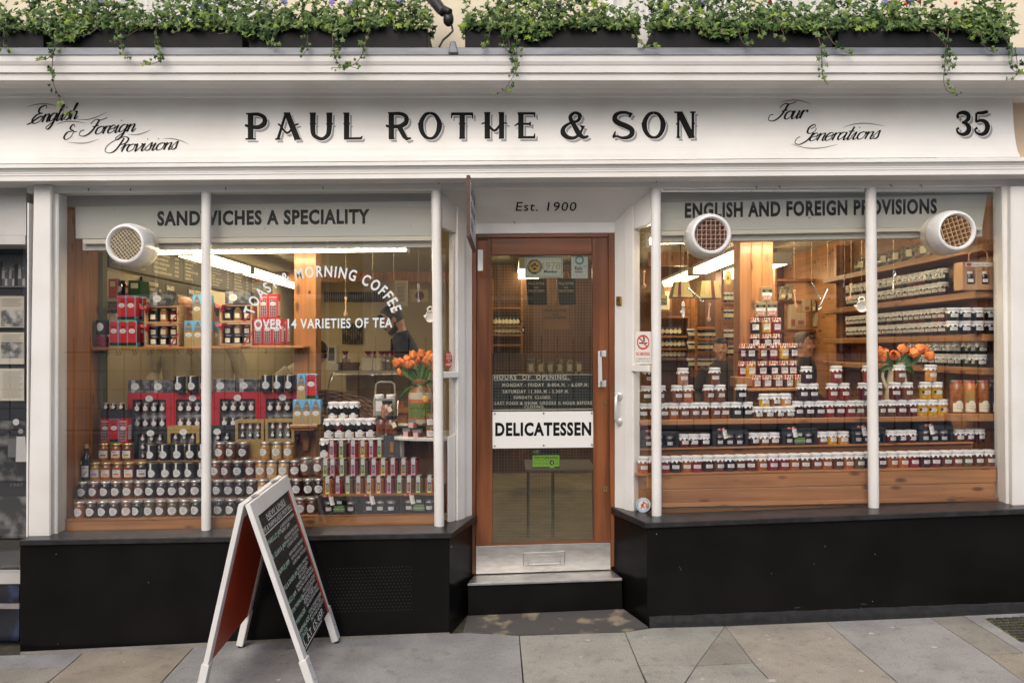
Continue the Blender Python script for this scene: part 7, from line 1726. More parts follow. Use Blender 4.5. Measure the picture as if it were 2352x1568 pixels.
mb = MB(); mb.box(-w * .42, w * .45, -.052, -.0502, h * .83, h * .97); lb2 = mb.build('label', LABW, t); mb = MB(); put_text(mb, "Butler's Grove", lambda u, v: Vector((u + .01, -.0526, h * .865 + v)), h=.012, align='c'); mb.box(-w * .38, -w * .24, -.0528, -.0522, h * .85, h * .95, 1); mb.build('lettering', [INKB, RED], lb2)
mb = MB(); mb.tube(smooth([(-.05, 0), (-.052, .06), (-.02, .085), (.02, .088), (.05, .06), (.048, 0)], 4) and [Vector((a, -.048, h + b)) for a, b in smooth([(-.05, -.02), (-.055, .04), (-.02, .068), (.02, .07), (.052, .045), (.048, -.02)], 4)], .0035, 6); mb.build('handle', KR, t)
for i in range(8):
 z, y = 2.2505, .5 + i * .19
 t = thing('snack_packet', 'clear foil packet on the topmost wall shelf, %s from the window' % ORD[i], 'packet', (XE + .05, y, z), 'foil packets on the topmost wall shelf', R(-50))
 mb = MB(); rr = random.Random(i); mb.loft([[(-.06, -.01, 0), (.06, -.01, 0), (.06, .02, 0), (-.06, .02, 0)], [(-.055, -.025, .05), (.055, -.025, .05), (.055, .03, .05), (-.055, .03, .05)], [(-.05, -.004, .10), (.05, -.004, .10), (.05, .006, .10), (-.05, .006, .10)]]); mb.build('packet', mat('clear_packet', (.42, .37, .27), .15, col2=(.10, .09, .06), vscale=30, lo=.4, hi=.6, coat=.8), t)
 mb = MB(); mb.box(-.018, .022, -.030, -.026, .03, .08); mb.build('label', LABC, t)
 mb = MB(); mb.tube([Vector((a * .05, -.02 - .006 * math.cos(a * 5), .098 + .01 * math.sin(a * 7 + i))) for a in [-1, -.6, -.2, .2, .6, 1]], .004, 5); mb.build('ribbon', SILV, t)
# ------------------------------------------------------------------ deeper in the shop
MENU = mat('menu_blackboard', (.030, .026, .018), .6, var=.3, vscale=5)
CHW = mat('menu_chalk', (.62, .56, .40), .8)
def menu(name, y0, y1, z0, z1, lines, label, x=XWL + .012, xp=.55):
 y0, y1, z0, z1 = [(4.5 + v) * 1.163 - 4.5 for v in (y0, y1)] + [1.63 + (v - 1.63) * 1.163 for v in (z0, z1)]
 t = thing('menu_board', label, 'menu board', (x, (y0 + y1) / 2, z0), 'chalked menu boards on the left wall', world=True)
 mb = MB(); mb.box(x, x + .02, y0, y1 - .006, z0, z1); b = mb.build('board', MENU, t)
 mb = MB(); H = z1 - z0; w = y1 - y0; n = len(lines); p = (H - .05) / n
 for i, (tx, pr) in enumerate(lines):
  h = p * (.62 if i == 0 else .52); V, Fc, wd = text2d(tx, h, 1 if i == 0 else 0, .8); k = min(1.0, w * (xp + .12 if i == 0 else xp) / wd)
  zz = z1 - .03 - p * (i + .75)
  o = mb.pts([Vector((x + .0206, y0 + w * .06 + a * k, zz + c)) for a, c in V])
  for q in Fc: mb.f.append(tuple(a + o for a in q)); mb.m.append(0); mb.s.append(False)
  if pr and i: put_text(mb, pr, lambda u, v: Vector((x + .0206, y0 + w * .70 + u * .8, zz + v)), h=h, sx=.7)
 mb.build('chalk_lettering', CHW, b)
def price(L, p='£4.00 £4.80'): return [(a, p if i else '') for i, a in enumerate(L)]
menu('m', .50, 1.10, 2.15, 2.42, price(['SANDWICHES', 'ROAST BEEF', 'PASTRAMI', 'SALT BEEF', 'TONGUE', 'LIVER SAUSAGE', 'HOME-COOKED ROAST BEEF'], '£4.50 £5.40'), 'menu board half hidden behind the far-left extractor fan')
menu('m', 1.10, 1.64, 2.15, 2.42, price(['FISH SANDWICHES', 'TUNA - CUCUMBER', 'SARDINES - SUNFLOWER OIL', 'SMOKED MACKEREL PATE', 'SCOTCH SMOKED SALMON', 'PRAWN MAYONNAISE', 'HOME-COOKED FRESH SALMON']), 'fish sandwiches menu board, left of the cheese board')
menu('m', 1.64, 2.20, 2.15, 2.42, price(['CHEESE SANDWICHES', 'CREAMERY CHEESE', 'MATURE ENGLISH CHEDDAR', 'EDAM - EMMENTAL', 'RED LEICESTER', 'HOME MADE LIPTAUER CHEESE', 'CREAMY BRIE', 'ENGLISH STILTON'], ''), 'cheese sandwiches menu board crossed by the mullion')
menu('m', 2.20, 2.74, 2.15, 2.40, price(['EGG - VEGETARIAN SANDWICHES', 'SLICED EGG - TOMATO', 'SLICED EGG - ANCHOVY', 'EGG MAYONNAISE - CHIVES', 'HUMMUS', 'HUMMUS - SUNDRIED TOMATOES', 'HUMMUS - ARTICHOKES', 'SALAD SANDWICHES'], '£3.20 £4.00'), 'egg and vegetarian sandwiches menu board')
menu('m', 2.74, 3.25, 2.15, 2.40, price(['VEGETARIAN SANDWICHES', 'CUCUMBER SANDWICHES', 'TOMATO SANDWICHES', 'MARMITE - CUCUMBER', 'PEANUT BUTTER - JAM', 'COLESLAW SANDWICHES', 'POTATO SALAD SANDWICHES'], '£2.80 £3.60'), 'vegetarian sandwiches menu board next to the egg board')
menu('m', 3.25, 3.60, 2.12, 2.38, price(['BREAKFAST ROLLS', 'BUTTERED TOAST', 'JAM', 'EGG & TOAST', 'BACON', 'SAUSAGES'], '£1.50'), 'breakfast menu board above the telephone box cartons')
menu('m', 3.60, 3.95, 2.12, 2.38, price(['MORNING MENU', 'TEA', 'COFFEE', 'HOT CHOCOLATE', 'CROISSANT'], '£1.20'), 'farthest menu board on the left wall')
menu('m', .95, 1.32, 1.80, 2.13, price(['JACKET POTATOES', 'JACKET - CHEESE', 'JACKET - TUNA MAYO', 'JACKET - COLESLAW', 'JACKET - CHILLI', 'JACKET - BEANS', 'EXTRA TOPPING', 'HOME-MADE'], '£4.95'), 'jacket potatoes menu board in the lower row')
menu('m', 1.32, 1.72, 1.80, 2.13, price(['SALADS', 'SALADS ARE SERVED WITH MIXED LEAF', 'LETTUCE, CHERRY TOMATOES, CUCUMBER.', 'THERE IS A CHOICE OF NEW POTATO', 'SALAD, COLESLAW, RICE SALAD', 'SANDWICHES - AFTERNOON'], ''), 'salads menu board in the lower row', xp=.82)
menu('m', 1.72, 2.12, 1.80, 2.13, price(['BREAD OPTIONS', 'SANDWICHES CAN BE MADE WITH', 'GRANARY, WHITE, BROWN,', 'CIABATTA, BAGUETTE,', 'RYE BREAD, ROLLS', 'GLUTEN FREE'], ''), 'bread options menu board in the lower row', xp=.8)
# goods on the near end of the left wall
SC_ = [('grocery_box', 'orange-red grocery carton beside the olive post', (249, 268, 640, 684), mat('box_orange', (.50, .075, .02), .5)), ('grocery_box', 'slim bright red grocery carton behind the pillar boxes', (287, 294, 655, 682), mat('box_red', (.55, .04, .02), .5)), ('grocery_box', 'dark green grocery carton with a cream end', (295, 322, 644, 682), mat('box_green', (.02, .085, .025), .5)), ('grocery_box', 'cream and white carton stacked low on the left wall shelf', (249, 266, 720, 744), mat('box_cream', (.55, .48, .33), .5))]
ws = thing('wall_shelf', 'cream shelf on the left wall behind the pillar box cartons', 'shelf', (X(285, .75), .75, Z(684, .75)), world=True)
for pz in (684.5, 745):
 mb = MB(); mb.ext([(240, pz), (326, pz), (326, pz + 8), (240, pz + 8)], .68, .93); mb.build('board', mat('cream_shelf', (.58, .50, .34), .5), ws)
for nm, lb, (a, b, c, d_), m in SC_:
 t = thing(nm, lb, 'carton', W((a + b) / 2, d_, .75), world=True); mb = MB(); mb.ext([(a, c), (b, c), (b, d_), (a, d_)], .75, .88); mb.build('carton', m, t)
 mb = MB(); w_ = b - a; mb.ext([(a + w_ * .2, c + 6), (b - w_ * .2, c + 6), (b - w_ * .2, c + 18), (a + w_ * .2, c + 18)], .748, .7495); mb.build('label', LABC, t)
make('jam_jar', 'tall dark jar with white label between the orange and green cartons', 'jar', W(277, 683, .80), None, oval_jar('near-black', 'PICKLES', .036, .125))
for i, x in enumerate((254, 266)): make('honey_jar', 'gold-lidded jar low on the left wall shelf, %s of two' % ORD[i], 'honey jar', W(x, 719.5, .80), None, gold_jar('brown', 'orange'))
# counter, deli case and what stands on it
ct = thing('shop_counter', 'long wooden serving counter behind the left window', 'counter', (-1.5, 1.55, FL), world=True)
mb = MB(); mb.box(-2.40, -.78, 1.45, 2.05, FL, 1.14); mb.build('body', DPINE, ct)
mb = MB(); mb.box(-2.42, -.76, 1.42, 2.08, 1.1402, 1.18); mb.build('worktop', PINEX, ct, bevel=.004)
dc = thing('deli_case', 'glass-fronted deli case with gold trays behind the fruit jars', 'display case', (-.95, 1.5, FL), world=True)
x0, x1, y = X(746, 1.3), X(912, 1.3), 1.3
mb = MB(); mb.box(x0, x1, y + .05, y + .75, FL, 1.0); mb.build('base', mat('case_cream', (.42, .37, .24), .5), dc)
mb = MB(); mb.box(x0 - .01, x1 + .01, y + .30, y + .78, Z(858, y + .3), Z(851, y + .3)); mb.build('top', mat('case_steel', (.55, .50, .38), .25, metal=.6), dc)
mb = MB(); mb.box(x0, x1, y + .74, y + .76, 1.0, Z(858, y + .3)); mb.build('back_panel', mat('case_gold', (.42, .29, .08), .3, metal=.4, var=.4, vscale=9), dc)
mb = MB(); cur = [Vector((0, y + .30 - .27 * math.sin(R(a)), 1.02 + (Z(858, y + .3) - 1.02) * math.cos(R(a)))) for a in range(0, 91, 15)]
i0 = mb.pts([Vector((x0, c.y, c.z)) for c in cur] + [Vector((x1, c.y, c.z)) for c in cur])
for k in range(6): mb.f.append((i0 + k, i0 + k + 1, i0 + 8 + k, i0 + 7 + k)); mb.m.append(0); mb.s.append(True)
mb.build('curved_glass', PANE, dc)
mb = MB(); mb.tube([Vector((x0, c.y, c.z)) for c in cur], .012, 6); mb.build('glass_trim', CHROME, dc)
foods = [mat('food_gold', (.62, .42, .08), .35, metal=.5, bump=.8, bscale=25), mat('food_dark', (.07, .05, .02), .5, bump=.6), mat('food_green', (.10, .14, .03), .6, bump=.7), mat('food_pale', (.58, .44, .22), .5), mat('food_red', (.34, .07, .03), .5)]
for i in range(10):
 xx = x0 + .06 + (x1 - x0 - .12) * (i % 5) / 4; yy = y + .25 + .25 * (i // 5); zz = 1.02 + .13 * (i // 5)
 mb = MB(); mb.box(xx - .055, xx + .055, yy - .09, yy + .09, zz, zz + .02); tr = mb.build('tray', mat('tray_silver', (.5, .48, .4), .3, metal=.8), dc)
 mb = MB(); rr = random.Random(i)
 for k in range(5): mb.ball((xx + rr.uniform(-.03, .03), yy + rr.uniform(-.05, .05), zz + .035), rr.uniform(.02, .04), 8, 6, sz=.8)
 mb.build('food', foods[(i * 2 + i // 5) % 5], tr, kind='stuff')
zt = Z(851, y + .3); yc = y + .45
def on_case(px): return X(px, yc)
t = thing('scales', 'cream shop scales on the deli case by the pine post', 'scales', (on_case(766), yc, zt), world=True)
mb = MB(); mb.box(on_case(749), on_case(776), yc, yc + .2, zt, zt + .05); mb.build('base', mat('scale_cream', (.52, .49, .38), .4), t)
mb = MB(); a, b = on_case(749), on_case(771); mb.hexa([(a, yc + .02, zt + .051), (b, yc + .02, zt + .051), (b - .012, yc + .07, zt + .20), (a, yc + .07, zt + .20)], [(a, yc + .16, zt + .051), (b, yc + .16, zt + .051), (b - .012, yc + .16, zt + .20), (a, yc + .16, zt + .20)]); mb.build('body', MATS['scale_cream'], t)
mb = MB(); mb.hexa([(a + .01, yc + .026, zt + .075), (b - .015, yc + .026, zt + .075), (b - .024, yc + .062, zt + .18), (a + .01, yc + .062, zt + .18)], [(a + .01, yc + .036, zt + .075), (b - .015, yc + .036, zt + .075), (b - .024, yc + .072, zt + .18), (a + .01, yc + .072, zt + .18)]); mb.build('display', mat('dark_display', (.04, .04, .04), .3), t)
WICK = mat('wicker', (.20, .095, .035), .6, bump=.8, bscale=40, var=.5, vscale=60, stretch=(.3, .3, 2))
def basket(name, label, c, rx, ry, h, flare, rz_=0, tilt=0):
 t = thing(name, label, 'basket', c); t.rotation_euler = (tilt, 0, rz_)
 for j in range(7):
  mb = MB(); s = 1 + flare * j / 7; z = h * j / 7
  mb.tube([Vector((rx * s * math.cos(R(a)) * (1 + .02 * math.sin(R(a * 12 + 180 * j))), ry * s * math.sin(R(a)) * (1 + .03 * math.sin(R(a * 12 + 180 * j))), z)) for a in range(0, 361, 10)], h / 13, 5, cap=False); mb.build('wicker_band', WICK, t)
 mb = MB(); mb.lathe([(.001, -.004), (rx * .98, -.003), (rx * (1 + flare) * .97, h), (rx * (1 + flare) * .95, h - .004)], 20, sy=ry / rx, cap=False); mb.build('lining', mat('wicker_dark', (.07, .032, .014), .7), t)
 return t
basket('wicker_basket', 'small brown wicker basket on the deli case', (on_case(795), yc + .1, zt), .075, .06, .06, .2)
t = basket('wicker_basket', 'large tilted wicker basket behind the tall fruit jars', W(785, 958, .50) + Vector((0, 0, .0)), .21, .10, .11, .25, 0, R(20)); t.rotation_euler = (R(38), R(12), R(8))
t = thing('cream_box', 'long cream cardboard box on the deli case', 'box', (on_case(852), yc, zt), world=True)
mb = MB(); mb.box(on_case(830), on_case(872), yc + .02, yc + .14, zt, zt + .075); mb.build('carton', mat('cream_cardboard', (.60, .54, .40), .6), t); mb = MB(); mb.box(on_case(828), on_case(874), yc + .01, yc + .15, zt + .0752, zt + .095); mb.build('lid', MATS['cream_cardboard'], t)
for i, px in enumerate((782, 836, 848, 868, 880, 893)):
 t = thing('cellophane_bag', 'twisted cellophane bag of sweets on the deli case, %s along' % ORD[i], 'bag', (on_case(px), yc + .2, zt), 'cellophane bags on the deli case')
 mb = MB(); mb.lathe([(.022, 0), (.034, .02), (.032, .09), (.010, .115)], 9, wave=lambda j, a: .15 * math.sin(3 * a + i)); mb.build('bag', mat('cellophane_%d' % (i % 2), (.42, .34, .20) if i % 2 else (.30, .24, .16), .15, coat=.8, var=.5, vscale=30), t)
 mb = MB(); mb.lathe([(.010, .1155), (.026, .15), (.022, .152)], 9, wave=lambda j, a: .25 * math.sin(4 * a), cap=False); mb.build('ribbon_top', mat('maroon_foil', (.22, .02, .06), .35), t)
# back wall: barred hatch, barred window, notice, menu glimpsed through the door
def barred(x0, x1, z0, z1, n, label, lit):
 t = thing('barred_window', label, 'window', ((x0 + x1) / 2, YB - .02, z0), world=True)
 mb = MB(); mb.box(x0, x1, YB - .02, YB - .005, z0, z1); mb.build('pane', lit, t)
 for i in range(n + 1):
  mb = MB(); xx = x0 + (x1 - x0) * i / n; mb.box(xx - .008, xx + .008, YB - .045, YB - .03, z0, z1); mb.build('bar', DARKM, t)
LIT = mat('painted_hatch_glow', (.50, .42, .22), .5, col2=(.10, .08, .04), vscale=3.5, lo=.42, hi=.55)  # light behind the hatch is painted in as yellow; nothing emits
barred(X(748, YB), X(882, YB), Z(694, YB), Z(671, YB), 26, 'long barred hatch high on the back wall', LIT)
barred(X(789, YB), X(832, YB), Z(790, YB), Z(743, YB), 8, 'small barred window on the back wall below the word VARIETIES', mat('hatch_goods', (.55, .50, .38), .5, col2=(.10, .08, .06), vscale=11, lo=.45, hi=.52))
t = thing('notice', 'pale framed food notice on the back wall above the bearded man', 'notice', W(921, 702, 3.4), world=True)
mb = MB(); mb.ext([(907, 644), (935, 644), (935, 703), (907, 703)], 3.4, 3.44); mb.build('board', mat('notice_cream', (.58, .53, .42), .6), t); mb = MB()
for i in range(12): mb.ext([(912, 658 + i * 3), (930 - i % 3, 658 + i * 3), (930 - i % 3, 659 + i * 3), (912, 659 + i * 3)], 3.397, 3.399)
fit_text(mb, 'FOOD NOTICE', 911, 931, 654, 3, F(3.397), bold=1); mb.build('lettering', INKFINE, t)
t = thing('poster', 'cream poster with a maroon crest behind the bearded man', 'poster', W(975, 694, 3.6), world=True)
mb = MB(); mb.ext([(942, 664), (982, 664), (982, 694), (942, 694)], 3.6, 3.62); bd = mb.build('sheet', mat('poster_cream', (.50, .42, .24), .6), t); mb = MB(); disc(mb, W(964, 679, 3.6), .048, .003, 8); mb.build('crest', mat('crest_maroon', (.16, .03, .06), .5), bd)
mb = MB(); mb.box(-.42, 3.04, 4.2, 4.26, FL, 2.56); part_ = mb.build('partition', wood('dark_panel', (.075, .030, .012), (.16, .07, .026), 'z', .4), kind='structure', label='dark wood partition at the back of the shop')
def shelf_unit(x0, x1, y, zs, label, d=.22, facing=None):
 t = thing('back_shelf', label, 'shelf', ((x0 + x1) / 2, y, zs[0]), 'shelves at the back of the shop', world=True)
 for z in zs:
  mb = MB(); mb.box(x0, x1, y, y + d, z - .025, z); mb.build('board', DPINE, t)
 for x in (x0 - .02, x1):
  mb = MB(); mb.box(x, x + .02, y, y + d, zs[0] - .1, zs[-1] + .3); mb.build('side', DPINE, t)
def tiny_jar(cap, lab):
 def b():
  mb = MB(); r, h = .036, .10
  mb.lathe([(r, 0), (r, h * .78), (r * .86, h * .84)], 10, m=0); mb.lathe([(r * 1.03, h * .80), (r, h * .86), (r, h), (.001, h)], 12, m=1); patch(mb, r, .052, .048 if lab == 'round' else .036, h * .42, .0008, lab == 'round', m=2); return mb.mesh('small_jar', [jam('near-black'), CAPW if cap == 'white' else BLK, LABC])
 return cached(('tj', cap, lab), b)
def tiny_row(x0, x1, n, y, z, kind, label):
 for i in range(n):
  o = place('small_jar', tiny_jar('white' if kind != 'round' else 'black', kind)); o.location = (x0 + (x1 - x0) * (i + .5) / n, y, z + .0005); tag(o, '%s, %s from the left' % (label, ORD[i]), 'small jar', 'small jars on the back shelves')
bx = lambda px, y=3.95: X(px, y)
shelf_unit(bx(1517), bx(1580), 3.95, [Z(822, 3.95), Z(799, 3.95), Z(770, 3.95), Z(725, 3.95)], 'back shelf of round-labelled jars at the left of the right window')
for k, (n, pb) in enumerate(((6, 821.5), (6, 798.5), (5, 769.5))): tiny_row(bx(1519), bx(1519 + n * 9.6), n, 4.02, Z(pb, 3.95), 'round', 'round-labelled jar, %s back shelf behind the honey dipper' % ('lower', 'middle', 'upper')[k])
shelf_unit(bx(1584), bx(1648), 3.6, [Z(845, 3.6), Z(806, 3.6), Z(776, 3.6), Z(750, 3.6)], 'back shelf of white-capped jars left of the broad post')
for k, pb in enumerate((845, 806, 776)): tiny_row(bx(1585, 3.6), bx(1647, 3.6), 7, 3.68, Z(pb, 3.6), 'square', 'white-capped jar, %s back shelf left of the post' % ('lower', 'middle', 'upper')[k])
shelf_unit(bx(1662, 3.0), bx(1700, 3.0), 3.0, [Z(817, 3.0), Z(780, 3.0), Z(734, 3.0), Z(694, 3.0)], 'narrow back shelf beside the broad pine post')
for k, pb in enumerate((817, 780, 734, 694)): tiny_row(bx(1662, 3.0), bx(1699, 3.0), 4, 3.07, Z(pb, 3.0), 'square', 'white-capped jar, %s shelf beside the post' % ('lowest', 'second', 'third', 'topmost')[k])
shelf_unit(bx(1785, 3.3), bx(1955, 3.3), 3.3, [Z(795, 3.3), Z(757, 3.3), Z(690, 3.3), Z(640, 3.3)], 'wide back shelf of cards and bottles right of the post')
for i, (px, pb, w_, h_, m) in enumerate(((1822, 755, 14, 55, 'kraft'), (1840, 748, 22, 30, 'kraft'), (1854, 715, 16, 28, 'kraft'), (1883, 748, 17, 31, 'kraft'), (1902, 748, 18, 31, 'kraft'), (1870, 715, 9, 26, 'clear'), (1800, 688, 14, 30, 'clear'), (1815, 688, 12, 34, 'clear'), (1905, 795, 16, 30, 'clear'), (1925, 795, 14, 28, 'clear'), (1848, 795, 14, 26, 'clear'))):
 t = thing('grocery_packet', '%s packet on the wide back shelf, %s of the row' % ('printed cream' if m == 'kraft' else 'clear foil', ORD[i]), 'packet', W(px, pb, 3.25), 'packets on the wide back shelf', world=True)
 mb = MB(); mb.ext([(px - w_ / 2, pb - h_), (px + w_ / 2, pb - h_), (px + w_ / 2, pb), (px - w_ / 2, pb)], 3.25, 3.33); mb.build('packet', mat('kraft_card', (.52, .42, .27), .6) if m == 'kraft' else MATS['clear_packet'], t)
 mb = MB(); mb.ext([(px - w_ * .3, pb - h_ * .4), (px + w_ * .3, pb - h_ * .4), (px + w_ * .3, pb - h_ * .12), (px - w_ * .3, pb - h_ * .12)], 3.244, 3.249); mb.build('label', mat('card_print', (.34, .12, .07), .6) if m == 'kraft' else LABC, t)
# seen through the door: jar shelves, hanging bags, metal table
shelf_unit(X(1133, 3.9), X(1196, 3.9), 3.9, [Z(790, 3.9), Z(767, 3.9), Z(747, 3.9), Z(705, 3.9)], 'back shelf of round-labelled jars seen through the door glass')
for k, (pb, n) in enumerate(((767, 8), (747, 7))): tiny_row(X(1133, 3.9), X(1133 + n * 8.6, 3.9), n, 3.97, Z(pb, 3.9), 'round', 'round-labelled jar behind the door, %s shelf' % ('lower', 'upper')[k])
for i, (px, w_, pt, pb, y_) in enumerate(((1232, 46, 640, 700, 3.0), (1300, 42, 640, 700, 3.1), (1276, 62, 702, 756, 2.6))):
 t = thing('paper_bag', '%s paper carrier hanging behind the door, reading PAUL ROTHE' % ('dark left', 'dark right', 'brown middle')[i], 'carrier bag', W(px, pb, y_), world=True); dk = i < 2
 mb = MB(); mb.ext([(px - w_ / 2, pt), (px + w_ / 2, pt), (px + w_ / 2 + 2, pb), (px - w_ / 2 + 4, pb)], y_, y_ + .08); bg = mb.build('bag', mat('bag_dark', (.03, .033, .035), .6) if dk else KR, t); mb = MB()
 for j, s in enumerate(('PAUL ROTHE', '& SON', 'DELICATESSEN')): fit_text(mb, s, px - w_ * (.40, .12, .40)[j], px + w_ * (.40, .12, .40)[j], pt + 14 + j * 8, (6, 4, 5)[j], F(y_ - .003), bold=1)
 mb.build('lettering', LABC if dk else INKB, bg)
 mb = MB(); mb.tube([W(px - 8, pt, y_ + .02), W(px - 5, pt - 14, y_ + .02), W(px + 5, pt - 14, y_ + .02), W(px + 8, pt, y_ + .02)], .006, 5); mb.build('handle', KR, t)
for i in range(6):
 px = 1220 + i * 22; t = thing('snack_packet', 'clear bag of dried food on the back table, %s along' % ORD[i], 'packet', W(px, 862, 2.8), 'food bags on the back table', world=True)
 mb = MB(); mb.ext([(px - 8, 822 + i % 3 * 4), (px + 8, 822 + i % 3 * 4), (px + 9, 862), (px - 9, 862)], 2.8, 2.88); mb.build('packet', MATS['clear_packet'], t)
 mb = MB(); mb.ext([(px - 5, 836), (px + 5, 836), (px + 5, 852), (px - 5, 852)], 2.794, 2.799); mb.build('label', LABC, t)
t = thing('back_table', 'dark wood table of packets seen through the door glass', 'table', W(1270, 1040, 2.8), world=True)
mb = MB(); mb.ext([(1190, 862.5), (1362, 862.5), (1362, 872), (1190, 872)], 2.75, 3.3); mb.build('top', DPINE, t)
mb = MB(); mb.ext([(1192, 872.5), (1360, 872.5), (1360, 1060), (1192, 1060)], 2.95, 3.3); mb.build('body', MATS['dark_panel'], t)
t = thing('metal_table', 'small metal-legged table just inside the shop door', 'table', (.2, 1.3, FL), world=True)
xs0, xs1, zz = X(1207, 1.2), X(1370, 1.2), Z(1081, 1.2)
mb = MB(); mb.box(xs0, xs1, 1.2, 1.7, zz, zz + .012); mb.build('top', mat('table_grey', (.20, .19, .17), .3), t)
for x in (xs0 + .02, xs0 + .20, xs1 - .02):
 mb = MB(); mb.tube([(x, 1.23, FL + .002), (x, 1.23, zz)], .012, 8); mb.build('leg', CHROME, t)
# lampshades, picture, oval sign
for i, (px, pt, pb, w0, w1) in enumerate(((1572, 644, 681, 30, 48), (1636, 643, 683, 38, 50), (1520, 648, 684, 18, 30))):
 y_ = 2.3; t = thing('lampshade', 'square beige lampshade with maroon stripe, %s' % ('in the middle of three', 'the one beside the broad post', 'half hidden by the corner post')[i], 'lampshade', W(px, pb, y_), 'beige lampshades hanging in the shop', world=True)
 k = (D + y_) / (400 * D); a, b = w0 * k / 2, w1 * k / 2; c = W(px, pb, y_); H = (pb - pt) * k
 mb = MB(); mb.loft([[(c.x + sx * q, c.y + .15 + sy * q, c.z + z) for sx, sy in ((-1, -1), (1, -1), (1, 1), (-1, 1))] for q, z in ((b, 0), (a, H))], 0, False); mb.build('shade', mat('shade_beige', (.50, .42, .22), .7), t)
 mb = MB(); u0, u1 = (.25, .42) if i != 1 else (.55, .72); g = lambda u, q: c.x - q + 2 * q * u
 mb.hexa([(g(u0, b), c.y + .147 - b, c.z), (g(u1, b), c.y + .147 - b, c.z), (g(u1, a), c.y + .147 - a, c.z + H), (g(u0, a), c.y + .147 - a, c.z + H)], [(g(u0, b), c.y + .15 - b, c.z), (g(u1, b), c.y + .15 - b, c.z), (g(u1, a), c.y + .15 - a, c.z + H), (g(u0, a), c.y + .15 - a, c.z + H)]); mb.build('stripe', mat('stripe_maroon', (.15, .012, .03), .6), t)
 mb = MB(); mb.tube([(c.x, c.y + .15, c.z + H), (c.x, c.y + .15, CE)], .004, 5); mb.build('flex', DARKM, t)
t = thing('framed_picture', 'framed old picture behind the left lampshade', 'picture', W(1519, 714, 3.9), world=True)
mb = MB(); mb.ext([(1497, 664), (1543, 664), (1543, 716), (1497, 716)], 3.88, 3.93); mb.build('frame', DPINE, t); mb = MB(); mb.ext([(1501, 669), (1538, 669), (1538, 711), (1501, 711)], 3.872, 3.879); mb.build('mount', LABC, t); mb = MB(); mb.ext([(1508, 678), (1532, 678), (1532, 700), (1508, 700)], 3.866, 3.871); mb.build('print', PHOTO, t)
t = thing('oval_sign', 'pale yellow oval sign hanging beside the broad post', 'sign', W(1672, 655, 2.2), world=True)
mb = MB(); disc(mb, W(1672, 638, 2.2), .031, .006, 22, sz=2.0); bd = mb.build('plaque', mat('plaque_yellow', (.66, .56, .20), .5), t); mb = MB(); c = W(1672, 638, 2.19)
for i in range(20): disc(mb, Vector((c.x + .025 * math.cos(R(18 * i)), c.y, c.z + .052 * math.sin(R(18 * i)))), .0028, .001, 5)
disc(mb, c, .012, .001, 10, sz=1.5); mb.build('lettering', mat('plaque_print', (.25, .18, .05), .6), bd)
# ------------------------------------------------------------------ things hung on strings in both windows
STRG = mat('string', (.30, .24, .14), .8); DIPW = mat('beech', (.58, .36, .20), .5); PORC = mat('white_porcelain', (.76, .75, .72), .2, coat=.3)
def string(t, px, py, y, top=470):
 mb = MB(); mb.tube([W(px, py, y), W(px, top, y)], .0007, 4); mb.build('string', STRG, t)
def dipper(px, p0, p1, y, label, tilt=0):
 t = thing('honey_dipper', label, 'honey dipper', W(px, p1, y), 'wooden honey dippers hung on strings', world=True)
 a, b = W(px + tilt, p0, y), W(px, p1, y); L = (a - b).length; d = (a - b).normalized()
 mb = MB(); mb.tube([b + d * L * .25, b + d * L * .86], .0042, 7); mb.tube([b + d * L * .84, b + d * L * .9, b + d * L], [.006, .009, .009], 8); mb.build('stick', DIPW, t)
 for k in range(5):
  mb = MB(); r = (.009, .0135, .015, .0135, .010)[k]; mb.tube([b + d * L * (.01 + k * .052), b + d * L * (.045 + k * .052)], r, 12); mb.build('ring', DIPW, t)
 string(t, px + tilt, p0, y)
dipper(794, 682, 727, .40, 'wooden honey dipper hanging above the word VARIETIES'); dipper(905, 676, 720, .40, 'wooden honey dipper hanging beside the bearded man', -1); dipper(1627, 696, 739, .40, 'wooden honey dipper hanging left of the broad pine post', 3)
dipper(1828, 665, 708, .35, 'wooden honey dipper hanging right of the gold caddies', -4); dipper(1952, 651, 692, .35, 'wooden honey dipper hanging by the mullion above the tea dish', 3); dipper(1479, 621, 663, .30, 'wooden honey dipper seen through the angled pane')
def spoon(px0, p0, px1, p1, y, label, s=True):
 """bowl at the second point"""
 t = thing('spoon', label, 'spoon', W(px1, p1, y), 'spoons hung on strings', world=True)
 a, b = W(px0, p0, y), W(px1, p1, y); d = (b - a); mb = MB(); mb.tube([a, a + d * .3, a + d * .6, a + d * .8], [.0065, .005, .0028, .003], 7); mb.build('handle', CHROME, t)
 mb = MB(); c = a + d * .9; u = d.normalized(); v = Vector((-u.z, 0, u.x)); L = d.length * .14
 mb.face([c + u * L * math.cos(R(k)) + v * L * .62 * math.sin(R(k)) + Vector((0, .002, 0)) for k in range(0, 360, 24)]); i0 = mb.pts([c + u * L * math.cos(R(k)) + v * L * .62 * math.sin(R(k)) for k in range(0, 360, 24)] + [c + Vector((0, .012, 0))])
 for k in range(15): mb.f.append((i0 + k, i0 + (k + 1) % 15, i0 + 15)); mb.m.append(0); mb.s.append(True)
 mb.build('bowl', CHROME, t)
 if s: string(t, px0, p0, y)
spoon(856, 809, 855, 860, .35, 'silver spoon hanging in front of the deli case'); spoon(961, 652, 961, 692, .4, 'silver spoon hanging near the white jug'); spoon(1901, 664, 1881, 708, .35, 'silver spoon crossing another, right of the post'); spoon(1864, 650, 1884, 684, .36, 'twisted silver spoon hanging above the crossed spoon')
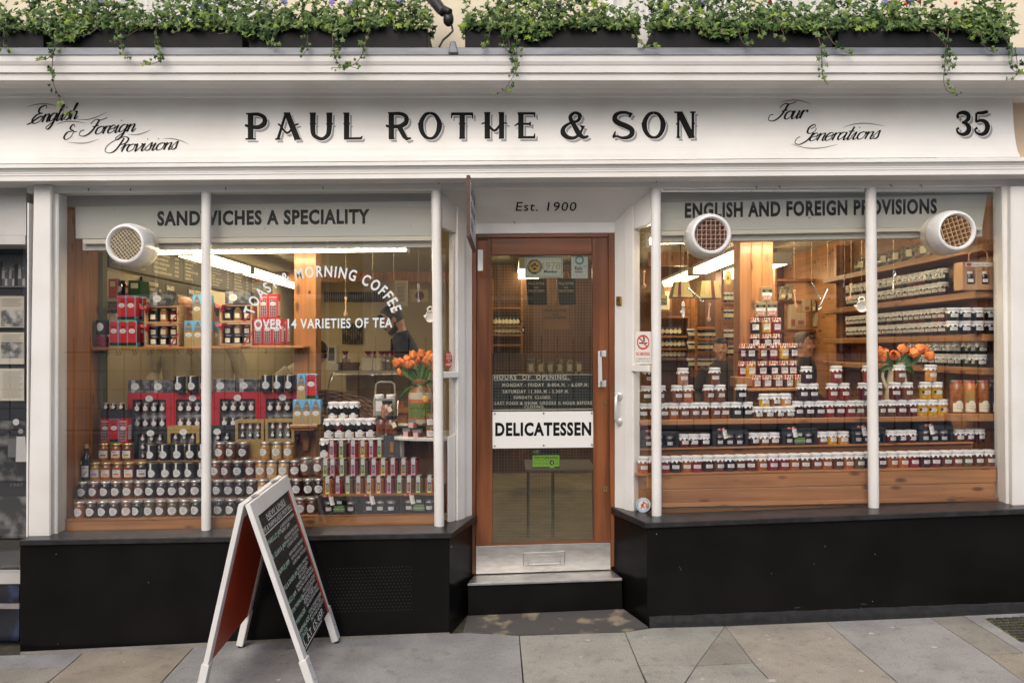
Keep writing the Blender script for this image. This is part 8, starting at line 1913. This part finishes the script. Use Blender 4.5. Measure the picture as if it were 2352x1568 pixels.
spoon(1940, 632, 1938, 658, .5, 'small spoon hanging near the right mullion'); spoon(2052, 668, 2054, 622, .35, 'spoon hanging bowl upwards before the wall shelves'); spoon(1580, 662, 1615, 690, .38, 'bent silver spoon by the left lampshade')
def tea_dish(px, p0, p1, y, label, sx):
 t = thing('tea_dish', label, 'dish', W(px, p1, y), 'white teapot-shaped dishes on strings', world=True); k = (D + y) / (400 * D); c = W(px, (p0 + p1) / 2 + 3, y); r = (p1 - p0) * k * .34
 mb = MB(); rings = [[(c.x + sx * q * math.cos(2 * math.pi * i / 18), c.y + dy, c.z + q * math.sin(2 * math.pi * i / 18)) for i in range(18)] for q, dy in ((r * .7, .012), (r, -.004), (r * .94, -.006), (r * .65, .008))]; mb.loft(rings); mb.build('dish', PORC, t)
 mb = MB(); mb.tube([Vector((c.x + sx * r * .5 * math.cos(R(a)), c.y, c.z + r * 1.15 + r * .42 * math.sin(R(a)))) for a in range(-30, 211, 30)], .0055, 7); mb.build('handle', PORC, t)
 mb = MB(); mb.tube([Vector((c.x - sx * r * .85, c.y, c.z - r * .1)), Vector((c.x - sx * r * 1.25, c.y, c.z + r * .22))], [.010, .005], 7); mb.build('spout', PORC, t)
 string(t, px, p0 + 2, y)
tea_dish(1979, 681, 721, .35, 'white teapot-shaped dish hanging beside the right mullion', 1.0); tea_dish(1569, 692, 734, .38, 'white teapot-shaped dish seen edge-on, hanging by the lampshades', .3); tea_dish(988, 703, 745, .36, 'white teapot-shaped dish hanging at the corner post', .8)
# ------------------------------------------------------------------ tulips
TUL = [mat('tulip_orange', (.85, .30, .055), .5, col2=(.78, .14, .03), vscale=40, lo=.3, hi=.6, sub=.2), mat('tulip_yellow', (.78, .42, .05), .5, sub=.2)]
LEAFG = mat('tulip_leaf', (.075, .155, .035), .45, var=.3, vscale=9, stretch=(1, 1, .2)); STG = mat('tulip_stem', (.13, .21, .06), .5)
def petal(mb, base, ax, side, h, w, m=0):
 rows = []
 for j, (t, wd, o) in enumerate(((0, .3, .25), (.3, .95, .95), (.65, .9, .92), (1, .12, .55))):
  c = base + ax * h * t + side * w * o; tv = ax.cross(side).normalized()
  rows.append([c - tv * w * wd * .75 - side * w * .12, c + side * w * .06, c + tv * w * wd * .75 - side * w * .12])
 mb.loft(rows, m, True, False, False)
def tulip(i, base, px, py, y, s, label, grp, m=0, open_=1.0):
 t = thing('tulip', label, 'tulip', base, grp, world=True); h = W(px, py, y)
 mid = base.lerp(h, .55) + Vector((0, 0, .03)); mb = MB(); mb.tube([base, mid, h], .0042, 6); mb.build('stem', STG, t)
 ax = (h - mid).normalized(); ax = (ax + Vector((0, -.15, .5))).normalized() if m == 0 else ax
 a0 = ax.cross(Vector((0, 1, 0))).normalized(); b0 = ax.cross(a0)
 for k in range(6):
  a = R(60 * k + i * 17); mb = MB(); petal(mb, h, ax, a0 * math.cos(a) + b0 * math.sin(a), s * (1 if k % 2 else .95), s * .40 * open_ * (1 if k % 2 else .9)); mb.build('petal', TUL[m], t)
def leaf_blade(t, P, w):
 mb = MB(); P = [Vector(p) for p in P]; n = 7; rows = []
 for j in range(n):
  q = j / (n - 1); c = P[0] * (1 - q) ** 2 + P[1] * 2 * q * (1 - q) + P[2] * q * q; d = ((P[1] - P[0]) * (1 - q) + (P[2] - P[1]) * q).normalized(); s = d.cross(Vector((0, 1, 0))).normalized(); ww = w * (.35 + 1.3 * q if q < .5 else 1.0 - (q - .5) * 1.9) * 1.0
  rows.append([c - s * ww + Vector((0, -.006, 0)), c + Vector((0, .004, 0)), c + s * ww + Vector((0, -.006, 0))])
 mb.loft(rows, 0, True, False, False); mb.build('leaf', LEAFG, t)
va = thing('stoneware_jar', 'tall stoneware jar with a green farm label holding orange tulips', 'vase', W(966, 970, .20))
k = (D + .2) / (400 * D); prof = [(26 * k, 0), (27.5 * k, 3 * k), (28 * k, 60 * k), (27 * k, 70 * k), (20 * k, 82 * k), (18.5 * k, 86 * k), (21 * k, 90 * k), (22 * k, 98 * k), (20 * k, 100 * k), (18 * k, 90 * k)]
mb = MB(); mb.lathe(prof[:4], 20, m=0); mb.lathe([(27 * k, 66 * k)] + prof[3:], 20, m=1, cap=False); mb.build('body', [mat('stoneware_cream', (.52, .45, .32), .3), mat('stoneware_brown', (.28, .12, .035), .25)], va)
mb = MB(); f = wrapf(28 * k, 30 * k, .0008); patch(mb, 28 * k, 60 * k, 40 * k, 30 * k, .0006, m=0); patch(mb, 28 * k, 60 * k, 9 * k, 50 * k, .0010, m=1); patch(mb, 28 * k, 60 * k, 3 * k, 11 * k, .0010, m=1); lb = mb.build('label', [mat('field_green', (.16, .22, .03), .5, col2=(.06, .10, .02), vscale=40, stretch=(3, 1, 1)), mat('label_rust', (.48, .08, .025), .5)], va)
mb = MB(); put_text(mb, 'Morello Cherry', lambda u, v: f(u, v + 18 * k), h=.013, align='c', sx=.85); mb.build('lettering', mat('label_gold', (.62, .42, .10), .5), lb)
vb = W(966, 880, .20)
TT = [(920, 830), (932, 848), (952, 817), (955, 833), (940, 824), (968, 812), (974, 832), (976, 823), (990, 842), (989, 822), (960, 822), (930, 830), (945, 834), (982, 815)]
for i, (px, py) in enumerate(sorted(TT)): tulip(i, vb + Vector((.004 * (i % 5 - 2), .004 * (i % 3 - 1), 0)), px, py + 10, .17 + .05 * (i % 4), .062, 'orange tulip in the stoneware jar, %s counting from the left' % ORD[i], 'orange tulips in the stoneware jar')
tulip(3, W(958, 884, .12), 975, 909, .08, .040, 'drooping yellow tulip hanging over the stoneware jar', 'orange tulips in the stoneware jar', 1)
tl = thing('tulip_foliage', 'broad green tulip leaves around the stoneware jar', 'leaves', vb, world=True)
for P, w in (([(960, 884), (935, 855), (912, 838)], .018), ([(962, 886), (940, 860), (950, 838)], .016), ([(958, 884), (922, 885), (917, 922)], .014), ([(965, 884), (962, 850), (972, 830)], .02), ([(970, 884), (985, 858), (990, 846)], .018), ([(962, 884), (958, 900), (952, 935)], .013), ([(975, 884), (996, 870), (1003, 890)], .014), ([(960, 886), (948, 866), (936, 850)], .016), ([(968, 884), (976, 855), (984, 838)], .016)):
 leaf_blade(tl, [W(a, b, .15 + .02 * j) for j, (a, b) in enumerate(P)], w)
pj = thing('jug', 'cream enamel jug of orange tulips behind the white-capped jars', 'jug', W(2060, 925, .42)); k = (D + .42) / (400 * D)
mb = MB(); mb.lathe([(26 * k, 0), (27 * k, 4 * k), (22 * k, 50 * k), (17 * k, 80 * k), (19 * k, 92 * k), (17 * k, 91 * k)], 18, cap=False); mb.build('body', mat('cream_enamel', (.62, .57, .42), .25), pj)
mb = MB(); mb.tube([Vector((-16 * k, 0, 82 * k)), Vector((-30 * k, 0, 84 * k)), Vector((-33 * k, 0, 60 * k)), Vector((-24 * k, 0, 34 * k))], 3.5 * k, 7); mb.build('handle', MATS['cream_enamel'], pj)
vb = W(2060, 838, .42)
for i, (px, py) in enumerate(sorted([(2026, 800), (2042, 803), (2068, 798), (2072, 810), (2100, 795), (2112, 797), (2122, 808), (2057, 806), (2088, 803), (2034, 810)])): tulip(i, vb + Vector((.005 * (i % 5 - 2), .004 * (i % 3 - 1), 0)), px, py + 12, .38 + .03 * (i % 3), .064, 'orange tulip in the cream jug, %s counting from the left' % ORD[i], 'orange tulips in the cream jug', 0, 1.25)
tl = thing('tulip_foliage', 'dense green tulip leaves spilling from the cream jug', 'leaves', vb, world=True)
for P, w in (([(2055, 842), (2030, 825), (2018, 812)], .022), ([(2058, 842), (2040, 820), (2036, 806)], .022), ([(2065, 842), (2090, 825), (2108, 806)], .022), ([(2070, 842), (2105, 830), (2115, 812)], .02), ([(2060, 842), (2060, 820), (2062, 804)], .022), ([(2052, 842), (2024, 840), (2020, 862)], .018), ([(2070, 842), (2096, 842), (2099, 868)], .018), ([(2062, 842), (2080, 815), (2092, 806)], .022), ([(2056, 842), (2050, 815), (2050, 805)], .022)):
 leaf_blade(tl, [W(a, b, .37 + .02 * j) for j, (a, b) in enumerate(P)], w)
# ------------------------------------------------------------------ on and about the marble shelf
def pot_jar(px, pb, y, r, h, c, lid, label, tagged):
 t = thing('honey_pot', label, 'honey jar', W(px, pb, y), 'rounded honey pots with paper tags'); mb = MB(); mb.lathe([(r * .75, 0), (r * .95, .01), (r, h * .35), (r * .92, h * .62), (r * .72, h * .78), (r * .74, h * .8)], 16); mb.build('jar_body', c, t); mb = MB(); mb.lathe([(r * .80, h * .802), (r * .82, h * .82), (r * .82, h * .98), (.001, h)], 16); mb.build('lid', lid, t)
 if tagged: mb = MB(); q = [(.004, h * .62), (.026, h * .70), (.040, h * .46), (.016, h * .36)]; mb.hexa([(a, -r * 1.04, b) for a, b in q], [(a, -r * 1.01, b) for a, b in q]); mb.build('paper_tag', LABC, t)
pot_jar(877, 996, .28, .038, .115, jam('chestnut'), BLK, 'rounded amber honey pot, left of the tagged pair', False); pot_jar(899, 998, .23, .042, .118, jam('chestnut'), BLK, 'rounded amber honey pot with paper tag on the marble shelf', True); pot_jar(889, 961, .26, .038, .112, jam('pinkish brown'), BLK, 'rounded pot of pale nuts with paper tag on top', True)
def low_jar(px, pb, y, c, lab, label, r=.031, h=.052):
 t = thing('low_jar', label, 'jar', W(px, pb, y), 'small jars on the marble shelf'); mb = MB(); mb.lathe([(r * .93, 0), (r, .004), (r, h * .62), (r * .95, h * .66)], 16); mb.build('jar_body', jam(c), t); mb = MB(); mb.lathe([(r * .98, h * .665), (r * 1.0, h * .68), (r * 1.0, h * .98), (.001, h)], 16); mb.build('lid', SILV if lab != 'white' else GOLD, t)
 mb = MB(); P_ = mat('label_pink', (.66, .42, .44), .6) if lab == 'pink' else LABW; patch(mb, r, .030 if lab == 'pink' else .056, h * .62 if lab == 'pink' else h * .42, h * .36, .0008, a0=-.3 if lab == 'pink' else 0); lb = mb.build('label', P_, t)
 if lab == 'white': mb = MB(); f = wrapf(r, h * .36, .0013); put_text(mb, 'LUNAIO', lambda u, v: f(u, v + .002), h=.005, align='c', bold=1); put_text(mb, 'FRUIT CONSERVE', lambda u, v: f(u, v - .008), h=.004, align='c', m=1); mb.build('print', [INKB, REDINK], lb)
low_jar(936, 1003, .17, 'chestnut', 'pink', 'squat pink-labelled jar, left one of the lower two'); low_jar(959, 1005, .14, 'chestnut', 'pink', 'squat pink-labelled jar, right one of the lower two'); low_jar(948, 982, .155, 'amber', 'pink', 'squat pink-labelled jar balanced on two others'); low_jar(991, 1005, .13, 'amber', 'white', 'amber jar with white label, lower of two at the corner post', .032, .080); low_jar(991, 979, .13, 'crimson', 'white', 'red jar with white label, upper of two at the corner post', .032, .080)
t = thing('black_dish', 'flat black dish with a pale tray on the marble shelf', 'dish', W(940, 996, .33)); mb = MB(); mb.lathe([(.07, 0), (.10, .01), (.115, .05), (.12, .055), (.11, .052), (.09, .02)], 22); mb.build('dish', DARKM, t); mb = MB(); mb.box(-.08, .08, -.07, .05, .056, .062); mb.build('tray', LABC, t)
p = W(985, 1000, .25); t = thing('postbox_money_box', 'round red pillar money box behind the corner post', 'money box', W(1004, 1000, .27)); mb = MB(); mb.lathe([(.036, 0), (.038, .01), (.034, .015), (.034, .10), (.040, .108), (.030, .125), (.001, .135)], 16); mb.build('body', PR, t); mb = MB(); mb.box(-.016, .016, -.036, -.033, .085, .091); mb.build('slot', BLK, t)
t = thing('jar_caddy', 'grey metal carrying caddy with two white-capped jars', 'caddy', W(882, 955, .36), world=True); a, b = W(857, 955, .33), W(908, 915, .33)
CG = mat('caddy_grey', (.26, .26, .21), .4)
mb = MB(); mb.box(a.x, b.x, .33, .335, a.z, b.z); mb.box(a.x, b.x, .405, .41, a.z, b.z); mb.box(a.x, a.x + .004, .335, .405, a.z, b.z); mb.box(b.x - .004, b.x, .335, .405, a.z, b.z); mb.build('box', CG, t)
mb = MB(); mb.tube([Vector((a.x + .004, .37, b.z - .01)), Vector((a.x + .012, .37, b.z + .085)), Vector((a.x + .03, .37, b.z + .10)), Vector((b.x - .03, .37, b.z + .10)), Vector((b.x - .012, .37, b.z + .085)), Vector((b.x - .004, .37, b.z - .01))], .006, 7); mb.build('handle', CG, t)
mb = MB(); mb.box(a.x + .016, b.x - .02, .3285, .3298, a.z + .03, b.z - .016); lb = mb.build('label', LABW, t); mb = MB(); scribble(mb, lambda u, v: Vector(((a.x + b.x) / 2 + u, .3278, (a.z + b.z) / 2 + v)), .05, -.005, .010, 3); mb.build('print', INKB, lb)
for i, x in enumerate((a.x + .032, b.x - .032)): make('fruit_jar', 'white-capped fruit jar standing in the grey caddy, %s of two' % ORD[i], 'fruit jar', (x, .37, a.z + .004), 'fruit jars in the grey caddy', deli_jar('dark plum', 'red', .029, .125))
t = thing('brochure', 'charcoal folded brochure with orange emblem standing on the jars', 'brochure', W(900, 1052, .19), world=True); A_ = [W(881, 999, .18), W(917, 1000, .165), W(920, 1056, .165), W(882, 1051, .18)]; B_ = [W(917, 1000, .166), W(928, 997, .21), W(928, 1052, .21), W(920, 1056, .166)]
mb = MB(); mb.hexa(A_, [v + Vector((0, .002, 0)) for v in A_]); mb.build('cover', mat('brochure_charcoal', (.055, .055, .058), .5), t); mb = MB(); mb.hexa(B_, [v + Vector((0, .002, 0)) for v in B_]); mb.build('back', PAPER, t)
mb = MB(); g = lambda u, v: W(u, v, .1625 + .0 * u)
for z in range(6): ribbon(mb, [(896, 1017 + z * 4), (900, 1015.5 + z * 4), (904, 1017 + z * 4)], lambda t_, p, q: 1.0, g)
fit_text(mb, 'TASTE', 893, 905, 1047, 2.4, g); mb.build('emblem', mat('emblem_orange', (.55, .24, .05), .5), t)
# vinyl lettering on the glass of the left window
mb = MB(); cx, cy, rx, ry = 742, 735, 160, 100
s = 'TOAST & MORNING COFFEE'; adv = [GLY[c, 1][2] + .10 for c in s]; tot = sum(adv); ang0, ang1 = R(174), R(8); pos = 0
# equal arc length along the flattened arch
tab = [(0.0, ang0)];
for i in range(1, 201):
 a0, a1 = ang0 + (ang1 - ang0) * (i - 1) / 200, ang0 + (ang1 - ang0) * i / 200; tab.append((tab[-1][0] + math.hypot(rx * (math.cos(a1) - math.cos(a0)), ry * (math.sin(a1) - math.sin(a0))), a1))
LT = tab[-1][0]
def at_len(l):
 for (l0, a0), (l1, a1) in zip(tab, tab[1:]):
  if l <= l1: return a0 + (a1 - a0) * (l - l0) / max(1e-9, l1 - l0)
 return ang1
hgt = 24
for c, ad in zip(s, adv):
 l = (pos + ad / 2) / tot * LT; a = at_len(l); px, py = cx + rx * math.cos(a), cy - ry * math.sin(a); tx, ty = rx * math.sin(a), ry * math.cos(a); n_ = math.hypot(tx, ty); tx, ty = tx / n_, ty / n_
 V, Fc, _ = GLY[c, 1]; k = LT / tot; i0 = mb.pts([W(px + tx * (u - ad / 2) * k + ty * v / CAPH * hgt, py + ty * (u - ad / 2) * k - tx * v / CAPH * hgt, -.0015) for u, v in V])
 for q in Fc: mb.f.append(tuple(z + i0 for z in q)); mb.m.append(0); mb.s.append(False)
 pos += ad
VIN = mat('vinyl_pale_blue', (.66, .74, .76), .5); mb.build('window_lettering', VIN, shop, label='pale arched words TOAST & MORNING COFFEE'); mb = MB()
fit_text(mb, 'OVER 14 VARIETIES OF TEA', 584, 901, 755, 21, F(-.0015), bold=1, sp=.06, slope=-.012)
mb.build('window_lettering', VIN, shop, label='pale words OVER 14 VARIETIES OF TEA')
# ------------------------------------------------------------------ people in the shop
def person(label, loc, rz, ht, skin, hair, coat, trous, lean=0.0, headturn=0.0, nod=0.0, bald=False, beard=False, specs=False, tie=None, arm=(.22, -.18, 1.02)):
 s = ht / 1.75
 t = thing('person', label, 'person', loc, 'people inside the shop', rz)
 ca, sa = math.cos(lean), math.sin(lean); ch, sh_ = math.cos(headturn), math.sin(headturn); cn, sn = math.cos(nod), math.sin(nod)
 def T(p, head=False):
  x, y, z = p
  if head:
   z -= 1.50; y, z = y * cn - z * -sn * -1 if 0 else y * cn + z * -sn, z * cn + y * sn; x, y = x * ch - y * sh_, x * sh_ + y * ch; z += 1.50
  if z > .95: dz = z - .95; y, z = y * ca - dz * sa, .95 + dz * ca + y * sa
  return (x * s, y * s, z * s)
 B = lambda p: T(p); Hd = lambda p: T(p, True)
 def ring(z, w, f, b, n=18, dy=0): return [(w * math.cos(2 * math.pi * k / n), dy + (b if math.sin(2 * math.pi * k / n) > 0 else f) * math.sin(2 * math.pi * k / n), z) for k in range(n)]
 def limb(mb, P, r, n=10): mb.tube(P, r, n)
 SK = mat('skin_' + skin, {'fair': (.62, .36, .25), 'pink': (.66, .36, .27)}[skin], .5, sub=.15)
 mb = MB(B)
 mb.loft([ring(.84, .15, .10, .11), ring(.95, .155, .105, .11), ring(1.08, .145, .10, .095), ring(1.25, .165, .11, .11), ring(1.37, .175, .085, .09), ring(1.43, .12, .06, .075), ring(1.47, .06, .055, .06), ring(1.53, .055, .052, .058)])
 for sx in (-1, 1):
  limb(mb, [(sx * .085, 0, .88), (sx * .095, -.005, .50), (sx * .095, .01, .10), (sx * .095, 0, .045)], [.085, .058, .04, .042])
  mb.ball((sx * .095, -.06, .035), .045, 10, 6, sy=2.4, sz=.75)
  w = Vector((sx * arm[0], arm[1], arm[2])); e = Vector((sx * .25, .03, 1.12))
  limb(mb, [(sx * .16, 0, 1.40), (sx * .21, .01, 1.27), e, e.lerp(w, .5), w], [.055, .048, .040, .036, .026])
  d = (w - e).normalized(); mb.ball(w + d * .045, .036, 10, 6, sy=1.0, sz=.8); u = d.cross(Vector((0, 0, 1))).normalized()
  for k in range(4): limb(mb, [w + d * .06 + u * (k - 1.5) * .018, w + d * .10 + u * (k - 1.5) * .019 - Vector((0, 0, .006)), w + d * (.125 + .008 * (k in (1, 2))) + u * (k - 1.5) * .019 - Vector((0, 0, .024))], [.0105, .009, .007], 7)
  limb(mb, [w + d * .03 + u * .03 * -sx, w + d * .06 + u * .052 * -sx, w + d * .085 + u * .055 * -sx], [.012, .010, .008], 7)
 mb.T = Hd; z0 = 1.515
 HP = [(-.03, .052, .045, .060), (0, .048, .060, .065), (.008, .042, .084, .068), (.03, .054, .092, .076), (.06, .063, .093, .086), (.095, .069, .092, .093), (.122, .071, .086, .097), (.142, .073, .093, .098), (.175, .071, .088, .096), (.205, .058, .066, .080), (.225, .036, .040, .052), (.233, .008, .010, .014)]
 mb.loft([ring(z0 + z, w, f, b, 20) for z, w, f, b in HP])
 limb(mb, [(0, -.088, z0 + .138), (0, -.104, z0 + .112), (0, -.113, z0 + .094), (0, -.094, z0 + .088)], [.008, .010, .0135, .010], 8)
 for sx in (-1, 1):
  mb.ball((sx * .074, .008, z0 + .112), .030, 9, 6, sx=.35, sy=.7); limb(mb, [(sx * .012, -.093, z0 + .140), (sx * .032, -.088, z0 + .145), (sx * .050, -.074, z0 + .140)], .0085, 6); mb.ball((sx * .040, -.066, z0 + .085), .026, 8, 6)
 limb(mb, [(-.024, -.086, z0 + .054), (0, -.096, z0 + .057), (.024, -.086, z0 + .054)], [.005, .009, .005], 6); limb(mb, [(-.020, -.086, z0 + .046), (0, -.093, z0 + .046), (.020, -.086, z0 + .046)], [.004, .008, .004], 6); mb.ball((0, -.078, z0 + .012), .022, 8, 6)
 body = mb.build('body', SK, t); r = body.modifiers.new('fuse', 'REMESH'); r.mode = 'VOXEL'; r.voxel_size = .0085; r.use_smooth_shade = True; sm = body.modifiers.new('smooth', 'SMOOTH'); sm.iterations = 3; sm.factor = .5
 for sx in (-1, 1):
  mb = MB(Hd); mb.ball((sx * .031, -.0845, z0 + .119), .0095, 9, 7, m=0, sy=.8); mb.ball((sx * .031, -.0905, z0 + .119), .0050, 8, 5, m=1, sy=.6); mb.build('eye', [mat('eye_white', (.62, .58, .54), .3), mat('iris', (.03, .025, .02), .2)], t)
 HM = mat('hair_' + hair, {'brown': (.035, .020, .012), 'grey': (.17, .13, .10), 'dark': (.030, .022, .016)}[hair], .6, bump=.8, bscale=140, stretch=(1, 1, .25), var=.4, vscale=60)
 mb = MB(Hd)
 HR = [(.075, .074, .02, .098), (.11, .078, .03, .104), (.145, .080, .05, .107), (.178, .078, .058, .105), (.210, .066, .062, .090), (.236, .040, .052, .060), (.245, .010, .012, .016)] if not bald else [(.070, .074, -.02, .098), (.11, .0765, -.012, .101), (.145, .0775, -.005, .102), (.165, .074, -.012, .098)]
 mb.loft([ring(z0 + z, w, f, b, 22) for z, w, f, b in HR], cap=not bald)
 if not bald:
  for k in range(7): x = -.05 + k * .0165; mb.tube([(x, -.066, z0 + .196), (x + .004, -.090, z0 + .196 + .012 * math.sin(k)), (x + .010, -.094, z0 + .178)], [.014, .012, .004], 6)
 mb.build('hair', HM, t)
 if beard:
  mb = MB(Hd); mb.loft([ring(z0 + z, w, f, b, 20) for z, w, f, b in ((.002, .046, .087, .0), (.03, .060, .0950, -.01), (.044, .066, .090, -.018), (.062, .069, .050, -.02), (.09, .0725, .010, -.022))], cap=False); mb.tube([(-.03, -.086, z0 + .066), (0, -.099, z0 + .072), (.03, -.086, z0 + .066)], [.004, .007, .004], 6); mb.build('beard', HM, t)
 if specs:
  mb = MB(Hd)
  for sx in (-1, 1): mb.tube([(sx * .032 + .022 * math.cos(R(a)), -.103 + .004 * abs(math.cos(R(a))), z0 + .117 + .018 * math.sin(R(a))) for a in range(0, 361, 30)], .0022, 5); mb.tube([(sx * .054, -.098, z0 + .122), (sx * .074, -.02, z0 + .124), (sx * .076, .02, z0 + .118)], .002, 5)
  mb.tube([(-.010, -.106, z0 + .120), (.010, -.106, z0 + .120)], .002, 5); mb.build('glasses', DARKM, t)
 CT = mat('coat_' + coat, {'cream': (.66, .60, .46), 'navy': (.016, .019, .030), 'brown': (.055, .035, .024)}[coat], .8, bump=.5, bscale=18, var=.12, vscale=9)
 mb = MB(B); nn = 22
 mb.loft([ring(.52, .20, .14, .15, nn), ring(.80, .18, .13, .14, nn), ring(.95, .175, .125, .13, nn), ring(1.08, .165, .12, .115, nn), ring(1.25, .185, .13, .128, nn), ring(1.37, .190, .102, .106, nn), ring(1.435, .135, .078, .090, nn), ring(1.475, .076, .072, .078, nn), ring(1.505, .070, .050, .074, nn)], cap=False)
 for sx in (-1, 1):
  w = Vector((sx * arm[0], arm[1], arm[2])); e = Vector((sx * .25, .03, 1.12)); mb.tube([(sx * .15, 0, 1.395), (sx * .215, .01, 1.28), e, e.lerp(w, .5), w - (w - e) * .06], [.072, .062, .056, .052, .045], 12)
 mb.build('coat', CT, t)
 mb = MB(B)
 for sx in (-1, 1): mb.hexa([(sx * .012, -.128, 1.20), (sx * .070, -.125, 1.36), (sx * .064, -.088, 1.47), (sx * .034, -.094, 1.44)], [(sx * .012, -.120, 1.20), (sx * .070, -.110, 1.36), (sx * .064, -.078, 1.47), (sx * .034, -.084, 1.44)])
 mb.build('lapel', CT, t)
 if tie: mb = MB(B); mb.hexa([(-.014, -.124, 1.24), (.014, -.124, 1.24), (.010, -.090, 1.45), (-.010, -.090, 1.45)], [(-.014, -.118, 1.24), (.014, -.118, 1.24), (.010, -.082, 1.45), (-.010, -.082, 1.45)]); mb.build('tie', mat('striped_tie', (.05, .05, .09), .6, col2=(.30, .22, .05), vscale=60), t)
 mb = MB(B)
 for sx in (-1, 1): mb.tube([(sx * .085, 0, .90), (sx * .098, 0, .50), (sx * .098, .01, .08)], [.10, .075, .060], 12); mb.ball((sx * .097, -.06, .040), .050, 10, 6, sy=2.4, sz=.8, m=1)
 mb.build('trousers', [mat('trousers_' + trous, {'grey': (.06, .06, .065), 'dark': (.02, .02, .024)}[trous], .8), BLK], t)
 return t
def stand(px, y): return (X(px, y), y, FL + .002)
person('man in a cream coat with receding hair behind the ribboned crate', stand(424, 2.15), R(12), 1.82, 'pink', 'brown', 'cream', 'grey', 0, R(10), 0, bald=True, tie=True)
person('staff member in a cream coat, face hidden behind the clock tower cartons', stand(492, 2.1), R(-8), 1.76, 'fair', 'grey', 'cream', 'grey', R(4), 0, R(10), tie=True)
person('staff member in a cream coat bending behind the red telephone cartons', stand(640, 2.3), R(60), 1.62, 'fair', 'brown', 'cream', 'dark', R(42), 0, R(10))
person('bearded man in glasses and a navy coat looking down in profile', stand(958, 2.65), R(-78), 1.80, 'fair', 'dark', 'navy', 'dark', R(16), 0, R(14), beard=True, specs=True)
person('man with greying hair facing the wall shelves beside the flag-capped jars', stand(1836, 2.5), R(42), 1.52, 'pink', 'grey', 'brown', 'dark', R(4), R(10), 0)
person('dim figure in dark clothes behind the jars left of the broad post', stand(1655, 2.9), R(-15), 1.48, 'fair', 'dark', 'brown', 'dark', R(4), 0, 0)
# ------------------------------------------------------------------ the other side of the lane, mirrored in the panes
YO = -10.2
op = thing('terrace_house', 'pale stuccoed terrace house across the lane with sash windows', 'house', (0, YO, 0), world=True)
STU = mat('stucco', (.80, .78, .73), .8, bump=.2, var=.12, vscale=2);
mb = MB(); mb.box(-16, 16, YO - 1, YO, -.1, 4.4); mb.build('stucco_wall', STU, op);
mb = MB(); mb.box(-16, 16, YO, YO + .3, 4.25, 4.5); mb.build('string_course', STU, op)
GLO = mat('dark_glass_pane', (.05, .06, .07), .08, coat=.5)
for fl, (z0, z1) in enumerate(((1.5, 3.7),)):
 for i in range(9):
  x = -13 + i * 3.2
  mb = MB(); mb.box(x - .75, x + .75, YO - .02, YO + .05, z0 - .1, z1 + .15); w = mb.build('window', WHITE, op)
  for sx in (-1, 1):
   for j in range(2):
    mb = MB(); h = (z1 - z0) / 2; mb.box(x + (.03 if sx > 0 else -.66), x + (.66 if sx > 0 else -.03), YO + .051, YO + .058, z0 + j * h + .04, z0 + (j + 1) * h - .04); mb.build('pane', GLO, w)
for k in range(3):
 mb = MB(); mb.box(-16, 16, YO + .001, YO + .03, .5 + k * .35, .52 + k * .35); mb.build('stucco_joint', mat('joint_shade', (.30, .27, .23), .9), op)
rl = thing('railing', 'black spear-topped iron railing across the lane', 'railing', (0, -8.6, 0), world=True)
mb = MB(); mb.box(-14, 14, -8.62, -8.58, 1.55, 1.58); mb.build('rail', DARKM, rl); mb = MB(); mb.box(-14, 14, -8.62, -8.58, .25, .28); mb.build('rail', DARKM, rl)
bar_ = MB(); bar_.box(-.011, .011, -.011, .011, -.05, 1.72); bar_.lathe([(.012, 1.72), (.022, 1.76), (.001, 1.86)], 6); bm_ = bar_.mesh('bar', DARKM)
for i in range(100): o = place('bar', bm_, rl); o.location = (-14 + i * .28, 0, 0)
mb = MB(); mb.box(-16, 16, YO - .05, -7.6, -.1, .02); mb.build('far_pavement', STONE[1], kind='structure')
